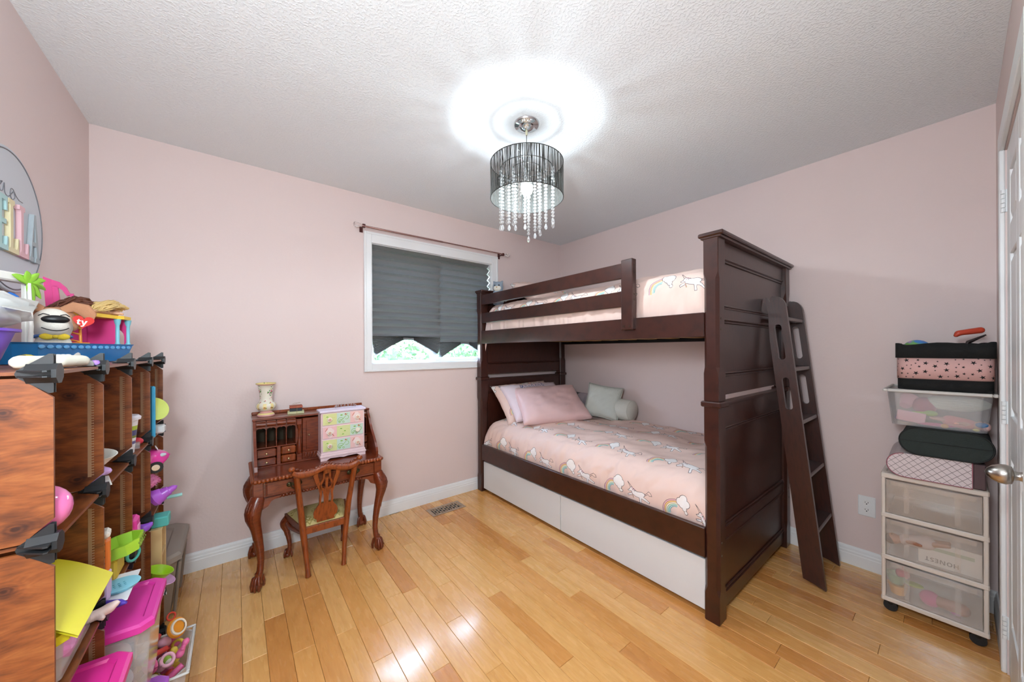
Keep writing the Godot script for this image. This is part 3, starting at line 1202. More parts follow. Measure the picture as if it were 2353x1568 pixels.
# ---------------------------------------------------------------- round sign on the left wall
func build_wall_sign():
	var o := thing("round_wall_sign", "round white wall sign with pastel letters and script hung above the shelf", "wall sign", Transform3D(Basis(Vector3.FORWARD, Vector3.UP, Vector3.RIGHT), Vector3(-W, 1.70, 0.835)))
	var st := mb()
	var xf := Transform3D(Basis(Vector3.RIGHT, Vector3.BACK, Vector3.DOWN), Vector3.ZERO)
	lathe(st, [Vector2(0, 0.002), Vector2(0.228, 0.002), Vector2(0.232, 0.005), Vector2(0.232, 0.012), Vector2(0.230, 0.014), Vector2(0, 0.014)], 72, xf)
	obj("board", st, mat("sign_white", Color("cfd2d8"), 0.55), o)
	st = mb()
	var ring := []
	for i in 73:
		ring.append(Vector3(0.222 * cos(TAU * i / 72), 0.222 * sin(TAU * i / 72), 0.0142))
	tube(st, ring, 0.0022, 6, Transform3D(), false)
	obj("border_line", st, mat("sign_grey", Color("77767c"), 0.5), o)
	# letters: centres along the board (local x grows towards the back wall)
	var letters := [["B", -0.168, "c9b9dc"], ["E", -0.098, "b4d5d4"], ["L", -0.028, "e6d8ae"], ["L", 0.042, "e6b9bf"], ["A", 0.122, "a9b2b6"]]
	var font := SystemFont.new()
	font.font_names = PackedStringArray(["Droid Serif"])
	font.font_weight = 700
	for l in letters:
		var t := TextMesh.new()
		t.text = l[0]
		t.font = font
		t.font_size = 64
		t.pixel_size = 0.0034
		t.depth = 0.012
		var bb := t.get_aabb()
		var k := 0.168 / bb.size.y
		var kx := 0.066 / bb.size.x if l[0] != "A" else 0.080 / bb.size.x
		obj("letter", t, mat("letter_" + l[2], Color(l[2]), 0.6), o, Transform3D(Basis.from_scale(Vector3(kx, k, 1)), Vector3(l[1] - bb.get_center().x * kx, -0.025 - bb.get_center().y * k, 0.0205)))
	# script line: c i a o
	var pts := []
	for p in [[-0.160, 0.122], [-0.178, 0.128], [-0.190, 0.110], [-0.178, 0.092], [-0.158, 0.098], [-0.142, 0.118], [-0.139, 0.096], [-0.122, 0.094], [-0.092, 0.122], [-0.108, 0.114], [-0.105, 0.092], [-0.090, 0.096], [-0.080, 0.122], [-0.076, 0.094], [-0.056, 0.088], [-0.034, 0.104], [-0.020, 0.118], [-0.036, 0.120], [-0.043, 0.100], [-0.030, 0.086], [-0.013, 0.098], [-0.018, 0.116], [-0.004, 0.106], [0.018, 0.098], [0.042, 0.098]]:
		pts.append(Vector3(p[0] + 0.028, p[1] - 0.016, 0.0148))
	var c := Curve3D.new()
	for i in pts.size():
		var tn: Vector3 = (pts[mini(i + 1, pts.size() - 1)] - pts[maxi(i - 1, 0)]) * 0.18
		c.add_point(pts[i], -tn, tn)
	st = mb()
	tube(st, Array(c.tessellate(3, 6)), 0.0011, 5)
	obj("script", st, mats["sign_grey"] if mats.has("sign_grey") else mat("sign_grey", Color("77767c"), 0.5), o)

# unseen globe lamp left of the camera, stands in for light from the camera side
func build_unseen_lamp():
	var at := Vector3(-3.09, 0, 2.64)
	var o := thing("unseen_lamp", "unseen globe lamp standing in for light from beside the camera", "lamp", Transform3D(Basis(), at))
	var m := mat("lamp_white_metal", Color("e2e2e0"), 0.4)
	var st := mb()
	lathe(st, [Vector2(0, 0), Vector2(0.12, 0), Vector2(0.125, 0.01), Vector2(0.10, 0.022), Vector2(0.02, 0.03), Vector2(0, 0.03)], 32)
	obj("base", st, m, o)
	st = mb()
	tube(st, [Vector3(0, 0.028, 0), Vector3(0, 1.49, 0)], 0.011, 14)
	lathe(st, [Vector2(0.011, 1.46), Vector2(0.035, 1.485), Vector2(0.035, 1.50), Vector2(0, 1.502)], 20)
	obj("pole", st, m, o)
	var gm := mat("globe_glow", Color(1, 1, 1), 0.5)
	gm.emission_enabled = true
	gm.emission = LAMP_COLOR
	gm.emission_energy_multiplier = 1.5
	st = mb()
	ball(st, Vector3(0, 1.615, 0), Vector3.ONE * 0.118, Transform3D(), 28, 18)
	obj("globe", st, gm, o)
	var l := OmniLight3D.new()
	l.name = "unseen_lamp_light"
	l.light_energy = UNSEEN_LAMP_ENERGY
	l.light_color = LAMP_COLOR
	l.light_size = 0.11
	l.omni_range = 12.0
	l.omni_attenuation = 2.0
	l.shadow_enabled = true
	l.position = at + Vector3(0, 1.615, 0)
	add_child(l)

# ---------------------------------------------------------------- bunk bed
const BX0 := -1.12
const BX1 := -0.022
const BZ0 := 0.022
const BZ1 := 2.066

func post_shape(h0: float, h1: float) -> SurfaceTool:
	var st := mb()
	var hx := 0.039
	var hz := 0.033
	loft(st, [[h0, hx - 0.002, hz - 0.002, 0.003], [h0 + 0.004, hx, hz, 0.003], [h0 + 0.13, hx, hz, 0.003], [h0 + 0.16, hx, hz, 0.013], [h1 - 0.19, hx, hz, 0.013], [h1 - 0.16, hx, hz, 0.003], [h1, hx, hz, 0.003]])
	return st

func build_bed():
	var m: Material = mats["espresso"]
	var bed := thing("bunk_bed", "dark brown wooden bunk bed with two tiers against the right wall", "bunk bed", T((BX0 + BX1) / 2, 0, (BZ0 + BZ1) / 2))
	var ox := (BX0 + BX1) / 2
	var oz := (BZ0 + BZ1) / 2
	var hx := (BX1 - BX0) / 2
	var hz := (BZ1 - BZ0) / 2
	var low_post := post_shape(0.0, 1.002)
	low_post.generate_normals()
	var lp := low_post.commit()
	var up_post := post_shape(1.028, 1.788)
	up_post.generate_normals()
	var upm := up_post.commit()
	for sz in [-1, 1]:
		for sx in [-1, 1]:
			var px: float = sx * (hx - 0.039)
			var pz: float = sz * (hz - 0.033)
			obj("lower_post", lp, m, bed, T(px, 0, pz))
			obj("upper_post", upm, m, bed, T(px, 0, pz))
			var st := mb()
			bx(st, Vector3(0, 1.015, 0), Vector3(0.1, 0.026, 0.088), 0.005)
			obj("post_collar", st, m, bed, T(px, 0, pz))
		# end panels: core boards with proud rails and beads
		var zc: float = sz * (hz - 0.034)
		end_panel(bed, m, hx - 0.078, zc, sz, 0.032, 1.004, [[0.032, 0.112], [0.352, 0.424], [0.888, 1.004]])
		end_panel(bed, m, hx - 0.078, zc, sz, 1.052, 1.788, [[1.052, 1.15], [1.408, 1.474], [1.70, 1.788]])
		var st2 := mb()
		bx(st2, Vector3(0, 1.010, zc), Vector3(2 * (hx - 0.078), 0.014, 0.05), 0.003)
		obj("ledge", st2, m, bed)
		st2 = mb()
		bx(st2, Vector3(0, 1.808, sz * (hz - 0.033)), Vector3(hx * 2 + 0.012 if true else 0.0, 0.02, 0.112), 0.005)
		bx(st2, Vector3(0, 1.794, sz * (hz - 0.033)), Vector3(hx * 2 + 0.004, 0.012, 0.09), 0.003)
		obj("top_cap", st2, m, bed)
	# rails
	for sx in [-1, 1]:
		for y in [[0.285, 0.425], [1.332, 1.447]]:
			var st := mb()
			bx(st, Vector3(sx * (hx - 0.016), (y[0] + y[1]) / 2, 0), Vector3(0.024, y[1] - y[0], 2 * hz - 0.132), 0.003)
			obj("side_rail", st, m, bed)
			st = mb()
			bx(st, Vector3(sx * (hx - 0.041), y[0] + 0.014, 0), Vector3(0.026, 0.022, 2 * hz - 0.15), 0.002)
			obj("slat_ledger", st, mats["black_iron"], bed)
	# slats of both decks
	for y in [0.318, 1.366]:
		for i in 10:
			var st := mb()
			bx(st, Vector3(0, y, -hz + 0.16 + i * (2 * hz - 0.32) / 9), Vector3(2 * hx - 0.07, 0.018, 0.07), 0.003)
			obj("slat", st, mat("slat_pine", Color("a8814f"), 0.7), bed)
	# guard rail on the room side
	for y in [[1.518, 1.606], [1.680, 1.768]]:
		var st := mb()
		var z0 := 0.088 - oz
		var z1 := 1.60 - oz
		bx(st, Vector3(-hx + 0.018, (y[0] + y[1]) / 2, (z0 + z1) / 2), Vector3(0.022, y[1] - y[0], z1 - z0), 0.003)
		obj("guard_board", st, m, bed)
	var st := mb()
	bx(st, Vector3(-hx - 0.006, 1.579, 1.604 - oz), Vector3(0.04, 0.394, 0.074), 0.004)
	var gp := obj("guard_post", st, m, bed)
	for q in [1.55, 1.58, 1.70, 1.74]:
		st = mb()
		lathe(st, [Vector2(0, 0), Vector2(0.006, 0), Vector2(0.0055, 0.002), Vector2(0, 0.002)], 12, Transform3D(Basis(Vector3.RIGHT, Vector3.BACK, Vector3.DOWN), Vector3(-hx - 0.006, q, 1.641 - oz)))
		obj("bolt", st, mats["bolt_metal"], gp)
	for q in [1.585, 1.622]:
		st = mb()
		lathe(st, [Vector2(0, 0), Vector2(0.0065, 0), Vector2(0.006, 0.0025), Vector2(0, 0.0025)], 12, Transform3D(Basis(Vector3.BACK, Vector3.LEFT, Vector3.DOWN), Vector3(-hx - 0.026, 1.402, q - oz)))
		obj("bolt", st, mats["bolt_metal"], gp)
	# bolt heads in the end posts
	for y in [0.315, 0.375, 1.365, 1.415]:
		for sx in [-1, 1]:
			st = mb()
			lathe(st, [Vector2(0, 0), Vector2(0.0055, 0), Vector2(0.005, 0.002), Vector2(0, 0.002)], 12, Transform3D(Basis(Vector3.RIGHT, Vector3.BACK, Vector3.DOWN), Vector3(sx * (hx - 0.028), y, hz)))
			obj("bolt", st, mats["bolt_metal"], bed)
	# two white drawers on castors under the bed
	for i in 2:
		var z0 := 0.093 + i * 0.954
		var z1 := z0 + 0.948
		var d := thing("underbed_drawer", ["white flat-fronted drawer under the bed nearest the window wall", "white flat-fronted drawer under the bed nearest the ladder"][i], "drawer", T(BX0 + 0.03, 0.0, (z0 + z1) / 2), "drawers under the bunk bed")
		st = mb()
		bx(st, Vector3(0, 0.149, 0), Vector3(0.018, 0.242, z1 - z0), 0.002)
		obj("front", st, mats["white_laminate"], d)
		st = mb()
		var zl := (z1 - z0) / 2 - 0.02
		bxr(st, 0.009, 0.74, 0.035, 0.05, -zl, zl)
		bxr(st, 0.009, 0.74, 0.05, 0.22, -zl, -zl + 0.015)
		bxr(st, 0.009, 0.74, 0.05, 0.22, zl - 0.015, zl)
		bxr(st, 0.725, 0.74, 0.05, 0.22, -zl + 0.015, zl - 0.015)
		obj("box", st, mats["white_laminate"], d)
		for q in [[0.08, -1], [0.08, 1], [0.68, -1], [0.68, 1]]:
			st = mb()
			tube(st, [Vector3(q[0], 0.0175, q[1] * (zl - 0.07) - 0.01), Vector3(q[0], 0.0175, q[1] * (zl - 0.07) + 0.01)], 0.0175, 14)
			obj("castor", st, mats["black_rubber"], d)

func end_panel(bed: Node3D, m: Material, hx: float, zc: float, sz: float, y0: float, y1: float, rails: Array):
	var st := mb()
	bx(st, Vector3(0, (y0 + y1) / 2, zc), Vector3(2 * hx + 0.004, y1 - y0, 0.018), 0.001)
	var p := obj("end_panel", st, m, bed)
	for r in rails:
		st = mb()
		bx(st, Vector3(0, (r[0] + r[1]) / 2, zc), Vector3(2 * hx + 0.002, r[1] - r[0], 0.034), 0.002)
		for s in [-1, 1]:
			for e in [r[0], r[1]]:
				if absf(e - y0) > 0.02 and absf(e - y1) > 0.02:
					var oy := 0.006 if e == r[1] else -0.006
					tube(st, [Vector3(-hx, e + oy, zc + s * 0.011), Vector3(hx, e + oy, zc + s * 0.011)], 0.006, 8)
					tube(st, [Vector3(-hx, e - oy, zc + s * 0.017), Vector3(hx, e - oy, zc + s * 0.017)], 0.004, 8)
		obj("panel_rail", st, m, p)

# ---------------------------------------------------------------- ladder leaning on the foot end
func build_ladder():
	var m: Material = mats["espresso"]
	var o := thing("bunk_ladder", "dark wooden ladder with hand slots leaning on the bunk bed foot", "ladder", T(-0.26, 0, 2.268))
	# each stile in its own (along, across) frame: local y along the stile
	var lean := atan2(2.085 - 2.262, 1.57)
	var L := 1.585
	var hw := 0.046
	for s in [-1, 1]:
		var st := mb()
		var slots := [[1.22, 1.42], [0.94, 1.12]]
		for side in [-1.0, 1.0]:
			var poly := PackedVector2Array()
			# inner line up the middle with slot notches, outer edge with rounded top
			poly.append(Vector2(0.0, 0.022))
			var mid := []
			for sl in [slots[1], slots[0]]:
				for i in 7:
					var a := PI / 2 * i / 6
					mid.append(Vector2(side * 0.017 * sin(a), sl[0] + 0.017 * (1 - cos(a))))
				for i in 7:
					var a := PI / 2 * i / 6
					mid.append(Vector2(side * 0.017 * cos(a), sl[1] - 0.017 * (1 - sin(a))))
			for q in mid:
				poly.append(q)
			if side < 0:
				# bed side: V notch that hooks the bed
				poly.append(Vector2(0.0, L - 0.004))
				poly.append(Vector2(-0.006, L))
				poly.append(Vector2(-0.014, L - 0.006))
				poly.append(Vector2(-0.020, L - 0.032))
				poly.append(Vector2(-0.030, L - 0.006))
				poly.append(Vector2(-0.038, L - 0.002))
				poly.append(Vector2(-0.048, L - 0.012))
				poly.append(Vector2(-0.036, L - 0.10))
				poly.append(Vector2(-hw, L - 0.24))
				poly.append(Vector2(-hw, 0.036))
			else:
				poly.append(Vector2(0.0, L - 0.004))
				for i in 7:
					var a := PI / 2 * i / 6
					poly.append(Vector2((hw + 0.004) * sin(a), L - 0.07 + 0.066 * cos(a)))
				poly.append(Vector2(hw, 0.0))
			prism(st, poly, -0.0125, 0.0125)
		# local x across (+ = away from bed), y along, z thickness -> world
		var b := Basis(Vector3(0, -sin(lean), cos(lean)).normalized(), Vector3(0, cos(lean), sin(lean)), Vector3.RIGHT)
		obj("stile", st, m, o, Transform3D(b, Vector3(s * 0.1725, 0.0, 0.002)))
	for y in [0.293, 0.581, 0.866, 1.157, 1.443]:
		var st := mb()
		bx(st, Vector3(0, 0, 0), Vector3(0.322, 0.022, 0.088), 0.004)
		obj("rung", st, m, o, T(0, y, 0.002 + tan(lean) * y))
	# wooden peg near the foot
	var st2 := mb()
	tube(st2, [Vector3(-0.16, 0.12, 0.02), Vector3(-0.143, 0.12, 0.02)], 0.008, 12)
	obj("peg", st2, mats["bolt_metal"], o)

# ---------------------------------------------------------------- mattresses and bedding
func section_at(path: Array, t: float) -> Vector2:
	# path: points; t 0..1 by length
	var total := 0.0
	for i in path.size() - 1:
		total += path[i].distance_to(path[i + 1])
	var d := t * total
	for i in path.size() - 1:
		var l: float = path[i].distance_to(path[i + 1])
		if d <= l or i == path.size() - 2:
			return path[i].lerp(path[i + 1], clampf(d / l, 0, 1))
		d -= l
	return path[-1]

func smooth_path(pts: Array) -> Array:
	var c := Curve2D.new()
	for i in pts.size():
		var tn: Vector2 = (pts[mini(i + 1, pts.size() - 1)] - pts[maxi(i - 1, 0)]) * 0.2
		c.add_point(pts[i], -tn, tn)
	return Array(c.tessellate(4, 4))

func comforter(called: String, label: String, sect: Array, z0: float, z1: float, amp: float, seed_: int, uvo: Vector2, drop0: float, drop1: float):
	var path := smooth_path(sect)
	var total := 0.0
	for i in path.size() - 1:
		total += path[i].distance_to(path[i + 1])
	var n := FastNoiseLite.new()
	n.seed = seed_
	n.frequency = 3.5
	n.fractal_octaves = 3
	var n2 := FastNoiseLite.new()
	n2.seed = seed_ + 3
	n2.frequency = 2.2
	var st := mb()
	var f := func(u: float, v: float) -> Vector3:
		var s := section_at(path, u)
		var z := lerpf(z0, z1, v)
		var e := 0.0
		var dh := (z - z0) / 0.10
		if dh < 1.0:
			e = drop0 * (1.0 - sqrt(maxf(0.0, 1.0 - pow(1.0 - dh, 2.0))))
		var df := (z1 - z) / 0.10
		if df < 1.0:
			e = drop1 * (1.0 - sqrt(maxf(0.0, 1.0 - pow(1.0 - df, 2.0))))
		# gathers: fine across the side drop, soft quilting on top
		var arc := u * total
		var side := 1.0 - smoothstep(0.16, 0.36, arc)
		var w := n.get_noise_2d(arc * 1.2, z * (1.0 + 2.4 * side)) * amp
		w += n2.get_noise_2d(arc, z) * amp * 0.9
		w += side * n2.get_noise_2d(arc * 0.5, z * 7.0) * amp * 0.9
		return Vector3(s.x - side * w * 0.8, s.y - e + w * (1.0 - side * 0.7), z)
	var uvf := func(u: float, v: float) -> Vector2:
		# print: x along the bed, y towards the wall reads upwards
		return Vector2(lerpf(z0, z1, v) / 0.375 + uvo.x, -(u * total) / 0.5 + uvo.y)
	sheet(st, 70, 150, f, uvf, false)
	# hem underside closes the quilt
	var o := single(called, st, mats["comforter_print"], Transform3D(), label, "comforter")
	return o

func soft_pillow(w: float, h: float, t: float, seed_: int, puff := 0.55, wr := 0.006) -> SurfaceTool:
	var n := FastNoiseLite.new()
	n.seed = seed_
	n.frequency = 6.0
	var st := mb()
	for side in [1.0, -1.0]:
		var f := func(u: float, v: float) -> Vector3:
			var a := u * 2 - 1
			var b := v * 2 - 1
			var edge := pow(maxf(0.0, (1 - a * a * a * a) * (1 - b * b * b * b)), puff)
			var pull := 1.0 - 0.07 * (1.0 - b * b) * absf(a) * absf(a)
			var pull2 := 1.0 - 0.07 * (1.0 - a * a) * absf(b) * absf(b)
			var wv := n.get_noise_3d(a * 0.6, b * 0.6, side) * wr + n.get_noise_2d(a * 2.0 + 5.0, b * 2.0) * wr * 0.6
			return Vector3(a * w / 2 * pull, b * h / 2 * pull2, side * (t / 2 * edge + wv * minf(1.0, edge * 3.0)))
		sheet(st, 26, 22, f, func(u: float, v: float) -> Vector2: return Vector2(u * w / 0.375, -v * h / 0.5), side < 0)
	return st

func build_bedding():
	# mattresses
	var st := mb()
	bx(st, Vector3.ZERO, Vector3(0.96, 0.22, 1.88), 0.03)
	single("mattress", st, mats["mattress_white"], T(-0.56, 0.4385, 1.045), "white mattress on the lower bunk under the quilt", "mattress", "bunk mattresses")
	st = mb()
	bx(st, Vector3.ZERO, Vector3(0.96, 0.16, 1.88), 0.03)
	single("mattress", st, mats["mattress_white"], T(-0.56, 1.4565, 1.045), "white mattress on the upper bunk behind the guard rail", "mattress", "bunk mattresses")
	# lower comforter
	comforter("comforter", "pink comforter with rainbow and unicorn print on the lower bunk", [Vector2(-1.072, 0.36), Vector2(-1.086, 0.43), Vector2(-1.088, 0.50), Vector2(-1.07, 0.575), Vector2(-1.01, 0.63), Vector2(-0.90, 0.652), Vector2(-0.60, 0.662), Vector2(-0.25, 0.655), Vector2(-0.10, 0.640), Vector2(-0.055, 0.58), Vector2(-0.055, 0.46)], 0.092, 1.992, 0.015, 11, Vector2(0.333, 0.99), 0.10, 0.03)
	comforter("comforter", "pink comforter with rainbow and unicorn print on the upper bunk", [Vector2(-1.075, 1.40), Vector2(-1.082, 1.47), Vector2(-1.082, 1.54), Vector2(-1.07, 1.625), Vector2(-1.02, 1.672), Vector2(-0.90, 1.690), Vector2(-0.60, 1.694), Vector2(-0.25, 1.685), Vector2(-0.10, 1.665), Vector2(-0.055, 1.58), Vector2(-0.055, 1.48)], 0.10, 1.99, 0.012, 23, Vector2(0.55, 0.21), 0.14, 0.02)
	# pillows of the lower bunk
	var wp := mat("pillow_white_pink", Color("e9dbe0"), 0.8)
	single("pillow", soft_pillow(0.66, 0.42, 0.14, 3), mats["pillow_print"], T(-0.69, 0.795, 0.232, -42, -3, 2), "printed pillow at the back against the dark headboard", "pillow", "pillows on the lower bunk")
	var tp := mat("pillow_script", Color.WHITE, 0.8)
	tp.albedo_texture = ImageTexture.create_from_image(script_image())
	var p2 := single("pillow", soft_pillow_uv(0.64, 0.42, 0.13, 5), tp, T(-0.665, 0.806, 0.330, -48, -8, 1), "pale pink pillow with blue script leaning behind the satin pillow", "pillow", "pillows on the lower bunk")
	single("pillow", soft_pillow(0.64, 0.46, 0.15, 8, 0.5, 0.012), mats["satin_pink"], T(-0.655, 0.795, 0.500, -57, -24, 3), "glossy pink satin pillow in front of the other pillows", "pillow", "pillows on the lower bunk")
	# small embroidered cushion
	var cm := soft_fabric("cushion_mint", Color("cdd2ca"))
	var cu := thing("cushion", "pale mint square cushion with embroidered flower petals", "cushion", T(-0.245, 0.805, 0.755, -24, -58, -9))
	obj("cover", soft_pillow(0.31, 0.31, 0.11, 13, 0.5, 0.004), cm, cu)
	st = mb()
	for fl in [Vector3(-0.035, 0.045, 0.050), Vector3(0.05, 0.03, 0.050), Vector3(0.01, 0.085, 0.046), Vector3(0.09, 0.09, 0.038)]:
		for k in 6:
			var a: float = TAU * k / 6 + fl.x * 9
			var tip: Vector3 = fl + Vector3(cos(a), sin(a), 0) * 0.038
			var l: Vector3 = fl + Vector3(cos(a + 0.4), sin(a + 0.4), 0) * 0.025
			var rr: Vector3 = fl + Vector3(cos(a - 0.4), sin(a - 0.4), 0) * 0.025
			tube(st, [fl, l, tip, rr, fl], 0.0009, 4)
	obj("embroidery", st, mat("stitch_grey", Color("8b938f"), 0.8), cu)
	st = mb()
	var ed := []
	for i in 41:
		var t := i / 40.0 * 4.0
		var c := [Vector2(-1, -1), Vector2(1, -1), Vector2(1, 1), Vector2(-1, 1), Vector2(-1, -1)]
		var q: Vector2 = c[mini(int(t), 3)].lerp(c[mini(int(t), 3) + 1], t - mini(int(t), 3))
		var pl := 1.0 - 0.07 * (1.0 - minf(q.x * q.x, q.y * q.y))
		ed.append(Vector3(q.x, q.y, 0) * 0.155 * pl)
	tube(st, ed, 0.003, 6)
	obj("piping", st, cm, cu)
	# bolsters along the right wall
	var bo := thing("bolster", "pale sage round bolster cushion with piped end lying along the wall", "bolster", Transform3D(Basis(Vector3.RIGHT, Vector3.BACK, Vector3.DOWN), Vector3(-0.155, 0.742, 0.575)))
	var bm := soft_fabric("bolster_sage", Color("cfcfc6"))
	st = mb()
	lathe(st, [Vector2(0, 0.0), Vector2(0.07, 0.004), Vector2(0.088, 0.02), Vector2(0.093, 0.08), Vector2(0.094, 0.22), Vector2(0.092, 0.36), Vector2(0.086, 0.412), Vector2(0.078, 0.424), Vector2(0, 0.430)], 36, Transform3D(), 60.0)
	obj("cover", st, bm, bo)
	st = mb()
	for y in [0.418]:
		var ring := []
		for i in 37:
			ring.append(Vector3(0.0835 * cos(TAU * i / 36), y, 0.0835 * sin(TAU * i / 36)))
		tube(st, ring, 0.0035, 6, Transform3D(), false)
	obj("piping", st, bm, bo)
	var b2 := thing("bolster", "grey and mauve striped bolster cushion behind the satin pillow", "bolster", Transform3D(Basis(Vector3.RIGHT, Vector3.BACK, Vector3.DOWN), Vector3(-0.15, 0.752, 0.10)))
	var cols := ["8a7e84", "a99da4", "6b6467", "b4a7ad"]
	for k in 4:
		st = mb()
		var y0 := k * 0.105
		var r0 := 0.06 if k == 0 else 0.095
		lathe(st, ([Vector2(0, y0)] if k == 0 else []) + [Vector2(r0, y0), Vector2(0.096, y0 + 0.04), Vector2(0.095, y0 + 0.105)] + ([Vector2(0, y0 + 0.11)] if k == 3 else []), 30, Transform3D(), 60.0)
		obj("band", st, soft_fabric("bolster_" + cols[k], Color(cols[k])), b2)
	# upper bunk: pillow and plush owl
	single("pillow", soft_pillow(0.62, 0.40, 0.15, 17), mats["pillow_print"], T(-0.52, 1.80, 0.31, -62, 0, 0), "printed pillow on the upper bunk behind the guard rail", "pillow")
	var ow := thing("plush_owl", "grey and white plush animal peeking over the upper guard rail", "plush toy", T(-0.985, 1.67, 0.17, 0, -50, 0))
	st = mb()
	blob(st, [[Vector3(0, 0.055, 0), Vector3(0, 0.10, 0), 0.055, 0.05], [Vector3(0, 0.165, 0.005), Vector3(0, 0.175, 0.005), 0.048, 0.048], [Vector3(-0.055, 0.10, 0.01), Vector3(-0.075, 0.05, 0.03), 0.022, 0.015], [Vector3(0.055, 0.10, 0.01), Vector3(0.075, 0.05, 0.03), 0.022, 0.015], [Vector3(-0.03, 0.21, 0), Vector3(-0.04, 0.225, 0), 0.015, 0.008], [Vector3(0.03, 0.21, 0), Vector3(0.04, 0.225, 0), 0.015, 0.008]], 0.007, 0.012)
	obj("body", st, soft_fabric("plush_grey", Color("8f9caa")), ow)
	st = mb()
	ball(st, Vector3(0, 0.16, 0.036), Vector3(0.036, 0.03, 0.02))
	ball(st, Vector3(0, 0.07, 0.036), Vector3(0.036, 0.045, 0.026))
	obj("face_and_belly", st, soft_fabric("plush_cream", Color("e3dacd")), ow)
	for s in [-1, 1]:
		st = mb()
		ball(st, Vector3(s * 0.018, 0.182, 0.046), Vector3(0.008, 0.008, 0.006), Transform3D(), 10, 6)
		obj("eye", st, mat("bead_black", Color("101012"), 0.15), ow)
	st = mb()
	lathe(st, [Vector2(0, 0), Vector2(0.007, 0.0), Vector2(0, 0.016)], 8, T(0, 0.165, 0.053, 90, 0, 0))
	obj("beak", st, mat("beak_tan", Color("b58b55"), 0.6), ow)

func soft_pillow_uv(w: float, h: float, t: float, seed_: int) -> SurfaceTool:
	var st := mb()
	var n := FastNoiseLite.new()
	n.seed = seed_
	n.frequency = 5.0
	for side in [1.0, -1.0]:
		var f := func(u: float, v: float) -> Vector3:
			var a := u * 2 - 1
			var b := v * 2 - 1
			var edge := pow(maxf(0.0, (1 - a * a * a * a) * (1 - b * b * b * b)), 0.55)
			var wv := n.get_noise_3d(a, b, side) * 0.008
			return Vector3(a * w / 2 * (1.0 - 0.06 * (1.0 - b * b) * a * a), b * h / 2 * (1.0 - 0.06 * (1.0 - a * a) * b * b), side * (t / 2 * edge + wv * minf(1.0, edge * 3)))
		sheet(st, 26, 22, f, func(u: float, v: float) -> Vector2: return Vector2(u, 1.0 - v), side < 0)
	return st

func script_image() -> Image:
	var im := Image.create(512, 340, false, Image.FORMAT_RGB8)
	im.fill(Color("ead9e0"))
	var ink := Color("2b4a80")
	# looped handwriting near the upper edge
	var pts := []
	for i in 120:
		var t := i / 119.0
		pts.append(Vector2(150 + t * 210 + sin(t * 44.0) * 14.0, 74 - t * 8.0 + cos(t * 44.0) * (15.0 + 14.0 * absf(sin(t * 9.0)))))
	stroke(im, pts, 4.5, ink)
	stroke(im, [Vector2(132, 116), Vector2(150, 40), Vector2(168, 52), Vector2(140, 84), Vector2(176, 112)], 5.0, ink)
	return im

# ---------------------------------------------------------------- carved mahogany desk with pigeonhole hutch
func rope(st: SurfaceTool, a: Vector3, b: Vector3, r: float, pitch: float):
	# gadrooned edge: slanted beads in a row
	var d := (b - a).normalized()
	var n := int(a.distance_to(b) / pitch)
	var fr := frame_at(d, Vector3.UP)
	for i in n:
		var p := a.lerp(b, (i + 0.5) / n)
		var bs := Basis(fr.x, fr.y, fr.z) * Basis.from_euler(Vector3(0.6, 0.5, 0)) * Basis.from_scale(Vector3(r, r, pitch * 0.72))
		ball(st, Vector3.ZERO, Vector3.ONE, Transform3D(bs, p), 8, 6)

func cabriole(parent: Node3D, at: Vector3, out: Vector3, h: float, k: float, m: Material, dark: Material):
	# out: horizontal diagonal pointing away from the piece
	var rows := [[1.0, 0.0, 0.052], [0.93, 0.016, 0.060], [0.86, 0.030, 0.062], [0.78, 0.026, 0.050], [0.68, 0.014, 0.040], [0.55, 0.0, 0.034], [0.42, -0.010, 0.030], [0.30, -0.014, 0.026], [0.20, -0.010, 0.026], [0.14, 0.0, 0.030]]
	var pts := []
	var rad := []
	for r in rows:
		pts.append(at + Vector3(0, r[0] * h, 0) + out * (r[1] * k * 1.6))
		rad.append(r[2] * k)
	var st := mb()
	tube(st, pts, rad, 14)
	var leg := obj("leg", st, m, parent)
	# claw and ball foot
	st = mb()
	var c := at + out * (0.012 * k)
	ball(st, c + Vector3(0, 0.036 * k, 0), Vector3(0.040, 0.036, 0.040) * k, Transform3D(), 14, 8)
	for s in [-0.9, -0.3, 0.3, 0.9, PI]:
		var dir := out.rotated(Vector3.UP, s)
		tube(st, [at + Vector3(0, 0.165 * h * 0.9, 0) + dir * 0.014 * k, at + Vector3(0, 0.085 * k + 0.01, 0) + dir * 0.036 * k, at + Vector3(0, 0.045 * k, 0) + dir * 0.051 * k, at + Vector3(0, 0.012 * k, 0) + dir * 0.050 * k, at + Vector3(0, 0.002, 0) + dir * 0.044 * k], [0.012 * k, 0.014 * k, 0.013 * k, 0.011 * k, 0.006 * k], 8)
	tube(st, [at + Vector3(0, 0.18 * h, 0), at + Vector3(0, 0.03 * k, 0)], [0.027 * k, 0.032 * k], 10)
	obj("claw_foot", st, dark, leg)
	# scrolls carved on the knee
	st = mb()
	for i in 6:
		var a0 := -1.1 + i * 0.44
		var line := []
		for j in 8:
			var t := j / 7.0
			var y := lerpf(0.97, 0.62 - 0.03 * absf(i - 2.5), t) * h
			var rr := 0.060 * k * (1.0 - 0.38 * t * t) + 0.002
			var dd := out.rotated(Vector3.UP, a0 * (1.0 - 0.75 * t))
			line.append(at + Vector3(0, y, 0) + out * (0.045 * k * sin(PI * minf(1.0, t * 1.3 + 0.1))) + dd * rr * 0.92)
		tube(st, line, [0.004 * k, 0.007 * k, 0.007 * k, 0.006 * k, 0.006 * k, 0.005 * k, 0.004 * k, 0.002 * k], 6)
	obj("knee_carving", st, dark, leg)

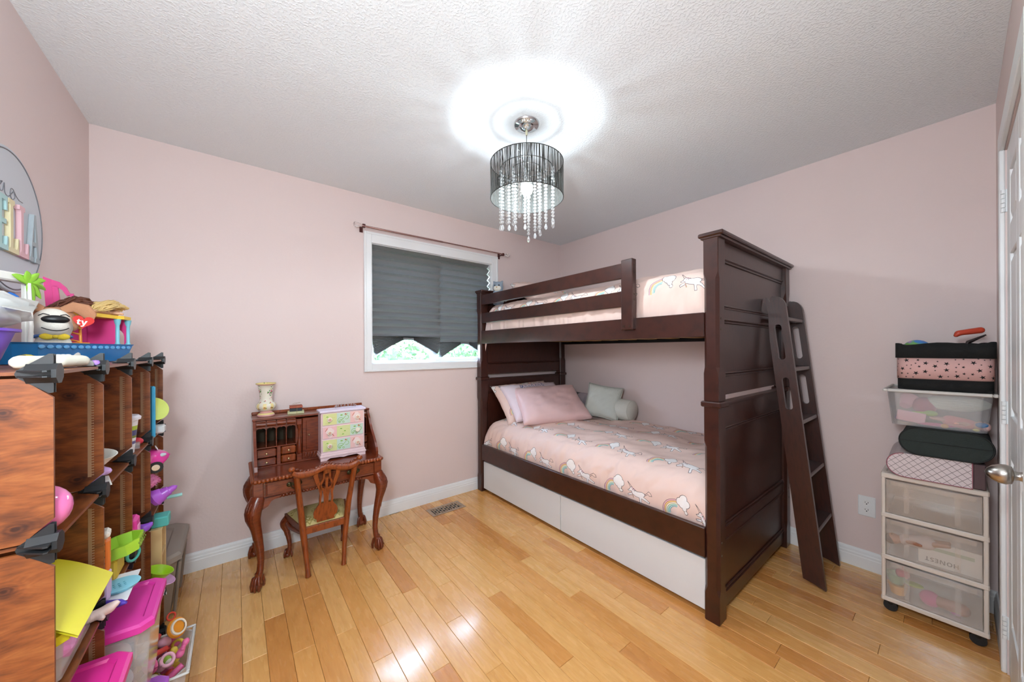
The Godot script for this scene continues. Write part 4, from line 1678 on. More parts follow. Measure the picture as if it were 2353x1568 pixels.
func build_desk():
	var m: Material = mats["mahogany"]
	var dk: Material = mats["mahogany"]
	var lt: Material = mats["mahogany_light"]
	var o := thing("writing_desk", "carved mahogany writing desk with pigeonhole hutch and claw feet", "desk", T(-2.4525, 0, 0.24))
	var hx := 0.326
	# apron
	var st := mb()
	bxr(st, -hx + 0.012, hx - 0.012, 0.478, 0.572, -0.185, 0.19, 0.002)
	obj("apron", st, m, o)
	# top
	st = mb()
	bxr(st, -hx - 0.004, hx + 0.004, 0.572, 0.590, -0.212, 0.214, 0.004)
	obj("desk_top", st, m, o)
	st = mb()
	rope(st, Vector3(-hx - 0.006, 0.580, 0.216), Vector3(hx + 0.006, 0.580, 0.216), 0.0115, 0.0175)
	rope(st, Vector3(-hx - 0.006, 0.580, -0.205), Vector3(-hx - 0.006, 0.580, 0.216), 0.0115, 0.0175)
	rope(st, Vector3(hx + 0.006, 0.580, 0.216), Vector3(hx + 0.006, 0.580, -0.205), 0.0115, 0.0175)
	obj("rope_moulding", st, lt, o)
	st = mb()
	rope(st, Vector3(-hx + 0.075, 0.474, 0.186), Vector3(hx - 0.075, 0.474, 0.186), 0.010, 0.016)
	obj("apron_moulding", st, dk, o)
	# legs and corner brackets
	for sx in [-1, 1]:
		for sz in [-1, 1]:
			var at := Vector3(sx * (hx - 0.016), 0, 0.19 if sz > 0 else -0.19)
			cabriole(o, at, Vector3(sx, 0, sz * 0.8).normalized(), 0.49, 0.62, m, dk)
			if sz > 0:
				st = mb()
				prism(st, PackedVector2Array([Vector2(0, 0), Vector2(-sx * 0.085, 0), Vector2(-sx * 0.082, -0.012), Vector2(-sx * 0.06, -0.014), Vector2(-sx * 0.045, -0.022), Vector2(-sx * 0.032, -0.045), Vector2(-sx * 0.018, -0.052), Vector2(0, -0.06)]), -0.010, 0.010, T(at.x - sx * 0.012, 0.482, at.z + 0.004))
				obj("corner_bracket", st, dk, o)
			st = mb()
			bx(st, Vector3(at.x, 0.526, at.z + (0.0 if sz > 0 else 0.004)), Vector3(0.046, 0.092, 0.036), 0.003)
			obj("corner_block", st, m, o)
	# drawer with two bail handles
	st = mb()
	bxr(st, -0.274, 0.290, 0.490, 0.560, 0.186, 0.199, 0.004)
	var dr := obj("drawer", st, m, o)
	st = mb()
	for e in [[-0.274, 0.290, 0.488, 0.4935], [-0.274, 0.290, 0.5565, 0.562], [-0.278, -0.2725, 0.488, 0.562], [0.2885, 0.294, 0.488, 0.562]]:
		bxr(st, e[0], e[1], e[2], e[3], 0.188, 0.2015, 0.0015)
	obj("cockbead", st, dk, dr)
	for hxp in [-0.145, 0.165]:
		st = mb()
		for s in [-1, 1]:
			var c := Vector3(hxp + s * 0.024, 0.530, 0.2)
			lathe(st, [Vector2(0, 0), Vector2(0.014, 0.0), Vector2(0.011, 0.003), Vector2(0.006, 0.005), Vector2(0.005, 0.011), Vector2(0, 0.012)], 12, Transform3D(Basis(Vector3.RIGHT, Vector3.BACK, Vector3.DOWN), c))
		var bail := []
		for i in 13:
			var t := i / 12.0
			bail.append(Vector3(hxp + lerpf(-0.024, 0.024, t), 0.528 - 0.020 * sin(PI * t), 0.210 + 0.002 * sin(PI * t)))
		tube(st, bail, 0.0026, 8)
		prism(st, PackedVector2Array([Vector2(-0.018, -0.006), Vector2(0.018, -0.006), Vector2(0.024, 0.006), Vector2(0.008, 0.010), Vector2(0, 0.014), Vector2(-0.008, 0.010), Vector2(-0.024, 0.006)]), 0.0, 0.0025, T(hxp, 0.528, 0.199))
		obj("handle", st, mats["antique_brass"], dr)
	# ---- hutch
	var yb := 0.590
	var yt := 0.862
	var zb := -0.215
	for sx in [-1, 1]:
		st = mb()
		# side profile in (z, y), swept curve down to the front
		var prof := PackedVector2Array([Vector2(zb, yb), Vector2(0.165, yb), Vector2(0.168, yb + 0.03), Vector2(0.160, yb + 0.055), Vector2(0.135, yb + 0.085), Vector2(0.090, yb + 0.125), Vector2(0.055, yb + 0.155), Vector2(0.030, yb + 0.185), Vector2(0.005, yb + 0.222), Vector2(-0.02, yb + 0.25), Vector2(-0.035, yt), Vector2(zb, yt)])
		prism(st, prof, -0.007, 0.007, Transform3D(Basis(Vector3.BACK, Vector3.UP, Vector3.LEFT), Vector3(sx * (hx - 0.008), 0, 0)))
		obj("hutch_side", st, m, o)
	st = mb()
	bxr(st, -hx - 0.002, hx + 0.002, yt, yt + 0.012, zb, -0.028, 0.003)
	obj("hutch_top", st, m, o)
	st = mb()
	bxr(st, -hx, hx, yt + 0.012, yt + 0.030, zb, zb + 0.010, 0.003)
	obj("gallery", st, lt, o)
	st = mb()
	bxr(st, -hx + 0.015, hx - 0.015, yb, yt, zb, zb + 0.008)
	obj("hutch_back", st, mats["pigeonhole_back"], o)
	# compartments, both halves
	var zf := -0.040
	for s in [-1, 1]:
		var xa := -hx + 0.015
		var cw := 0.0505
		for i in 5:
			st = mb()
			var cx: float = xa + i * cw
			bx(st, Vector3(s * cx, 0.776, (zb + zf) / 2 + 0.004), Vector3(0.005, 0.150, zf - zb - 0.01), 0.001)
			obj("divider", st, dk, o)
			if i < 4:
				st = mb()
				var ar := PackedVector2Array([Vector2(-cw / 2 + 0.002, 0.044), Vector2(cw / 2 - 0.002, 0.044), Vector2(cw / 2 - 0.002, -0.010), Vector2(cw / 2 - 0.008, -0.002), Vector2(0.006, 0.002), Vector2(0, -0.004), Vector2(-0.006, 0.002), Vector2(-cw / 2 + 0.008, -0.002), Vector2(-cw / 2 + 0.002, -0.010)])
				prism(st, ar, -0.004, 0.004, T(s * (cx + cw / 2), 0.815, zf))
				# rolled front of the valance
				tube(st, [Vector3(s * (cx + cw / 2) - cw / 2 + 0.003, 0.838, zf - 0.002), Vector3(s * (cx + cw / 2) + cw / 2 - 0.003, 0.838, zf - 0.002)], 0.016, 12)
				obj("valance", st, mats["mahogany"], o)
		st = mb()
		bxr(st, s * xa, s * (xa + cw * 4 + 0.003), 0.695, 0.702, zb, zf + 0.004, 0.001)
		obj("pigeonhole_shelf", st, dk, o)
		# small drawers, stepped fronts
		for c in [[0.0, 0.100, 0.030, "dark"], [0.122, 0.202, 0.014, "light"]]:
			for y in [[0.597, 0.640], [0.646, 0.692]]:
				st = mb()
				bxr(st, s * (xa + c[0] + 0.002), s * (xa + c[1] - 0.002), y[0], y[1], zb + 0.01, zf + c[2], 0.006)
				var d := obj("small_drawer", st, dk if c[3] == "dark" else lt, o)
				st = mb()
				lathe(st, [Vector2(0, 0), Vector2(0.003, 0), Vector2(0.003, 0.004), Vector2(0.0065, 0.007), Vector2(0.0055, 0.011), Vector2(0, 0.013)], 12, Transform3D(Basis(Vector3.RIGHT, Vector3.BACK, Vector3.DOWN), Vector3(s * (xa + (c[0] + c[1]) / 2), (y[0] + y[1]) / 2, zf + c[2])))
				obj("knob", st, mats["brass"], d)
		st = mb()
		bxr(st, s * (xa + 0.101), s * (xa + 0.121), 0.590, 0.695, zb + 0.01, zf + 0.02, 0.002)
		obj("divider_post", st, dk, o)
		# turned half columns
		st = mb()
		var cxp: float = s * (xa + 0.219)
		bxr(st, cxp - 0.015, cxp + 0.015, 0.590, 0.850, zb + 0.01, zf - 0.004, 0.001)
		bxr(st, cxp - 0.014, cxp + 0.014, 0.590, 0.632, zf - 0.004, zf + 0.012, 0.002)
		bxr(st, cxp - 0.014, cxp + 0.014, 0.815, 0.850, zf - 0.004, zf + 0.010, 0.002)
		lathe(st, [Vector2(0.006, 0.632), Vector2(0.011, 0.640), Vector2(0.0135, 0.665), Vector2(0.0125, 0.695), Vector2(0.007, 0.725), Vector2(0.005, 0.755), Vector2(0.007, 0.785), Vector2(0.011, 0.800), Vector2(0.012, 0.815)], 14, T(cxp, 0, zf), 70.0)
		obj("column", st, m, o)
	# door between the columns
	st = mb()
	bxr(st, -0.075, 0.075, 0.640, 0.852, zb + 0.01, zf + 0.006, 0.003)
	bxr(st, -0.055, 0.055, 0.655, 0.835, zf + 0.006, zf + 0.010, 0.003)
	var dd := obj("cupboard_door", st, dk, o)
	st = mb()
	ball(st, Vector3(-0.04, 0.745, zf + 0.014), Vector3.ONE * 0.006, Transform3D(), 10, 6)
	obj("knob", st, mats["brass"], dd)
	st = mb()
	bxr(st, -0.076, 0.076, 0.590, 0.640, zb + 0.01, zf + 0.004, 0.002)
	for i in 9:
		tube(st, [Vector3(-0.064 + i * 0.016, 0.600, zf + 0.004), Vector3(-0.060 + i * 0.016, 0.618, zf + 0.008), Vector3(-0.056 + i * 0.016, 0.632, zf + 0.004)], 0.005, 6)
	obj("fluted_base", st, dk, o)
	st = mb()
	bxr(st, -hx + 0.015, hx - 0.015, 0.590, 0.597, zf, zf + 0.034, 0.002)
	obj("base_step", st, dk, o)

# ---------------------------------------------------------------- chair with pierced splat
func build_chair():
	var m: Material = mats["mahogany_light"]
	var dk: Material = mats["mahogany"]
	var o := thing("side_chair", "small carved wooden chair with pierced splat and gold damask seat", "chair", T(-2.445, 0, 0.33))
	# back posts with rear legs: one curved piece each
	for s in [-1, 1]:
		var st := mb()
		var pts := [Vector3(s * 0.092, 0.002, 0.150), Vector3(s * 0.094, 0.03, 0.145), Vector3(s * 0.099, 0.10, 0.133), Vector3(s * 0.108, 0.20, 0.124), Vector3(s * 0.116, 0.28, 0.124), Vector3(s * 0.126, 0.38, 0.135), Vector3(s * 0.140, 0.50, 0.157), Vector3(s * 0.150, 0.585, 0.174)]
		tube(st, pts, [0.015, 0.0125, 0.0135, 0.0165, 0.018, 0.0165, 0.0155, 0.016], 8, Transform3D(), true, Vector2(1.0, 1.0))
		obj("back_post", st, m, o)
	# crest rail: carved, scrolled ears
	var st := mb()
	var crest := []
	var cr := []
	for i in 21:
		var t := i / 20.0 * 2 - 1
		crest.append(Vector3(t * 0.172, 0.600 - 0.022 * (1.0 - cos(t * PI)) * 0.5 + 0.034 * pow(absf(t), 4.0) + 0.012 * exp(-t * t * 14.0), 0.178 + 0.010 * t * t))
		cr.append(0.017 if absf(t) < 0.9 else 0.012)
	tube(st, crest, cr, 10, Transform3D(), true, Vector2(0.72, 1.15))
	for s in [-1, 1]:
		ball(st, Vector3(s * 0.174, 0.632, 0.188), Vector3(0.017, 0.014, 0.014), Transform3D(), 12, 8)
	var crest_o := obj("crest_rail", st, m, o)
	st = mb()
	for i in 17:
		var t := (i - 8) / 8.0
		ball(st, Vector3(t * 0.150, 0.617 - 0.022 * (1.0 - cos(t * PI)) * 0.5 + 0.030 * pow(absf(t), 4.0) + 0.012 * exp(-t * t * 14.0), 0.180), Vector3(0.011, 0.0075 + 0.003 * (i % 2), 0.009), T(0, 0, 0), 8, 6)
	obj("crest_carving", st, dk, crest_o)
	# pierced splat in a plane that leans back
	var lean := Transform3D(Basis(Vector3.RIGHT, deg_to_rad(10.5)), Vector3(0, 0.285, 0.120))
	st = mb()
	# lower vase
	prism(st, PackedVector2Array([Vector2(-0.045, 0), Vector2(0.045, 0), Vector2(0.047, 0.018), Vector2(0.060, 0.030), Vector2(0.064, 0.055), Vector2(0.058, 0.075), Vector2(0.045, 0.095), Vector2(0.036, 0.110), Vector2(-0.036, 0.110), Vector2(-0.045, 0.095), Vector2(-0.058, 0.075), Vector2(-0.064, 0.055), Vector2(-0.060, 0.030), Vector2(-0.047, 0.018)]), -0.005, 0.005, lean)
	# centre baluster
	prism(st, PackedVector2Array([Vector2(-0.012, 0.105), Vector2(0.012, 0.105), Vector2(0.012, 0.150), Vector2(0.018, 0.175), Vector2(0.018, 0.190), Vector2(0.006, 0.198), Vector2(-0.006, 0.198), Vector2(-0.018, 0.190), Vector2(-0.018, 0.175), Vector2(-0.012, 0.150)]), -0.005, 0.005, lean)
	for s in [-1, 1]:
		# outer strap sweeping out to the crest
		prism(st, PackedVector2Array([Vector2(s * 0.026, 0.105), Vector2(s * 0.036, 0.105), Vector2(s * 0.037, 0.140), Vector2(s * 0.034, 0.170), Vector2(s * 0.042, 0.205), Vector2(s * 0.056, 0.245), Vector2(s * 0.068, 0.285), Vector2(s * 0.070, 0.318), Vector2(s * 0.048, 0.318), Vector2(s * 0.045, 0.282), Vector2(s * 0.034, 0.240), Vector2(s * 0.024, 0.205), Vector2(s * 0.022, 0.170), Vector2(s * 0.026, 0.140)]), -0.005, 0.005, lean)
		# inner curl
		prism(st, PackedVector2Array([Vector2(s * 0.004, 0.190), Vector2(s * 0.020, 0.188), Vector2(s * 0.032, 0.200), Vector2(s * 0.038, 0.222), Vector2(s * 0.030, 0.244), Vector2(s * 0.020, 0.262), Vector2(s * 0.020, 0.318), Vector2(s * 0.010, 0.318), Vector2(s * 0.010, 0.262), Vector2(s * 0.018, 0.246), Vector2(s * 0.026, 0.226), Vector2(s * 0.022, 0.208), Vector2(s * 0.012, 0.202), Vector2(s * 0.004, 0.206)]), -0.005, 0.005, lean)
	prism(st, PackedVector2Array([Vector2(-0.006, 0.196), Vector2(0.006, 0.196), Vector2(0.007, 0.250), Vector2(0.010, 0.266), Vector2(-0.010, 0.266), Vector2(-0.007, 0.250)]), -0.005, 0.005, lean)
	prism(st, PackedVector2Array([Vector2(-0.020, 0.292), Vector2(0.020, 0.292), Vector2(0.020, 0.318), Vector2(-0.020, 0.318)]), -0.005, 0.005, lean)
	obj("splat", st, m, o)
	# seat rails
	st = mb()
	prism(st, PackedVector2Array([Vector2(-0.112, 0.128), Vector2(0.112, 0.128), Vector2(0.175, -0.165), Vector2(-0.175, -0.165)]), 0.0, 0.032, Transform3D(Basis(Vector3.RIGHT, Vector3.BACK, Vector3.DOWN), Vector3(0, 0.268, 0)))
	obj("seat_frame", st, dk, o)
	st = mb()
	bx(st, Vector3(0, 0.252, 0.122), Vector3(0.214, 0.04, 0.018), 0.002)
	obj("rear_rail", st, m, o)
	# upholstered drop-in seat
	st = mb()
	var f := func(u: float, v: float) -> Vector3:
		var a := u * 2 - 1
		var b := v * 2 - 1
		var hw := lerpf(0.164, 0.108, v)
		var e := pow(maxf(0, (1 - pow(absf(a), 5)) * (1 - pow(absf(b), 5))), 0.45)
		return Vector3(a * hw, 0.268 + 0.036 * e, lerpf(-0.160, 0.118, v))
	sheet(st, 20, 20, f, func(u: float, v: float) -> Vector2: return Vector2(u * 1.7, v * 1.5), true)
	obj("seat", st, mats["damask_gold"], o)
	# front cabriole legs
	for s in [-1, 1]:
		cabriole(o, Vector3(s * 0.158, 0, -0.150), Vector3(s, 0, -0.8).normalized(), 0.245, 0.42, dk, dk)
	# carved front apron pieces at the sides
	for s in [-1, 1]:
		st = mb()
		tube(st, [Vector3(s * 0.160, 0.215, -0.135), Vector3(s * 0.150, 0.205, -0.08), Vector3(s * 0.135, 0.218, 0.0), Vector3(s * 0.116, 0.235, 0.10)], [0.016, 0.013, 0.012, 0.010], 8)
		obj("side_apron", st, dk, o)

# ---------------------------------------------------------------- things on the desk
func build_desk_items():
	# vase
	var v := thing("vase", "cream ceramic vase with painted roses and yellow stripes on the hutch", "vase", T(-2.708, 0.874, 0.105))
	var vm := mat("vase_glaze", Color.WHITE, 0.2)
	vm.albedo_texture = ImageTexture.create_from_image(vase_image())
	var st := mb()
	var prof := [Vector2(0.0, 0.0), Vector2(0.044, 0.0), Vector2(0.047, 0.005), Vector2(0.042, 0.013), Vector2(0.030, 0.024), Vector2(0.029, 0.030), Vector2(0.040, 0.036), Vector2(0.049, 0.046), Vector2(0.0525, 0.058), Vector2(0.050, 0.068), Vector2(0.043, 0.076), Vector2(0.034, 0.086), Vector2(0.0315, 0.100), Vector2(0.0325, 0.125), Vector2(0.037, 0.155), Vector2(0.042, 0.178), Vector2(0.050, 0.182), Vector2(0.053, 0.187), Vector2(0.051, 0.190), Vector2(0.046, 0.188), Vector2(0.040, 0.176), Vector2(0.034, 0.150), Vector2(0.029, 0.110), Vector2(0, 0.105)]
	st.set_smooth_group(3)
	for i in prof.size() - 1:
		for j in 40:
			var q := []
			for e in [[i, j], [i, j + 1], [i + 1, j + 1], [i + 1, j]]:
				var a: float = TAU * e[1] / 40.0
				q.append([Vector3(prof[e[0]].x * cos(a), prof[e[0]].y * 1.07, prof[e[0]].x * sin(a)), Vector2(e[1] / 40.0, 1.0 - prof[e[0]].y / 0.19 if e[0] < 19 else 0.02)])
			for w in [0, 1, 2, 0, 2, 3]:
				st.set_uv(q[w][1])
				st.add_vertex(q[w][0])
	st.set_smooth_group(-1)
	obj("body", st, vm, v)
	# tied bundle of little books
	var b := thing("book_bundle", "tiny stack of three books tied with twine on the hutch", "book bundle", T(-2.552, 0.874, 0.115, 0, -6, 0))
	var cols := [["c9c79a", 0.090, 0.0, 0.016, 0.0], ["2b3036", 0.068, 0.016, 0.020, 0.0], ["a8543a", 0.070, 0.036, 0.015, 0.06]]
	for c in cols:
		st = mb()
		var w: float = c[1]
		bx(st, Vector3(0, c[2] + 0.001, 0), Vector3(w, 0.002, 0.055), 0.0006, T(0, 0, 0, 0, rad_to_deg(c[4]), 0))
		bx(st, Vector3(0, c[2] + c[3] - 0.001, 0), Vector3(w, 0.002, 0.055), 0.0006, T(0, 0, 0, 0, rad_to_deg(c[4]), 0))
		bx(st, Vector3(0, c[2] + c[3] / 2, 0.0265), Vector3(w, c[3], 0.002), 0.0006, T(0, 0, 0, 0, rad_to_deg(c[4]), 0))
		var bk := obj("book", st, mat("cover_" + c[0], Color(c[0]), 0.6), b)
		st = mb()
		bx(st, Vector3(0, c[2] + c[3] / 2, -0.001), Vector3(w - 0.004, c[3] - 0.004, 0.05), 0.0, T(0, 0, 0, 0, rad_to_deg(c[4]), 0))
		obj("pages", st, mat("paper_cream", Color("ded4bb"), 0.9), bk)
	st = mb()
	tube(st, [Vector3(0.006, 0.0, 0.029), Vector3(0.006, 0.052, 0.029), Vector3(0.004, 0.0525, -0.028), Vector3(0.004, 0.0, -0.028)], 0.0008, 5)
	var bow := []
	for i in 25:
		var a := TAU * i / 24
		bow.append(Vector3(0.004 + 0.020 * sin(a), 0.055 + 0.012 * absf(sin(a * 0.5 + 0.6)) + 0.004 * sin(2 * a), 0.012 * sin(2 * a)))
	tube(st, bow, 0.0007, 5)
	obj("twine", st, mat("twine", Color("b59a6e"), 0.9), b)
	# jewellery chest
	var j := thing("jewellery_chest", "pale pink three-drawer jewellery chest painted with pastel flowers", "jewellery box", T(-2.3135, 0.590, 0.252))
	var pk := mat("chest_pink", Color("ecd0d2"), 0.45)
	var hx := 0.128
	st = mb()
	bxr(st, -hx, hx, 0.040, 0.296, -0.042, 0.056, 0.002)
	obj("carcass", st, pk, j)
	st = mb()
	bxr(st, -hx - 0.008, hx + 0.008, 0.296, 0.310, -0.050, 0.066, 0.003)
	obj("lid", st, mat("chest_lid", Color("e7dcee"), 0.4), j)
	st = mb()
	bxr(st, -hx - 0.004, hx + 0.004, 0.030, 0.044, -0.046, 0.062, 0.003)
	bxr(st, -hx - 0.008, hx + 0.008, 0.018, 0.032, -0.050, 0.068, 0.003)
	prism(st, PackedVector2Array([Vector2(-hx - 0.004, 0.0), Vector2(-hx + 0.03, 0.0), Vector2(-hx + 0.05, 0.012), Vector2(-0.02, 0.010), Vector2(0, 0.006), Vector2(0.02, 0.010), Vector2(hx - 0.05, 0.012), Vector2(hx - 0.03, 0.0), Vector2(hx + 0.004, 0.0), Vector2(hx + 0.004, 0.019), Vector2(-hx - 0.004, 0.019)]), 0.054, 0.064)
	bxr(st, -hx, -hx + 0.02, 0.0, 0.019, -0.045, 0.054)
	bxr(st, hx - 0.02, hx, 0.0, 0.019, -0.045, 0.054)
	obj("plinth", st, pk, j)
	for i in 3:
		var y0 := 0.052 + i * 0.082
		var dm := mat("chest_drawer_%d" % i, Color.WHITE, 0.45)
		dm.albedo_texture = ImageTexture.create_from_image(chest_image(i % 2))
		st = mb()
		bxr(st, -hx + 0.006, hx - 0.006, y0, y0 + 0.076, 0.02, 0.0605, 0.0015)
		var d := obj("drawer", st, pk, j)
		# painted face
		st = mb()
		st.set_smooth_group(-1)
		var fx := hx - 0.010
		for q in [[-fx, y0 + 0.003, 0, 1], [fx, y0 + 0.073, 1, 0], [fx, y0 + 0.003, 1, 1], [-fx, y0 + 0.003, 0, 1], [-fx, y0 + 0.073, 0, 0], [fx, y0 + 0.073, 1, 0]]:
			st.set_uv(Vector2(q[2], q[3]))
			st.add_vertex(Vector3(q[0], q[1], 0.0609))
		obj("painted_face", st, dm, d)
		for s in [-1, 1]:
			st = mb()
			var kc := Vector3(s * 0.082, y0 + 0.036, 0.060)
			lathe(st, [Vector2(0, 0), Vector2(0.006, 0), Vector2(0.006, 0.006), Vector2(0.0145, 0.010), Vector2(0.0150, 0.013), Vector2(0.012, 0.016), Vector2(0, 0.017)], 18, Transform3D(Basis(Vector3.RIGHT, Vector3.BACK, Vector3.DOWN), kc))
			var kn := obj("knob", st, mat("knob_cream", Color("efe4d2"), 0.35), d)
			st = mb()
			for k in 5:
				var a := TAU * k / 5 + 0.3
				ball(st, kc + Vector3(cos(a) * 0.0055, sin(a) * 0.0055, 0.0165), Vector3(0.003, 0.003, 0.0008), Transform3D(), 8, 4)
			if not (i == 1 and s == 1):
				obj("knob_flower", st, mat("knob_coral", Color("c9603f"), 0.5), kn)
	# crystal tiara lying on the chest
	var t := thing("tiara", "silver rhinestone tiara lying on the jewellery chest", "tiara", T(-2.290, 0.902, 0.250))
	st = mb()
	var band := []
	for i in 21:
		var a := PI * (i / 20.0)
		band.append(Vector3(cos(a) * 0.062, 0.003, -sin(a) * 0.028 + 0.014))
	tube(st, band, 0.0014, 6)
	for i in 9:
		var a := PI * ((i + 0.5) / 9.0)
		var base := Vector3(cos(a) * 0.062, 0.003, -sin(a) * 0.028 + 0.014)
		var hh: float = 0.012 + 0.008 * sin(a) * (1.0 if i % 2 else 0.5)
		tube(st, [base, base + Vector3(0.006, hh * 0.7, 0.003), base + Vector3(0.0, hh, 0), base + Vector3(-0.006, hh * 0.7, 0.003), base], 0.001, 5)
	obj("band", st, mats["chrome"], t)
	for i in 9:
		var a := PI * ((i + 0.5) / 9.0)
		st = mb()
		lathe(st, [Vector2(0, -0.003), Vector2(0.0035, 0.0), Vector2(0, 0.003)], 6, T(cos(a) * 0.062, 0.014, -sin(a) * 0.028 + 0.014), 0.0)
		obj("stone", st, mats["crystal"], t)

func vase_image() -> Image:
	var im := Image.create(512, 384, false, Image.FORMAT_RGB8)
	im.fill(Color("efe9d8"))
	var pink := Color("e3aaa2")
	var yel := Color("ecd98f")
	# y grows downwards; 0 = rim
	im.fill_rect(Rect2i(0, 0, 512, 12), yel)
	im.fill_rect(Rect2i(0, 12, 512, 8), pink)
	im.fill_rect(Rect2i(0, 318, 512, 66), pink)
	im.fill_rect(Rect2i(0, 346, 512, 16), yel)
	for i in 8:
		im.fill_rect(Rect2i(i * 64, 236, 30, 66), Color("f0dc9c"))
	for i in 64:
		disc(im, Vector2(i * 8 + 4, 22), 3, Color("c47a62"))
		disc(im, Vector2(i * 8 + 4, 342), 3, Color("c08d6a"))
	var r := RandomNumberGenerator.new()
	r.seed = 4
	var green := [Color("4f8a3c"), Color("7fae5a"), Color("3d6f35")]
	for k in 3:
		var cx := 60 + k * 170
		for i in 46:
			var p := Vector2(cx + r.randfn(0, 22), 100 + r.randfn(0, 34))
			disc(im, p, r.randf_range(3, 9), green[i % 3], 0.6)
		for q in [[0, -6, 15, "d76a78"], [-14, -52, 12, "f2efe0"], [22, 22, 10, "c47aa4"], [10, -30, 8, "f4e4a8"], [-8, 70, 9, "e09aa0"], [18, 84, 7, "d9b0c0"]]:
			disc(im, Vector2(cx + q[0], 98 + q[1]), q[2], Color(q[3]))
			disc(im, Vector2(cx + q[0] - 2, 96 + q[1]), q[2] * 0.55, Color(q[3]).lightened(0.3))
	for i in 9:
		var p := Vector2(28 + i * 57, 215 + 12 * sin(i * 2.2))
		disc(im, p, 8, Color("cf8a80"))
		disc(im, p + Vector2(12, 6), 6, green[i % 3], 0.6)
		var p2 := Vector2(30 + i * 57, 285 + 9 * cos(i * 2.0))
		disc(im, p2, 9, Color("c98a55"))
		disc(im, p2 + Vector2(-12, 4), 7, green[(i + 1) % 3], 0.6)
	return im

func chest_image(kind: int) -> Image:
	var im := Image.create(384, 112, false, Image.FORMAT_RGB8)
	var sq := [Color("dcdf9c"), Color("c9dfd0"), Color("efc4bf")] if kind == 0 else [Color("efbfbf"), Color("d8dfa0"), Color("cbdfd2")]
	for i in 3:
		im.fill_rect(Rect2i(i * 128, 0, 128, 112), sq[i])
	var green := Color("7db53c")
	var red := Color("c2552f")
	var vine := 1 if kind == 0 else 2
	var o := Vector2(vine * 128, 0)
	stroke(im, [o + Vector2(24, 92), o + Vector2(60, 62), o + Vector2(104, 14)], 4, green)
	stroke(im, arc_pts(o + Vector2(36, 74), 26, 20, 260), 4, green)
	stroke(im, arc_pts(o + Vector2(36, 80), 12, 0, 280), 4, green)
	stroke(im, arc_pts(o + Vector2(92, 50), 20, -120, 60), 4, green)
	stroke(im, arc_pts(o + Vector2(62, 94), 8, 0, 340), 4, green)
	disc(im, o + Vector2(44, 24), 12, green, 0.5)
	disc(im, o + Vector2(84, 18), 9, red, 0.7)
	var rose := 2 if kind == 0 else 0
	o = Vector2(rose * 128, 0)
	for q in [Vector2(64, 28), Vector2(50, 50), Vector2(82, 46), Vector2(64, 88)]:
		disc(im, o + q, 22, Color("f3dcd8"))
	stroke(im, [o + Vector2(22, 40), o + Vector2(40, 14)], 5, red)
	stroke(im, [o + Vector2(84, 72), o + Vector2(100, 94)], 5, red)
	var leaf := 0 if kind == 0 else 1
	o = Vector2(leaf * 128, 0)
	for q in [Vector2(40, 30), Vector2(76, 56), Vector2(58, 88)]:
		disc(im, o + q, 10, green, 0.5)
	for i in 12:
		disc(im, o + Vector2(14 + (i * 37) % 100, 16 + (i * 53) % 80), 2, Color("c9a54a"))
	return im

# ---------------------------------------------------------------- cube shelf of printed panels and black connectors
const SX := -3.107
const SZ0 := 0.556
const SP := 0.297
const LEVELS := [0.03, 0.331, 0.632, 0.933, 1.234]

func shelf_panel(w: float, d: float) -> SurfaceTool:
	# panel in the xy plane, cut corners, thickness 6 mm, uv over its face
	var c := 0.035
	var poly := [Vector2(c, 0), Vector2(w - c, 0), Vector2(w, c), Vector2(w, d - c), Vector2(w - c, d), Vector2(c, d), Vector2(0, d - c), Vector2(0, c)]
	var st := mb()
	st.set_smooth_group(-1)
	for side in [1, -1]:
		for i in range(1, 7):
			var seq := [poly[0], poly[i + 1], poly[i]] if side > 0 else [poly[0], poly[i], poly[i + 1]]
			for p in seq:
				st.set_uv(Vector2(p.x / w, 1.0 - p.y / d))
				st.add_vertex(Vector3(p.x - w / 2, p.y - d / 2, side * 0.003))
	for i in 8:
		var a: Vector2 = poly[i]
		var b: Vector2 = poly[(i + 1) % 8]
		for v in [[a, -0.003], [b, 0.003], [b, -0.003], [a, -0.003], [a, 0.003], [b, 0.003]]:
			st.set_uv(Vector2(0.4 + v[1], 0.02))
			st.add_vertex(Vector3(v[0].x - w / 2, v[0].y - d / 2, v[1]))
	return st

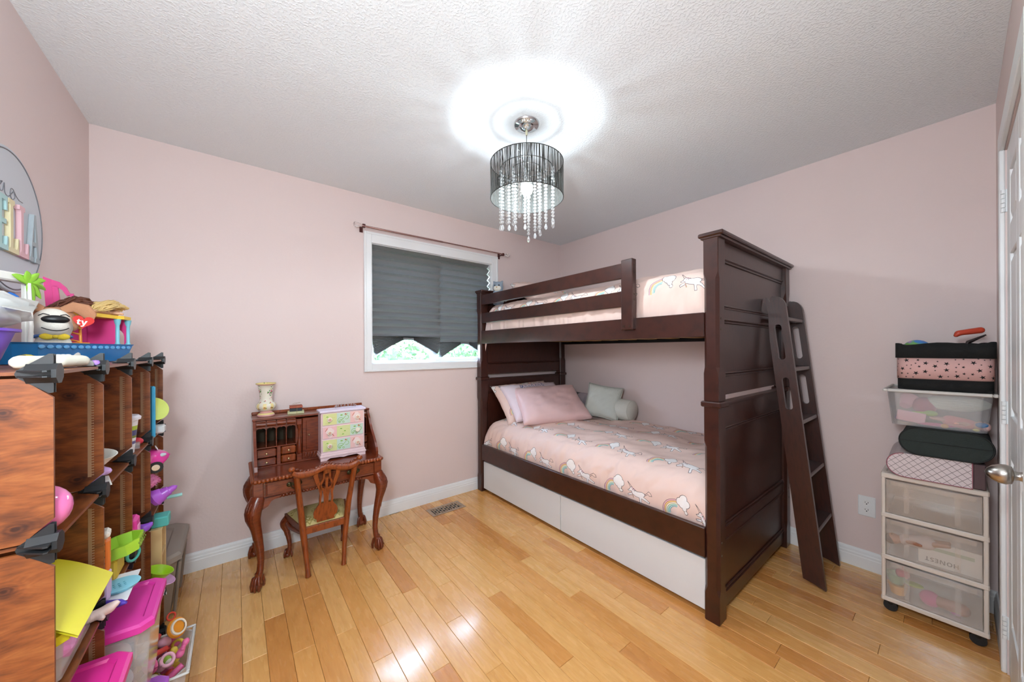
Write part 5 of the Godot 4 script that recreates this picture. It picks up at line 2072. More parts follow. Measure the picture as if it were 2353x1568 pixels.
func build_shelf():
	var o := thing("cube_shelf", "rustic wood-print cube shelf with black corner connectors along the left wall", "shelf", T(SX - 0.15, 0, SZ0 + SP * 2))
	var pm: Material = mats["rustic_panel"]
	var depth := 0.30
	var vp := shelf_panel(depth, 0.285)
	vp.generate_normals()
	var vm := vp.commit()
	var hp := shelf_panel(SP - 0.012, depth)
	hp.generate_normals()
	var hm := hp.commit()
	# ridged film near the front edge of upright panels
	var rg := mb()
	bx(rg, Vector3(0, 0, 0.0035), Vector3(0.006, 0.225, 0.001), 0.0003)
	for i in 36:
		bx(rg, Vector3(0.004, -0.108 + i * 0.0062, 0.0037), Vector3(0.006, 0.0026, 0.0014), 0.0004)
	rg.generate_normals()
	var rmesh := rg.commit()
	for i in 5:
		var z := SP * (i - 2)
		for k in 4:
			var y: float = (LEVELS[k] + LEVELS[k + 1]) / 2
			var p := obj("upright_panel", vm, pm, o, T(-0.001, y, z))
			if i < 4:
				obj("ridge_strip", rmesh, mats["ridge_film"], p, T(depth / 2 - 0.022, 0, 0))
	for k in 5:
		for i in 4:
			# lying panel: width along z, depth along x
			obj("shelf_panel", hm, pm, o, Transform3D(Basis(Vector3.FORWARD, Vector3.LEFT, Vector3.UP), Vector3(-0.001, LEVELS[k], SP * (i - 1.5))))
	# connectors: octagonal cap with four gripping fins
	var st := mb()
	prism(st, octagon(0.019), 0.0, 0.006)
	for a in 4:
		var xf := Transform3D(Basis(Vector3.BACK, PI / 2 * a), Vector3.ZERO)
		# tapering cheeks on both faces of the panel that slots in here
		for s in [-1, 1]:
			prism(st, PackedVector2Array([Vector2(0, 0), Vector2(0.034, 0.0), Vector2(0.035, -0.005), Vector2(0.006, -0.040), Vector2(0, -0.042)]), s * 0.0034, s * 0.0062, xf * Transform3D(Basis(Vector3.RIGHT, Vector3.BACK, Vector3.DOWN), Vector3.ZERO))
		prism(st, PackedVector2Array([Vector2(0.003, 0.003), Vector2(0.017, 0.006), Vector2(0.006, 0.017)]), -0.030, 0.0, xf)
	st.generate_normals()
	var cm := st.commit()
	for i in 5:
		for k in 5:
			obj("connector", cm, mats["shelf_connector"], o, Transform3D(Basis(Vector3.FORWARD, Vector3.UP, Vector3.RIGHT), Vector3(0.15, LEVELS[k], SP * (i - 2))))
			obj("rear_connector", cm, mats["shelf_connector"], o, Transform3D(Basis(Vector3.BACK, Vector3.UP, Vector3.LEFT), Vector3(-0.153, LEVELS[k], SP * (i - 2))))

func octagon(r: float) -> PackedVector2Array:
	var p := PackedVector2Array()
	for i in 8:
		p.append(Vector2(cos(TAU * (i + 0.5) / 8), sin(TAU * (i + 0.5) / 8)) * r)
	return p

# column 0 = next to the tote ... 3 = nearest the doorway; row 0 = bottom ... 3 = top
func cube_z(col: int) -> float:
	return SZ0 + SP * (col + 0.5)

func build_tote():
	var o := thing("storage_tote", "grey-brown plastic storage tote with lid between the shelf and back wall", "storage tote", T(-3.235, 0, 0.275))
	var m := mat("tote_taupe", Color("8f8377"), 0.5)
	var st := mb()
	loft(st, [[0.0, 0.125, 0.175, 0.03], [0.01, 0.13, 0.18, 0.03], [0.285, 0.16, 0.21, 0.035], [0.29, 0.165, 0.215, 0.035]])
	obj("tub", st, m, o)
	# side ribs
	for z in [-0.11, 0.11]:
		st = mb()
		bx(st, Vector3(0.142, 0.15, z), Vector3(0.012, 0.24, 0.05), 0.004, T(0, 0, 0, 0, 0, -5))
		obj("rib", st, m, o)
	st = mb()
	loft(st, [[0.285, 0.172, 0.222, 0.045], [0.288, 0.176, 0.226, 0.045], [0.312, 0.176, 0.226, 0.045], [0.322, 0.166, 0.216, 0.045], [0.3225, 0.120, 0.170, 0.03], [0.316, 0.112, 0.162, 0.03]])
	obj("lid", st, mat("tote_lid", Color("9b9086"), 0.5), o)

# ---------------------------------------------------------------- plastic drawer cart
func build_cart():
	var o := thing("drawer_cart", "translucent plastic three-drawer cart on black casters by the closet door", "drawer cart", T(-0.205, 0, 2.665))
	var fm: Material = mats["cart_frame"]
	var mk: Material = mats["milky_plastic"]
	var hx := 0.178
	var hz := 0.158
	var ys := [0.05, 0.252, 0.455, 0.645]
	for k in 4:
		var st := mb()
		var t := 0.022 if k < 3 else 0.024
		bxr(st, -hx, -hx + 0.02, ys[k], ys[k] + t, -hz, hz, 0.004)
		bxr(st, hx - 0.02, hx, ys[k], ys[k] + t, -hz, hz, 0.004)
		bxr(st, -hx + 0.02, hx - 0.02, ys[k], ys[k] + t, -hz, -hz + 0.02, 0.004)
		bxr(st, -hx + 0.02, hx - 0.02, ys[k], ys[k] + t, hz - 0.02, hz, 0.004)
		if k == 3 or k == 0:
			bxr(st, -hx + 0.01, hx - 0.01, ys[k] + t - 0.006, ys[k] + t - 0.002, -hz + 0.01, hz - 0.01)
		obj("frame_tier", st, fm, o)
	for sx in [-1, 1]:
		for sz in [-1, 1]:
			var st := mb()
			bxr(st, sx * hx - sx * 0.002, sx * (hx - 0.016), ys[0] + 0.01, ys[3] + 0.01, sz * hz - sz * 0.002, sz * (hz - 0.016), 0.003)
			obj("corner_post", st, fm, o)
			st = mb()
			tube(st, [Vector3(sx * (hx - 0.03) - 0.011, 0.024, sz * (hz - 0.03)), Vector3(sx * (hx - 0.03) + 0.011, 0.024, sz * (hz - 0.03))], 0.024, 18)
			lathe(st, [Vector2(0.012, 0.03), Vector2(0.016, 0.044), Vector2(0.010, 0.052), Vector2(0, 0.052)], 12, T(sx * (hx - 0.03), 0, sz * (hz - 0.03)))
			obj("caster", st, mats["black_rubber"], o)
	for k in 3:
		var y0: float = ys[k] + 0.026
		var y1: float = ys[k + 1] - 0.006
		var st := mb()
		var fx := -hx + 0.003
		# drawer: curved front, sides, bottom, back; thin walls
		bxr(st, fx, fx + 0.003, y0, y1, -hz + 0.018, hz - 0.018, 0.001)
		bxr(st, fx + 0.003, hx - 0.012, y0, y0 + 0.003, -hz + 0.018, hz - 0.018)
		bxr(st, fx + 0.003, hx - 0.012, y0 + 0.003, y1, -hz + 0.018, -hz + 0.021)
		bxr(st, fx + 0.003, hx - 0.012, y0 + 0.003, y1, hz - 0.021, hz - 0.018)
		bxr(st, hx - 0.015, hx - 0.012, y0 + 0.003, y1, -hz + 0.021, hz - 0.021)
		var d := obj("drawer", st, mk, o)
		st = mb()
		bxr(st, fx - 0.006, fx + 0.004, y1 - 0.024, y1, -hz + 0.03, hz - 0.03, 0.003)
		for z in [-0.075, 0.075]:
			bxr(st, fx + 0.012, fx + 0.016, y0 + 0.01, y1 - 0.02, z - 0.008, z + 0.008)
		obj("handle_lip", st, mk, d)
		st = mb()
		bxr(st, -hx + 0.02, hx - 0.004, ys[k] + 0.022, ys[k + 1], -hz + 0.004, -hz + 0.007)
		bxr(st, -hx + 0.02, hx - 0.004, ys[k] + 0.022, ys[k + 1], hz - 0.007, hz - 0.004)
		bxr(st, hx - 0.006, hx - 0.003, ys[k] + 0.022, ys[k + 1], -hz + 0.016, hz - 0.016)
		obj("side_wall", st, mk, o)
	# contents of the middle drawer
	var by := 0.4 - 0.119
	small_doll("baby doll with dark hair lying in the middle cart drawer", Vector3(-0.345, 0.365, 2.62), Basis.from_euler(Vector3(deg_to_rad(-12), 0, deg_to_rad(0))), 0.21, Color("a9745a"), Color("c9b7b2"), Color("3a2f2c"))
	var pb := thing("paper_packet", "white printed paper packet lying upside down in the middle cart drawer", "packet", T(-0.352, 0.333, 2.715, 0, -90, 0))
	var st := mb()
	bx(st, Vector3.ZERO, Vector3(0.18, 0.105, 0.006), 0.001)
	obj("packet", st, mat("paper_white", Color("e2ddd6"), 0.8), pb)
	var t := TextMesh.new()
	var font := SystemFont.new()
	font.font_names = PackedStringArray(["Droid Sans"])
	font.font_weight = 700
	t.text = "HONEST"
	t.font = font
	t.font_size = 32
	t.pixel_size = 0.0008
	t.depth = 0.0006
	obj("print", t, mat("print_grey", Color("7d7a76"), 0.8), pb, T(-0.02, -0.028, 0.0034, 0, 0, 180))
	st = mb()
	bxr(st, -0.05, 0.07, 0.015, 0.030, 0.003, 0.0034)
	obj("print_band", st, mat("print_green", Color("a9b59a"), 0.8), pb)
	# contents of the bottom drawer
	var g := "toys in the bottom cart drawer"
	var items := [["toy_cup", "orange toy cup in the bottom cart drawer", "e0a64a", Vector3(-0.335, 0.086, 2.56), 0.034], ["toy_bowl", "green toy bowl in the bottom cart drawer", "8fae8a", Vector3(-0.335, 0.135, 2.555), 0.034], ["toy_ball", "hot pink toy ball in the bottom cart drawer", "c9558e", Vector3(-0.33, 0.112, 2.66), 0.034], ["toy_ball", "magenta toy ball in the bottom cart drawer", "b3489b", Vector3(-0.33, 0.105, 2.735), 0.027], ["toy_shoe", "brown toy shoe in the bottom cart drawer", "9a6552", Vector3(-0.335, 0.095, 2.70), 0.03], ["toy_apple", "raspberry red toy apple in the bottom cart drawer", "c55a72", Vector3(-0.33, 0.185, 2.575), 0.024], ["toy_leaf", "lime toy leaf in the bottom cart drawer", "9bb544", Vector3(-0.325, 0.14, 2.61), 0.022]]
	for it in items:
		st = mb()
		var r: float = it[4]
		if it[0] == "toy_cup" or it[0] == "toy_bowl":
			lathe(st, [Vector2(0, 0), Vector2(r * 0.7, 0), Vector2(r, r * 1.3), Vector2(r * 0.92, r * 1.3), Vector2(r * 0.62, 0.004), Vector2(0, 0.004)], 18)
		elif it[0] == "toy_shoe":
			blob(st, [[Vector3(0, 0.02, -0.04), Vector3(0, 0.018, 0.05), 0.022, 0.026]], 0.007, 0.01)
		elif it[0] == "toy_leaf":
			ball(st, Vector3(0, r * 0.4, 0), Vector3(r, r * 0.4, r * 1.5), Transform3D(), 12, 8)
		else:
			ball(st, Vector3(0, 0, 0), Vector3.ONE * r, Transform3D(), 16, 10)
			if it[0] == "toy_apple":
				tube(st, [Vector3(0, r * 0.8, 0), Vector3(0.004, r * 1.4, 0)], 0.003, 6)
		single(it[0], st, hexmat(it[2]), Transform3D(Basis(), it[3]), it[1], "toy", g)

func small_doll(label: String, at: Vector3, b: Basis, l: float, skin: Color, dress: Color, hair: Color):
	# lying figure along local z, head at -z
	var o := thing("baby_doll", label, "doll", Transform3D(b, at))
	var st := mb()
	var k := l / 0.3
	blob(st, [[Vector3(0, 0, -0.11) * k, Vector3(0, 0, -0.105) * k, 0.034 * k, 0.034 * k], [Vector3(0, 0, -0.08) * k, Vector3(0, 0, -0.06) * k, 0.014 * k, 0.016 * k], [Vector3(0, 0, -0.05) * k, Vector3(0, 0, 0.03) * k, 0.030 * k, 0.034 * k], [Vector3(0.02, 0, -0.045) * k, Vector3(0.058, -0.004, 0.02) * k, 0.013 * k, 0.010 * k], [Vector3(-0.02, 0, -0.045) * k, Vector3(-0.058, -0.004, 0.02) * k, 0.013 * k, 0.010 * k], [Vector3(0.018, 0, 0.03) * k, Vector3(0.026, 0.004, 0.14) * k, 0.019 * k, 0.012 * k], [Vector3(-0.018, 0, 0.03) * k, Vector3(-0.026, 0.004, 0.14) * k, 0.019 * k, 0.012 * k]], 0.006, 0.008)
	var body := obj("body", st, mat("skin_" + skin.to_html(), skin, 0.5), o)
	st = mb()
	blob(st, [[Vector3(0, 0, -0.05) * k, Vector3(0, 0, 0.045) * k, 0.034 * k, 0.044 * k]], 0.006, 0.008)
	obj("dress", st, mat("dress_" + dress.to_html(), dress, 0.9), o)
	st = mb()
	ball(st, Vector3(0, -0.004, -0.122) * k, Vector3(0.037, 0.034, 0.03) * k, Transform3D(), 14, 8)
	obj("hair", st, mat("hair_" + hair.to_html(), hair, 0.7), o)
	for s in [-1, 1]:
		st = mb()
		ball(st, Vector3(s * 0.012, 0.031, -0.108) * k, Vector3(0.004, 0.003, 0.004) * k, Transform3D(), 8, 5)
		obj("eye", st, mat("bead_black", Color("101012"), 0.15), o)

# ---------------------------------------------------------------- stack on the cart
func build_stack():
	# white quilted-pattern laptop sleeve with rounded back
	var o := thing("patterned_case", "white case with a diamond lattice print lying on the drawer cart", "case", T(-0.225, 0.672, 2.665, 0, 1.5, 0))
	var sm := mat("lattice_white", Color.WHITE, 0.55)
	sm.albedo_texture = ImageTexture.create_from_image(lattice_image())
	sm.texture_repeat = true
	triplanar(sm, Vector3.ONE * 9.0)
	var st := mb()
	var poly := PackedVector2Array()
	for i in 13:
		var a := PI / 2 + PI * i / 12
		poly.append(Vector2(-0.085 + cos(a) * 0.055, 0.055 + sin(a) * 0.055))
	poly.append(Vector2(0.11, 0.0))
	poly.append(Vector2(0.11, 0.11))
	prism(st, poly, -0.175, 0.175, Transform3D(Basis(Vector3.BACK, Vector3.UP, Vector3.LEFT), Vector3.ZERO), false)
	obj("cover", st, sm, o)
	st = mb()
	bxr(st, -0.176, 0.176, 0.002, 0.108, 0.1105, 0.145, 0.004)
	obj("side_gusset", st, mat("mauve_dark", Color("5a4648"), 0.8), o)
	st = mb()
	var ed := []
	for p in poly:
		ed.append(Vector3(-0.1755, p.y, p.x))
	tube(st, ed, 0.002, 6)
	obj("trim", st, mat("trim_berry", Color("a0606c"), 0.6), o)
	# black padded case, stadium shaped
	var c := thing("padded_case", "charcoal padded case with a zip seam between case and clear bin", "case", T(-0.235, 0.786, 2.703))
	var cm := soft_fabric("case_charcoal", Color("2c3331"))
	st = mb()
	poly = PackedVector2Array()
	for i in 33:
		var a := TAU * i / 32.0
		if i == 32:
			break
		var cx := 0.070 if cos(a) > 0 else -0.070
		poly.append(Vector2(cx + cos(a) * 0.062, 0.0615 + sin(a) * 0.0615))
	var xf := Transform3D(Basis(Vector3.BACK, Vector3.UP, Vector3.LEFT), Vector3.ZERO)
	prism(st, poly, -0.150, 0.174, xf, true)
	obj("shell", st, cm, c)
	st = mb()
	var loop := []
	for p in poly:
		loop.append(xf * Vector3(p.x, p.y, 0.174))
	loop.append(loop[0])
	tube(st, loop, 0.003, 6)
	tube(st, [xf * Vector3(-0.131, 0.0615, 0.1745), xf * Vector3(0.131, 0.0615, 0.1745)], 0.0015, 5)
	obj("seam", st, mat("seam_black", Color("121413"), 0.7), c)
	# clear bin with toys
	var b := thing("clear_bin", "clear plastic bin of toys under the star basket", "storage bin", T(-0.235, 0.911, 2.682))
	open_bin(b, 0.165, 0.152, 0.150, 0.137, 0.165, mats["clear_plastic"], 0.004)
	st = mb()
	for q in [[-0.177, 0.177, -0.164, -0.150], [-0.177, 0.177, 0.150, 0.164], [-0.177, -0.163, -0.150, 0.150], [0.163, 0.177, -0.150, 0.150]]:
		bxr(st, q[0], q[1], 0.156, 0.170, q[2], q[3], 0.003)
	obj("rim", st, mat("rim_clear_white", Color("cfcac4"), 0.3), b)
	var g := "toys in the clear bin on the cart"
	st = mb()
	lathe(st, [Vector2(0, 0), Vector2(0.018, 0), Vector2(0.034, 0.055), Vector2(0.031, 0.055), Vector2(0.015, 0.004), Vector2(0, 0.004)], 20)
	single("toy_cup", st, hexmat("e7a9b4"), T(-0.355, 1.000, 2.585, 25, 0, -50), "pale pink toy cup in the clear bin on the cart", "toy", g)
	st = mb()
	ball(st, Vector3.ZERO, Vector3(0.036, 0.040, 0.040), Transform3D(), 18, 12)
	single("toy_ball", st, hexmat("a84a66"), T(-0.335, 1.005, 2.645), "crimson toy ball in the clear bin on the cart", "toy", g)
	# knitted hat: ribbed ellipsoid
	st = mb()
	var f := func(u: float, v: float) -> Vector3:
		var a := u * TAU
		var e := (v - 0.5) * PI
		var rr := cos(e) * (1.0 + 0.035 * sin(a * 30.0))
		return Vector3(rr * cos(a) * 0.040, rr * sin(a) * 0.034 , sin(e) * 0.098)
	sheet(st, 150, 14, f)
	single("knit_hat", st, soft_fabric("knit_white", Color("d9dfd3")), T(-0.325, 1.024, 2.735, 0, 8, 0), "white ribbed knit hat in the clear bin on the cart", "hat")
	st = mb()
	bx(st, Vector3.ZERO, Vector3(0.006, 0.05, 0.09), 0.004)
	single("toy_tray", st, hexmat("eab4c2"), T(-0.368, 0.952, 2.605, 8, 0, 12), "pink toy tray in the clear bin on the cart", "toy", g)
	st = mb()
	ball(st, Vector3.ZERO, Vector3(0.014, 0.013, 0.022), Transform3D(), 14, 8)
	tube(st, [Vector3(0, 0, -0.02), Vector3(0, -0.006, -0.055)], [0.006, 0.009], 8)
	single("toy_rattle", st, hexmat("9cc04a"), T(-0.365, 0.975, 2.665, 0, 0, 0), "lime toy rattle in the clear bin on the cart", "toy", g)
	small_doll("small pink baby doll lying in the clear bin on the cart", Vector3(-0.352, 0.945, 2.745), Basis.from_euler(Vector3(deg_to_rad(-6), PI, 0.0)), 0.17, Color("dba79b"), Color("e08a90"), Color("d9b6b2"))
	var bits := [["d24a86", Vector3(-0.36, 0.925, 2.68), Vector3(0.012, 0.008, 0.06)], ["e89a3a", Vector3(-0.37, 0.924, 2.705), Vector3(0.011, 0.010, 0.012)], ["3f7fb5", Vector3(-0.365, 0.943, 2.805), Vector3(0.012, 0.012, 0.018)], ["d2c63f", Vector3(-0.368, 0.921, 2.79), Vector3(0.008, 0.006, 0.010)], ["c76c92", Vector3(-0.34, 0.926, 2.76), Vector3(0.016, 0.010, 0.03)], ["8a86a8", Vector3(-0.33, 0.94, 2.58), Vector3(0.02, 0.02, 0.03)]]
	var bn := ["hot pink", "orange", "blue", "yellow", "rose", "violet grey"]
	for i in bits.size():
		st = mb()
		ball(st, Vector3.ZERO, bits[i][2], Transform3D(), 12, 8)
		single("toy_piece", st, hexmat(bits[i][0]), Transform3D(Basis(), bits[i][1]), "small %s toy piece in the clear bin on the cart" % bn[i], "toy", g)
	# star basket
	var k := thing("star_basket", "pink fabric basket with black stars and black bands on top of the stack", "basket", T(-0.228, 1.082, 2.700))
	var stm := mat("star_fabric", Color.WHITE, 0.85)
	stm.albedo_texture = ImageTexture.create_from_image(star_image())
	var black := soft_fabric("felt_black", Color("161616"))
	band_ring(k, "star_band", 0.172, 0.138, 0.05, 0.148, 0.010, stm, true, 0.004)
	band_ring(k, "bottom_band", 0.170, 0.136, 0.0, 0.052, 0.012, black, false, 0.004)
	band_ring(k, "top_band", 0.176, 0.143, 0.146, 0.206, 0.010, black, false, 0.010)
	st = mb()
	bxr(st, -0.165, 0.165, 0.002, 0.008, -0.131, 0.131)
	obj("base", st, black, k)
	# things in the basket
	st = mb()
	ball(st, Vector3.ZERO, Vector3(0.05, 0.05, 0.05), Transform3D(), 22, 14)
	var gb := mat("globe_ball", Color.WHITE, 0.4)
	gb.albedo_texture = noise_tex(0.02, 2, [[0.0, Color("2f6fc0")], [0.5, Color("3a86d0")], [0.52, Color("6aa84a")], [0.75, Color("8cba50")], [0.8, Color("d98aa8")]], 128, 8)
	triplanar(gb, Vector3.ONE * 5.0)
	single("globe_ball", st, gb, T(-0.318, 1.262, 2.622), "blue and green globe ball peeking out of the star basket", "ball")
	var fg := thing("toy_figure", "red and black toy figure sticking out of the star basket", "toy", T(-0.30, 1.255, 2.775, 0, 20, 0))
	st = mb()
	tube(st, [Vector3(0, 0, -0.02), Vector3(0, 0.045, -0.005), Vector3(0, 0.07, 0.04)], [0.004, 0.006, 0.004], 8)
	tube(st, [Vector3(0.01, 0, -0.03), Vector3(0.01, 0.04, 0.0), Vector3(0.01, 0.075, 0.05)], [0.003, 0.005, 0.003], 8)
	obj("legs", st, mat("toy_black", Color("2a1c1c"), 0.5), fg)
	st = mb()
	blob(st, [[Vector3(0, 0.085, -0.03), Vector3(0, 0.095, 0.03), 0.012, 0.014], [Vector3(0, 0.082, -0.035), Vector3(0, 0.074, -0.04), 0.01, 0.008]], 0.005, 0.006)
	obj("body", st, hexmat("c5452c"), fg)

# open thin-walled box, wider at the top; origin at base centre
func open_bin(parent: Node3D, tx: float, tz: float, bx_: float, bz: float, h: float, m: Material, th: float, called := "tub"):
	var st := mb()
	loft_open(st, [[0.0, bx_, bz, 0.02], [h, tx, tz, 0.025]], th)
	obj(called, st, m, parent)

func loft_open(st: SurfaceTool, rows: Array, th: float):
	var rings := []
	for inner in [0.0, th]:
		var rr := []
		for r in rows:
			var hx: float = r[1] - inner
			var hz: float = r[2] - inner
			var k: float = r[3]
			var ring := []
			for p in [Vector2(hx, -hz + k), Vector2(hx, hz - k), Vector2(hx - k, hz), Vector2(-hx + k, hz), Vector2(-hx, hz - k), Vector2(-hx, -hz + k), Vector2(-hx + k, -hz), Vector2(hx - k, -hz)]:
				ring.append(Vector3(p.x, r[0] + (inner if r == rows[0] else 0.0), p.y))
			rr.append(ring)
		rings.append(rr)
	var n := rows.size()
	for i in n - 1:
		for j in 8:
			var k := (j + 1) % 8
			quad(st, rings[0][i][k], rings[0][i][j], rings[0][i + 1][j], rings[0][i + 1][k])
			quad(st, rings[1][i][j], rings[1][i][k], rings[1][i + 1][k], rings[1][i + 1][j])
	for j in 8:
		var k := (j + 1) % 8
		quad(st, rings[0][n - 1][k], rings[0][n - 1][j], rings[1][n - 1][j], rings[1][n - 1][k])
	for j in range(1, 7):
		tri(st, rings[0][0][0], rings[0][0][j], rings[0][0][j + 1])
		tri(st, rings[1][0][0], rings[1][0][j + 1], rings[1][0][j])

# rounded-rectangle ring of cloth with uv round the outside
func band_ring(parent: Node3D, called: String, hx: float, hz: float, y0: float, y1: float, th: float, m: Material, uv: bool, wave: float):
	var pts := []
	var r := 0.035
	for c in [[1, 1, 0.0], [-1, 1, 90.0], [-1, -1, 180.0], [1, -1, 270.0]]:
		for i in 6:
			var a := deg_to_rad(c[2] + 90.0 * i / 5)
			pts.append(Vector2(c[0] * (hx - r) + cos(a) * r, c[1] * (hz - r) + sin(a) * r))
	# subdivide straight runs
	var ring := []
	for i in pts.size():
		var a: Vector2 = pts[i]
		var b: Vector2 = pts[(i + 1) % pts.size()]
		var n := maxi(1, int(a.distance_to(b) / 0.03))
		for j in n:
			ring.append(a.lerp(b, float(j) / n))
	var st := mb()
	st.set_smooth_group(2)
	var n := ring.size()
	var len := 0.0
	for i in n:
		var a: Vector2 = ring[i]
		var b: Vector2 = ring[(i + 1) % n]
		var l := a.distance_to(b)
		var ws := [0.0, 0.0]
		for q in 2:
			var idx := (i + q) % n
			ws[q] = wave * (0.5 + 0.5 * sin(idx * 0.9)) * (1.0 if called == "top_band" else 0.0)
		var ia := a * (1.0 - th / maxf(hx, hz))
		var ib := b * (1.0 - th / maxf(hx, hz))
		# outside, inside, top, bottom
		for f in [[a, b, y0, y1, 1], [ib, ia, y0, y1, 0]]:
			var w0: float = ws[0] if f[4] == 1 else ws[1]
			var w1: float = ws[1] if f[4] == 1 else ws[0]
			var vv := [[Vector3(f[0].x, f[2], f[0].y), Vector2(len, 1)], [Vector3(f[1].x, f[3] + w1, f[1].y), Vector2(len + l, 0)], [Vector3(f[1].x, f[2], f[1].y), Vector2(len + l, 1)], [Vector3(f[0].x, f[2], f[0].y), Vector2(len, 1)], [Vector3(f[0].x, f[3] + w0, f[0].y), Vector2(len, 0)], [Vector3(f[1].x, f[3] + w1, f[1].y), Vector2(len + l, 0)]]
			# order so that the outside is front
			for k in [0, 2, 1, 3, 5, 4]:
				st.set_uv(Vector2(vv[k][1].x / 0.32, vv[k][1].y))
				st.add_vertex(vv[k][0])
		for k in [[a, b, ib, ia]]:
			st.set_uv(Vector2.ZERO)
			quad(st, Vector3(a.x, y1 + ws[0], a.y), Vector3(ia.x, y1 + ws[0], ia.y), Vector3(ib.x, y1 + ws[1], ib.y), Vector3(b.x, y1 + ws[1], b.y))
			quad(st, Vector3(a.x, y0, a.y), Vector3(b.x, y0, b.y), Vector3(ib.x, y0, ib.y), Vector3(ia.x, y0, ia.y))
		len += l
	st.set_smooth_group(-1)
	obj(called, st, m, parent)

func star_image() -> Image:
	var im := Image.create(640, 200, false, Image.FORMAT_RGB8)
	im.fill(Color("d9aca6"))
	var ink := Color("1d1a1a")
	var r := RandomNumberGenerator.new()
	r.seed = 61
	var spots := []
	var tries := 0
	while spots.size() < 52 and tries < 3000:
		tries += 1
		var s: float = [20.0, 12.0, 8.0, 7.0][r.randi_range(0, 3)] if spots.size() > 12 else 19.0
		var p := Vector2(r.randf_range(s, 640 - s), r.randf_range(s, 200 - s))
		var ok := true
		for q in spots:
			if p.distance_to(Vector2(q.x, q.y)) < s + q.z + 12:
				ok = false
		if ok:
			spots.append(Vector3(p.x, p.y, s))
			var pts := PackedVector2Array()
			var a0 := r.randf() * TAU
			for i in 10:
				var a := a0 + TAU * i / 10
				pts.append(p + Vector2(cos(a), sin(a)) * (s if i % 2 == 0 else s * 0.38))
			fill_poly(im, pts, ink)
	for i in 80:
		stroke(im, [Vector2(i * 8, 0), Vector2(i * 8 + 5, 6)], 2, ink)
		stroke(im, [Vector2(i * 8, 199), Vector2(i * 8 + 5, 193)], 2, ink)
	return im

func lattice_image() -> Image:
	var im := Image.create(192, 192, false, Image.FORMAT_RGB8)
	im.fill(Color("ddcfd0"))
	var ink := Color("7d6e70")
	for k in range(-4, 9):
		stroke(im, [Vector2(k * 48, 0), Vector2(k * 48 + 192, 192)], 3.0, ink)
		stroke(im, [Vector2(k * 48, 0), Vector2(k * 48 - 192, 192)], 3.0, ink)
	return im

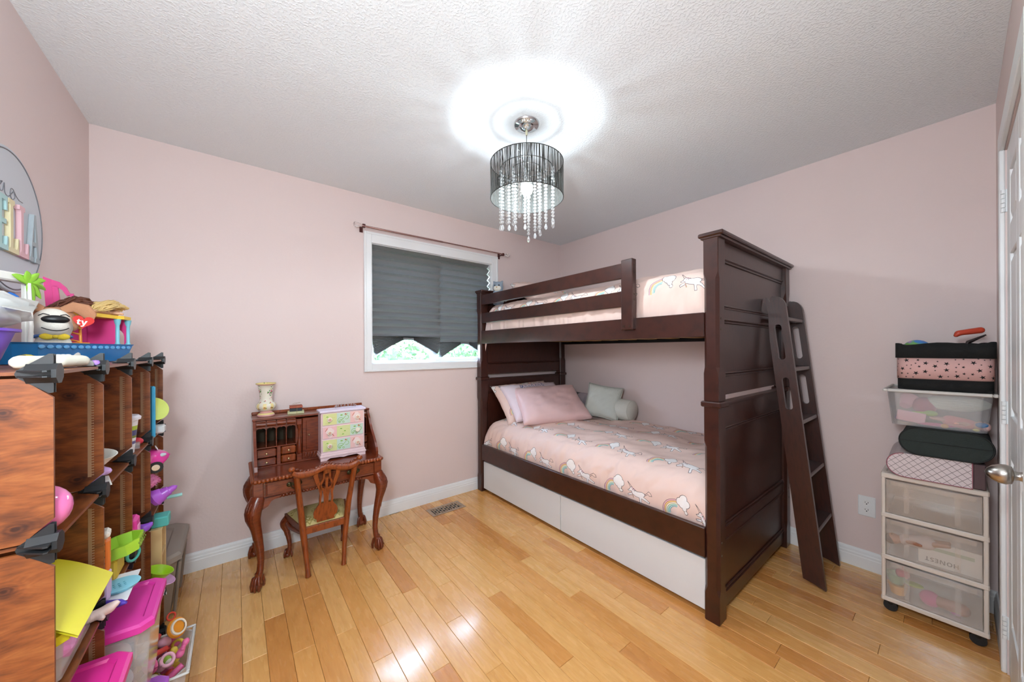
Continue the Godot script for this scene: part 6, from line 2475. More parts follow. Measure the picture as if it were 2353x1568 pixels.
# ---------------------------------------------------------------- toys on top of the shelf
func build_shelf_top_toys():
	var y := 1.239
	# shallow blue play tray with the doll house
	var tray := thing("play_tray", "translucent blue plastic play tray on top of the shelf", "toy tray", T(-3.282, y, 0.969, 0, 71.6, 0))
	var bm := clear("tray_blue", Color("1f7fc4"), 0.85, 0.3)
	var st := mb()
	loft_open(st, [[0.0, 0.205, 0.052, 0.03], [0.055, 0.222, 0.064, 0.03], [0.060, 0.226, 0.067, 0.03]], 0.004)
	obj("tub", st, bm, tray)
	st = mb()
	for i in 14:
		ball(st, Vector3(-0.18 + i * 0.027, 0.048, 0.0635), Vector3(0.011, 0.006, 0.0015), Transform3D(), 10, 6)
	obj("scallop_trim", st, mat("tray_pale", Color("5aa6dc"), 0.35), tray)
	var hs := thing("doll_house", "pink toy doll house with yellow roof and turquoise pillars on the shelf", "doll house", T(-3.250, y + 0.005, 0.870, 0, 71.6, 0))
	var pk := hexmat("e0488c", 0.35)
	st = mb()
	bxr(st, -0.08, 0.105, 0.0, 0.148, -0.045, -0.040, 0.001)
	obj("back_wall", st, pk, hs)
	st = mb()
	bxr(st, 0.050, 0.055, 0.0, 0.148, -0.040, 0.036, 0.001)
	obj("partition_wall", st, pk, hs)
	st = mb()
	# arched end wall
	var arch := PackedVector2Array([Vector2(-0.045, 0), Vector2(-0.032, 0), Vector2(-0.032, 0.085)])
	for i in 9:
		var a := PI - PI * i / 8
		arch.append(Vector2(cos(a) * 0.032, 0.085 + sin(a) * 0.032))
	arch.append_array([Vector2(0.032, 0), Vector2(0.042, 0), Vector2(0.042, 0.148), Vector2(-0.045, 0.148)])
	prism(st, arch, -0.003, 0.003, Transform3D(Basis(Vector3.BACK, Vector3.UP, Vector3.LEFT), Vector3(0.108, 0, 0)))
	obj("arched_wall", st, pk, hs)
	st = mb()
	prism(st, PackedVector2Array([Vector2(-0.09, -0.052), Vector2(0.118, -0.052), Vector2(0.118, 0.045), Vector2(0.06, 0.056), Vector2(0.045, 0.045), Vector2(-0.06, 0.045), Vector2(-0.09, 0.03)]), 0.148, 0.160, Transform3D(Basis(Vector3.RIGHT, Vector3.BACK, Vector3.UP) * Basis.from_scale(Vector3(1, 1, 1)), Vector3.ZERO))
	obj("roof", st, hexmat("f0c63a", 0.35), hs)
	var tq := hexmat("7fc4d2", 0.35)
	for p in [Vector3(0.055, 0, 0.040), Vector3(0.110, 0, 0.040)]:
		st = mb()
		lathe(st, [Vector2(0, 0), Vector2(0.008, 0.0), Vector2(0.008, 0.006), Vector2(0.0055, 0.01), Vector2(0.0055, 0.05), Vector2(0.0075, 0.054), Vector2(0.0075, 0.058), Vector2(0.0055, 0.062), Vector2(0.0055, 0.125), Vector2(0.008, 0.133), Vector2(0.010, 0.148), Vector2(0, 0.148)], 12, T(p.x, p.y, p.z))
		obj("pillar", st, tq, hs)
	st = mb()
	bxr(st, 0.06, 0.105, 0.0, 0.02, -0.03, 0.03, 0.002)
	bxr(st, 0.06, 0.095, 0.02, 0.04, -0.03, 0.02, 0.002)
	bxr(st, 0.06, 0.085, 0.04, 0.06, -0.03, 0.01, 0.002)
	obj("steps", st, mat("step_blue", Color("5b9bd6"), 0.4), hs)
	st = mb()
	lathe(st, [Vector2(0, -0.002), Vector2(0.026, -0.002), Vector2(0.026, 0.002), Vector2(0, 0.002)], 20, Transform3D(Basis(Vector3.UP, Vector3.RIGHT, Vector3.FORWARD), Vector3(0.085, 0.085, 0)))
	obj("sun_disc", st, hexmat("ea6a1e"), hs)
	# orange toy chair in front of the house
	var ch := thing("toy_chair", "orange plastic ladder-back toy chair inside the doll house", "toy chair", T(-3.276, y + 0.006, 0.935, 0, 40, 0))
	var om := hexmat("ee9a32", 0.35)
	st = mb()
	for s in [-1, 1]:
		tube(st, [Vector3(s * 0.020, 0.03, 0), Vector3(s * 0.019, 0.115, -0.004), Vector3(s * 0.019, 0.122, -0.004)], [0.004, 0.0035, 0.002], 8)
	for q in [0.06, 0.085, 0.105]:
		tube(st, [Vector3(-0.02, q, -0.001), Vector3(0, q + 0.006, -0.002), Vector3(0.02, q, -0.001)], 0.003, 6)
	obj("back", st, om, ch)
	st = mb()
	bxr(st, -0.024, 0.024, 0.052, 0.058, 0.0, 0.036, 0.002)
	obj("seat", st, om, ch)
	for s in [-1, 1]:
		for z in [0.003, 0.032]:
			st = mb()
			tube(st, [Vector3(s * 0.020, 0.0, z), Vector3(s * 0.020, 0.054, z)], 0.0032, 6)
			obj("leg", st, om, ch)
	# plush puppy with heart tag
	plush_dog(T(-3.297, y + 0.006, 1.010, -6, 20, 0, Vector3.ONE * 1.06))
	# doll wigs / dolls lying on the roof
	doll_on_roof("blond doll lying face down on the doll house roof", T(-3.226, y + 0.1645, 0.835, 0, 72, 0), Color("d9b878"))
	doll_on_roof("brown-haired doll lying face down on the doll house roof", T(-3.290, y + 0.1645, 0.868, 0, 66, 0), Color("5d2f1c"))
	# tall pink toy wall with window
	var pw := thing("toy_playset_wall", "tall hot pink toy playset wall with arched opening standing on the shelf", "toy", T(-3.345, y, 0.70, 0, -4, 3, Vector3(0.62, 1.0, 1.0)))
	st = mb()
	prism(st, PackedVector2Array([Vector2(-0.06, 0), Vector2(-0.03, 0), Vector2(-0.034, 0.30), Vector2(-0.064, 0.31)]), -0.012, 0.0)
	var outer := PackedVector2Array([Vector2(-0.034, 0.30), Vector2(-0.034, 0.275), Vector2(0.0, 0.262), Vector2(0.02, 0.235), Vector2(0.024, 0.19), Vector2(-0.016, 0.19), Vector2(-0.02, 0.235), Vector2(-0.034, 0.25), Vector2(-0.032, 0.15), Vector2(0.05, 0.12), Vector2(0.05, 0.235), Vector2(0.03, 0.24), Vector2(0.02, 0.27), Vector2(-0.005, 0.292)])
	prism(st, PackedVector2Array([Vector2(-0.034, 0.30), Vector2(-0.005, 0.292), Vector2(0.02, 0.272), Vector2(0.034, 0.245), Vector2(0.020, 0.240), Vector2(0.004, 0.262), Vector2(-0.020, 0.276), Vector2(-0.034, 0.276)]), -0.010, -0.002)
	prism(st, PackedVector2Array([Vector2(-0.034, 0.0), Vector2(0.05, 0.0), Vector2(0.052, 0.20), Vector2(0.046, 0.25), Vector2(0.034, 0.25), Vector2(0.030, 0.205), Vector2(0.006, 0.19), Vector2(-0.008, 0.20), Vector2(-0.012, 0.275), Vector2(-0.034, 0.276)]), -0.010, -0.002)
	obj("wall", st, pk, pw)
	st = mb()
	lathe(st, [Vector2(0, 0), Vector2(0.026, 0), Vector2(0.026, 0.004), Vector2(0, 0.004)], 20, Transform3D(Basis(Vector3.RIGHT, Vector3.BACK, Vector3.DOWN), Vector3(0.022, 0.165, -0.004)))
	obj("round_frame", st, hexmat("e67aa8", 0.35), pw)
	st = mb()
	lathe(st, [Vector2(0, 0), Vector2(0.018, 0), Vector2(0.018, 0.002), Vector2(0, 0.002)], 20, Transform3D(Basis(Vector3.RIGHT, Vector3.BACK, Vector3.DOWN), Vector3(0.022, 0.165, 0.0003)))
	obj("mirror", st, mat("toy_silver", Color("aeb6b8"), 0.25, 0.6), pw)
	# purple tub with a bag and lid in it
	var tub := thing("purple_tub", "translucent purple plastic tub at the near end of the shelf top", "tub", T(-3.305, y, 1.585))
	st = mb()
	lathe(st, [Vector2(0, 0), Vector2(0.080, 0), Vector2(0.083, 0.004), Vector2(0.104, 0.072), Vector2(0.112, 0.074), Vector2(0.112, 0.079), Vector2(0.101, 0.080), Vector2(0.079, 0.006), Vector2(0, 0.006)], 40)
	obj("tub", st, clear("tub_purple", Color("7b52c4"), 0.82, 0.3), tub)
	st = mb()
	for i in 7:
		ball(st, Vector3(cos(i * 1.1) * 0.045, 0.022, sin(i * 1.1) * 0.045), Vector3(0.022, 0.016, 0.022), Transform3D(), 10, 6)
	obj("contents", st, hexmat("5a2fa8"), tub)
	var bag := thing("plastic_bag", "crumpled clear plastic bag with yellow seal in the purple tub", "bag", T(-3.295, y + 0.079, 1.475))
	st = mb()
	var n := FastNoiseLite.new()
	n.seed = 14
	n.frequency = 3.0
	var f := func(u: float, v: float) -> Vector3:
		var a := u * TAU
		var e := (v - 0.5) * PI
		var q := Vector3(cos(e) * cos(a), sin(e), cos(e) * sin(a))
		return q * Vector3(0.085, 0.045, 0.095) * (1.0 + 0.30 * n.get_noise_3dv(q * 1.4)) + Vector3(0, 0.045, 0)
	sheet(st, 28, 16, f, null, false)
	obj("film", st, clear("bag_film", Color("dad9d6"), 0.6, 0.35), bag)
	st = mb()
	bx(st, Vector3(0.02, 0.075, -0.01), Vector3(0.11, 0.0015, 0.15), 0.0006, T(0, 0, 0, 14, 12, -14))
	obj("flap", st, clear("flap_grey", Color("b9b7b2"), 0.8, 0.4), bag)
	st = mb()
	bx(st, Vector3(0.02, 0.0768, -0.01), Vector3(0.006, 0.0015, 0.15), 0.0005, T(0, 0, 0, 14, 12, -14))
	obj("yellow_seal", st, hexmat("d6cf2e"), bag)
	# white toy shelter with orange and blue parts and a green leaf
	var w := thing("toy_shelter", "white toy shelter with orange post and blue hooks standing on the shelf", "toy", T(-3.352, y + 0.006, 1.155, 0, 62, 0))
	st = mb()
	bxr(st, 0.062, 0.074, 0.0, 0.225, -0.012, 0.0, 0.002)
	bxr(st, -0.10, 0.085, 0.222, 0.246, -0.022, 0.014, 0.004)
	obj("frame", st, hexmat("e6e2da"), w)
	st = mb()
	bxr(st, -0.075, -0.025, 0.0, 0.222, -0.014, 0.0, 0.002)
	obj("orange_post", st, hexmat("d9772a"), w)
	st = mb()
	bxr(st, -0.024, 0.0, 0.145, 0.220, -0.010, 0.0, 0.002)
	var hk := []
	for i in 11:
		var a := PI * 0.5 - PI * 1.25 * i / 10
		hk.append(Vector3(0.028 + cos(a) * 0.022, 0.165 + sin(a) * 0.022, -0.004))
	tube(st, hk, 0.006, 8)
	obj("blue_hook", st, hexmat("2a70c8"), w)
	var lf := thing("toy_palm", "lime green plastic palm leaf toy beside the white shelter", "toy", T(-3.312, y + 0.006, 1.118, 0, 62, 0))
	st = mb()
	tube(st, [Vector3(0, 0, 0), Vector3(0.005, 0.10, 0), Vector3(0.0, 0.222, 0)], [0.006, 0.005, 0.004], 8)
	obj("stem", st, hexmat("e6e2da"), lf)
	for i in 7:
		st = mb()
		var a := -0.9 + i * 0.62
		var pts := []
		for j in 6:
			var t := j / 5.0
			pts.append(Vector3(0, 0.222, 0) + Vector3(sin(a) * 0.050 * t, cos(a) * 0.046 * t - 0.012 * t * t, 0.010 * sin(i) * t))
		tube(st, pts, [0.006, 0.010, 0.011, 0.009, 0.006, 0.001], 6, Transform3D(), true, Vector2(0.25, 1.0), Vector3.RIGHT)
		obj("leaf", st, hexmat("8fc43c"), lf)
	# white handheld toy lying at the front edge
	var hh := thing("white_handset", "white rounded plastic handset lying along the shelf front edge", "toy", T(-3.155, y, 1.585, 0, 82, 0))
	st = mb()
	blob(st, [[Vector3(-0.085, 0.014, 0), Vector3(0.0, 0.013, 0.004), 0.013, 0.012], [Vector3(0.0, 0.013, 0.012), Vector3(0.08, 0.013, 0.016), 0.0125, 0.0125], [Vector3(0.0, 0.013, -0.012), Vector3(0.08, 0.013, -0.014), 0.0125, 0.0125], [Vector3(0.02, 0.013, 0), Vector3(0.08, 0.013, 0), 0.0125, 0.0125]], 0.006, 0.008)
	obj("body", st, hexmat("e3e0cf"), hh)
	st = mb()
	for i in 3:
		ball(st, Vector3(0.03 + i * 0.018, 0.026, 0), Vector3(0.005, 0.002, 0.005), Transform3D(), 10, 6)
	obj("button", st, hexmat("c9c6c0"), hh)
	# bead pieces
	for i in 3:
		st = mb()
		lathe(st, [Vector2(0, 0), Vector2(0.008, 0), Vector2(0.009, 0.006), Vector2(0.006, 0.012), Vector2(0, 0.013)], 10)
		single("toy_bead", st, hexmat(["a9a9a4", "a678d0", "c9c4ba"][i]), T(-3.125 + 0.006 * i, y, 1.478 - i * 0.022), ["grey toy bead at the shelf front edge", "lilac toy bead at the shelf front edge", "cream toy bead at the shelf front edge"][i], "toy", "toy beads on the shelf edge")
	var bee := thing("toy_bee", "small yellow and black toy bee between tub and tray", "toy", T(-3.225, y, 1.44, 0, 70, 0))
	st = mb()
	ball(st, Vector3(0, 0.014, 0), Vector3(0.026, 0.014, 0.014), Transform3D(), 14, 8)
	obj("body", st, hexmat("e6cf3a"), bee)
	st = mb()
	for q in [-0.010, 0.006]:
		lathe(st, [Vector2(0.0137 * sqrt(1 - pow(q / 0.026, 2)), -0.003), Vector2(0.0142 * sqrt(1 - pow(q / 0.026, 2)), 0.0), Vector2(0.0137 * sqrt(1 - pow(q / 0.026, 2)), 0.003)], 14, Transform3D(Basis(Vector3.UP, Vector3.RIGHT, Vector3.FORWARD), Vector3(q, 0.014, 0)))
	obj("stripe", st, hexmat("2a2622"), bee)

func doll_on_roof(label: String, xf: Transform3D, hair: Color):
	var o := thing("fashion_doll", label, "doll", xf, "dolls on the doll house roof")
	var st := mb()
	blob(st, [[Vector3(0.045, 0.016, 0), Vector3(0.05, 0.016, 0), 0.016, 0.015], [Vector3(0.02, 0.012, 0), Vector3(-0.02, 0.012, 0), 0.010, 0.012], [Vector3(-0.02, 0.011, 0.004), Vector3(-0.075, 0.008, 0.012), 0.009, 0.006], [Vector3(0.018, 0.012, 0.01), Vector3(0.03, 0.009, 0.034), 0.006, 0.005]], 0.004, 0.005)
	obj("body", st, mat("doll_skin", Color("dca987"), 0.5), o)
	st = mb()
	var r := RandomNumberGenerator.new()
	r.seed = hash(label)
	for i in 60:
		var s := r.randf_range(-0.030, 0.026)
		var pts := []
		var h := r.randf_range(0.026, 0.050)
		for j in 6:
			var t := j / 5.0
			pts.append(Vector3(0.058 - t * r.randf_range(0.10, 0.13), 0.010 + h * sin(PI * (0.25 + 0.75 * t)) * (1.0 - 0.4 * absf(s) / 0.03) , s + 0.012 * sin(t * 5.0 + i)))
		tube(st, pts, [0.0035, 0.005, 0.005, 0.004, 0.003, 0.001], 5)
	tag(obj("hair", st, mat("doll_hair_" + hair.to_html(), hair, 0.45), o), "", "", "", "stuff")

func plush_dog(xf: Transform3D):
	var o := thing("plush_dog", "white and tan plush dog with yellow bow and red heart tag in the blue tray", "plush toy", xf)
	var white := soft_fabric("plush_white", Color("e3dcd0"))
	var tan := soft_fabric("plush_tan", Color("b5805f"))
	var st := mb()
	# sitting body, legs and head as one skin
	blob(st, [[Vector3(0, 0.030, 0), Vector3(0, 0.065, 0), 0.040, 0.030], [Vector3(0, 0.10, 0.004), Vector3(0, 0.118, 0.002), 0.038, 0.036], [Vector3(0, 0.098, 0.026), Vector3(0, 0.096, 0.036), 0.030, 0.028], [Vector3(0.018, 0.05, 0.02), Vector3(0.022, 0.012, 0.040), 0.014, 0.013], [Vector3(-0.018, 0.05, 0.02), Vector3(-0.022, 0.012, 0.040), 0.014, 0.013], [Vector3(0.03, 0.02, 0.0), Vector3(0.036, 0.012, 0.034), 0.018, 0.012], [Vector3(-0.03, 0.02, 0.0), Vector3(-0.036, 0.012, 0.034), 0.018, 0.012], [Vector3(0, 0.02, -0.035), Vector3(0, 0.04, -0.055), 0.010, 0.006]], 0.006, 0.012)
	obj("body", st, white, o)
	st = mb()
	blob(st, [[Vector3(0.024, 0.128, -0.008), Vector3(0.032, 0.105, -0.004), 0.024, 0.018], [Vector3(-0.016, 0.138, -0.010), Vector3(0.012, 0.142, -0.012), 0.020, 0.020]], 0.006, 0.010)
	obj("head_patch", st, tan, o)
	for s in [-1, 1]:
		st = mb()
		var pts := [Vector3(s * 0.018, 0.150, 0.006), Vector3(s * 0.038, 0.160, 0.014), Vector3(s * 0.056, 0.153, 0.022), Vector3(s * 0.068, 0.134, 0.026), Vector3(s * 0.070, 0.118, 0.028)]
		tube(st, pts, [0.010, 0.016, 0.019, 0.016, 0.005], 10, Transform3D(), true, Vector2(0.4, 1.0), Vector3.UP)
		obj("ear", st, tan, o)
	st = mb()
	ball(st, Vector3(0, 0.113, 0.058), Vector3(0.026, 0.012, 0.012), Transform3D(), 16, 10)
	obj("nose", st, mat("nose_black", Color("131112"), 0.4), o)
	st = mb()
	var mouth := []
	for i in 11:
		var t := i / 10.0 * 2 - 1
		mouth.append(Vector3(t * 0.024, 0.080 + 0.010 * t * t, 0.0645 - 0.014 * t * t))
	tube(st, mouth, 0.0012, 5)
	for s in [-1, 1]:
		tube(st, [Vector3(s * 0.010, 0.127, 0.048), Vector3(s * 0.020, 0.131, 0.044), Vector3(s * 0.028, 0.126, 0.036)], 0.0013, 5)
	obj("mouth_and_eyes", st, mats["nose_black"], o)
	st = mb()
	for s in [-1, 1]:
		ball(st, Vector3(s * 0.014, 0.066, 0.040), Vector3(0.014, 0.009, 0.006), Transform3D(), 12, 8)
	ball(st, Vector3(0, 0.066, 0.042), Vector3(0.006, 0.006, 0.006), Transform3D(), 10, 6)
	obj("bow", st, soft_fabric("bow_yellow", Color("e6c63a")), o)
	st = mb()
	var ring := []
	for i in 25:
		ring.append(Vector3(cos(TAU * i / 24) * 0.034, 0.070, sin(TAU * i / 24) * 0.032 + 0.004))
	tube(st, ring, 0.004, 6, Transform3D(), false)
	obj("collar", st, mat("collar_blue", Color("5a7fc0"), 0.7), o)
	# heart tag
	st = mb()
	var heart := PackedVector2Array()
	for i in 28:
		var t := TAU * i / 28
		heart.append(Vector2(16 * pow(sin(t), 3), 13 * cos(t) - 5 * cos(2 * t) - 2 * cos(3 * t) - cos(4 * t)) * 0.00135)
	prism(st, heart, -0.0006, 0.0006, T(0.052, 0.112, 0.046, 0, 6, -8))
	var tg := obj("heart_tag", st, hexmat("cf2a22"), o)
	var tm := TextMesh.new()
	var font := SystemFont.new()
	font.font_names = PackedStringArray(["Droid Sans"])
	font.font_weight = 700
	tm.text = "ty"
	tm.font = font
	tm.font_size = 32
	tm.pixel_size = 0.00072
	tm.depth = 0.0004
	obj("tag_print", tm, hexmat("f2efe8"), tg, T(0.049, 0.110, 0.0472, 0, 6, -8))

# ---------------------------------------------------------------- things in the cubes
func zpx(px: float, x: float) -> float:
	# depth along the shelf of a picture column at the plane x
	var v := Vector2(sin(YAW), -cos(YAW)) + Vector2(cos(YAW), sin(YAW)) * (px - 1176.5) / FOCAL
	return CAM.z + v.y * (x - CAM.x) / v.x

func lidded_bin(called: String, label: String, lid: String, body: Material, hx: float, hz: float, h: float, xf: Transform3D, group := ""):
	var o := thing(called, label, "storage bin", xf, group)
	open_bin(o, hx, hz, hx - 0.012, hz - 0.012, h, body, 0.003)
	var st := mb()
	loft(st, [[h - 0.012, hx + 0.006, hz + 0.006, 0.022], [h - 0.010, hx + 0.008, hz + 0.008, 0.022], [h + 0.006, hx + 0.008, hz + 0.008, 0.022], [h + 0.012, hx + 0.002, hz + 0.002, 0.022], [h + 0.0125, hx - 0.014, hz - 0.014, 0.016], [h + 0.007, hx - 0.018, hz - 0.018, 0.016]])
	var l := obj("lid", st, hexmat(lid, 0.35), o)
	st = mb()
	for s in [-1, 1]:
		bx(st, Vector3(0, h - 0.008, s * (hz + 0.010)), Vector3(hx * 0.7, 0.020, 0.006), 0.002)
	obj("latch", st, hexmat(lid, 0.35), l)
	return o

func build_shelf_items():
	var fx := SX
	var y3: float = LEVELS[3] + 0.004
	var y2: float = LEVELS[2] + 0.004
	var y1: float = LEVELS[1] + 0.004
	var y0: float = LEVELS[0] + 0.004
	var st := mb()
	# top row
	var bl := thing("pink_ball", "glossy pink ball in the top cube nearest the doorway", "ball", T(-3.142, y3, 1.695))
	st = mb()
	ball(st, Vector3(0, 0.044, 0), Vector3.ONE * 0.044, Transform3D(), 22, 14)
	obj("ball", st, hexmat("e87ab0", 0.12), bl)
	st = mb()
	lathe(st, [Vector2(0, 0.086), Vector2(0.005, 0.087), Vector2(0.004, 0.092), Vector2(0, 0.092)], 10)
	obj("valve", st, hexmat("c0306a"), bl)
	st = mb()
	lathe(st, [Vector2(0, 0), Vector2(0.022, 0), Vector2(0.040, 0.026), Vector2(0.038, 0.026), Vector2(0.020, 0.003), Vector2(0, 0.003)], 22)
	single("toy_bowl", st, hexmat("e4e0d6"), T(-3.142, y3 + 0.046, 1.365, 10, 0, -8), "white toy bowl on lilac flower in a top cube", "toy")
	st = mb()
	for i in 6:
		var a := TAU * i / 6
		ball(st, Vector3(cos(a) * 0.018, 0.022, sin(a) * 0.018), Vector3(0.014, 0.010, 0.014), Transform3D(), 10, 6)
	lathe(st, [Vector2(0, 0), Vector2(0.016, 0), Vector2(0.012, 0.016), Vector2(0, 0.020)], 12)
	single("toy_flower", st, hexmat("c9a4dc"), T(-3.140, y3 + 0.003, 1.372), "lilac toy flower under the white bowl in a top cube", "toy")
	st = mb()
	bx(st, Vector3(0, 0.0012, 0), Vector3(0.075, 0.0024, 0.10), 0.0008)
	single("white_card", st, hexmat("e8e4da"), T(-3.147, y3, 1.385, 0, 14, 0), "white card lying in a top cube of the shelf", "card")
	# striped tub with lid
	var cup := thing("striped_tub", "white striped plastic tub with lid in a top cube", "tub", T(-3.150, y3, 1.045, 0, 10, 0))
	var bands := [["e6e4e6", 0.0, 0.030], ["5a5a8c", 0.030, 0.040], ["e6e4e6", 0.040, 0.050], ["7c8a3a", 0.050, 0.058], ["4a4a78", 0.058, 0.076], ["a9c23a", 0.076, 0.090], ["e6e4e6", 0.090, 0.112]]
	for b in bands:
		st = mb()
		var r0: float = 0.030 + 0.010 * b[1] / 0.112
		var r1: float = 0.030 + 0.010 * b[2] / 0.112
		lathe(st, ([Vector2(0, 0)] if b[1] == 0.0 else []) + [Vector2(r0, b[1]), Vector2(r1, b[2])], 22)
		obj("band", st, hexmat(b[0]), cup)
	st = mb()
	lathe(st, [Vector2(0, 0.110), Vector2(0.046, 0.110), Vector2(0.047, 0.118), Vector2(0.041, 0.124), Vector2(0, 0.124)], 22)
	obj("lid", st, hexmat("dedbe2"), cup)
	st = mb()
	ball(st, Vector3(0, 0.022, 0), Vector3(0.026, 0.020, 0.020), Transform3D(), 14, 8)
	single("pink_toy_piece", st, hexmat("e0508a"), T(-3.160, y3 + 0.125, 1.055), "hot pink toy piece on the striped tub lid", "toy")
	st = mb()
	lathe(st, [Vector2(0, 0), Vector2(0.012, 0), Vector2(0.013, 0.022), Vector2(0.010, 0.022), Vector2(0.009, 0.003), Vector2(0, 0.003)], 16)
	single("glass_jar", st, mats["clear_plastic"], T(-3.128, y3, 0.985), "tiny clear jar beside the striped tub", "jar")
	st = mb()
	ball(st, Vector3(0, 0.014, 0), Vector3(0.020, 0.014, 0.016), Transform3D(), 12, 8)
	single("red_toy_piece", st, hexmat("cf2f45"), T(-3.135, y3, 0.925), "red toy piece beside the tiny clear jar", "toy")
	# blue board and plate, cube next to the tote
	st = mb()
	bx(st, Vector3(0, 0.1, 0), Vector3(0.012, 0.20, 0.10), 0.004)
	single("blue_board", st, hexmat("3f9fc8"), T(-3.135, y3, 0.765, 0, 40, 0), "bright blue toy board standing in the top cube by the tote", "toy")
	st = mb()
	lathe(st, [Vector2(0, 0), Vector2(0.02, 0), Vector2(0.045, 0.012), Vector2(0.047, 0.016), Vector2(0.02, 0.006), Vector2(0, 0.006)], 24)
	single("toy_plate", st, hexmat("cfd96a"), T(-3.118, y3 + 0.10, 0.735, 70, 40, 0), "yellow-green toy plate leaning on the blue board", "toy")
	st = mb()
	bx(st, Vector3(0, 0.016, 0), Vector3(0.05, 0.032, 0.05), 0.006)
	single("white_toy_box", st, hexmat("dcdcdc"), T(-3.110, y3, 0.70), "small white box in the top cube by the tote", "box")
	# second row
	lidded_bin("toy_bin", "clear bin with a yellow lid tilted out of a second-row cube", "d8cc22", mats["clear_plastic"], 0.10, 0.115, 0.09, T(-3.205, y2 + 0.004, 1.596, 0, 0, 4), "lidded bins in the shelf cubes")
	st = mb()
	# yellow flexible folder leaning out over the bin
	var f := func(u: float, v: float) -> Vector3:
		return Vector3(lerpf(-0.11, 0.115, u), 0.026 * sin(u * PI) - 0.02 * u, lerpf(-0.12, 0.12, v))
	sheet(st, 14, 6, f)
	var f2 := func(u: float, v: float) -> Vector3:
		return f.call(u, v) - Vector3(0, 0.004, 0)
	sheet(st, 14, 6, f2, null, true)
	single("yellow_folder", st, hexmat("ddd02c", 0.5), T(-3.190, y2 + 0.158, 1.60, 0, 0, -18), "bright yellow plastic folder sloping out of a second-row cube", "folder")
	st = mb()
	blob(st, [[Vector3(-0.02, 0.012, 0), Vector3(0.02, 0.012, 0), 0.012, 0.011], [Vector3(0.02, 0.014, 0), Vector3(0.03, 0.020, 0.006), 0.010, 0.008], [Vector3(0, 0.012, 0), Vector3(0.002, 0.008, 0.022), 0.007, 0.006]], 0.005, 0.006)
	single("toy_bunny", st, hexmat("e8cfc8"), T(-3.115, y2, 1.475, 0, 30, 0), "pale pink toy bunny on the second-row shelf edge", "toy")
	var ob := thing("dotted_box", "orange perforated toy box with white cap in the second row", "toy", T(-3.135, y2, 1.385, 0, 6, 0))
	st = mb()
	bx(st, Vector3(0, 0.115, 0), Vector3(0.05, 0.085, 0.038), 0.006)
	obj("box", st, hexmat("d9742c"), ob)
	st = mb()
	bx(st, Vector3(0, 0.168, 0), Vector3(0.052, 0.020, 0.040), 0.006)
	obj("cap", st, hexmat("e6dfd2"), ob)
	st = mb()
	bx(st, Vector3(0, 0.036, 0), Vector3(0.052, 0.072, 0.042), 0.006)
	obj("lower_box", st, hexmat("d8b9d8"), ob)
	st = mb()
	for i in 5:
		for k in 3:
			ball(st, Vector3(-0.014 + k * 0.014, 0.082 + i * 0.016, 0.019), Vector3(0.004, 0.004, 0.001), Transform3D(), 8, 5)
	obj("dot", st, hexmat("7a3a14"), ob)
	var lb := thing("lime_basket", "lime green perforated toy basket in the second row", "toy", T(-3.112, y2 + 0.06, 1.25, 0, 0, 10))
	open_bin(lb, 0.045, 0.055, 0.038, 0.048, 0.032, hexmat("a6d23a"), 0.004)
	st = mb()
	for i in 6:
		for k in 2:
			ball(st, Vector3(0.0435, 0.010 + k * 0.011, -0.040 + i * 0.016), Vector3(0.001, 0.003, 0.004), Transform3D(), 8, 5)
	obj("painted_hole", st, hexmat("6a9020"), lb)  # darker green discs painted in place of shaded openings
	st = mb()
	bx(st, Vector3(0, 0.028, 0), Vector3(0.06, 0.056, 0.09), 0.006)
	single("toy_block", st, hexmat("d8b43c"), T(-3.145, y2, 1.25), "mustard toy block under the lime basket", "toy")
	var sn := thing("blue_strainer", "light blue perforated toy strainer on a white sheet in the second row", "toy", T(-3.100, y2 + 0.004, 1.350, 0, 18, 0))
	st = mb()
	lathe(st, [Vector2(0, 0), Vector2(0.034, 0), Vector2(0.040, 0.008), Vector2(0.036, 0.009), Vector2(0, 0.005)], 24)
	obj("dish", st, hexmat("86c6d8"), sn)
	st = mb()
	for i in 5:
		for k in 5:
			var p := Vector3(-0.02 + i * 0.010, 0.0062, -0.02 + k * 0.010)
			if Vector2(p.x, p.z).length() < 0.030:
				ball(st, p, Vector3(0.003, 0.0008, 0.003), Transform3D(), 8, 4)
	obj("painted_hole", st, hexmat("4b93a8"), sn)  # openings drawn as darker blue spots, their shade set in the colour
	st = mb()
	bx(st, Vector3(0, 0.0015, 0), Vector3(0.09, 0.003, 0.16), 0.001)
	single("white_sheet", st, hexmat("e2dfe2"), T(-3.118, y2, 1.345), "white plastic sheet under the blue strainer", "sheet")
	st = mb()
	tube(st, [Vector3(-0.05, 0.009, 0), Vector3(0.045, 0.009, 0), Vector3(0.06, 0.009, 0)], [0.009, 0.009, 0.003], 12)
	single("purple_marker", st, hexmat("4c35a0"), T(-3.122, y2, 1.425, 0, -30, 0), "dark purple marker at the second-row shelf edge", "marker")
	var pbx := thing("pink_toy_box", "hot pink toy box in the second row behind the connector", "toy", T(-3.130, y2 + 0.0, 1.085))
	st = mb()
	bx(st, Vector3(0, 0.05, 0), Vector3(0.05, 0.10, 0.06), 0.008)
	obj("box", st, hexmat("e23c9c"), pbx)
	st = mb()
	bx(st, Vector3(0.026, 0.05, 0), Vector3(0.003, 0.05, 0.03), 0.001)
	obj("label_panel", st, hexmat("f0a0cc"), pbx)
	st = mb()
	blob(st, [[Vector3(-0.02, 0.02, 0), Vector3(0.02, 0.02, 0), 0.018, 0.014], [Vector3(0.02, 0.02, 0), Vector3(0.035, 0.03, 0), 0.010, 0.008]], 0.006, 0.008)
	single("purple_toy", st, hexmat("8a4cc0"), T(-3.125, y2, 0.985), "purple rounded toy in the second row next to the pink box", "toy")
	st = mb()
	var rg := []
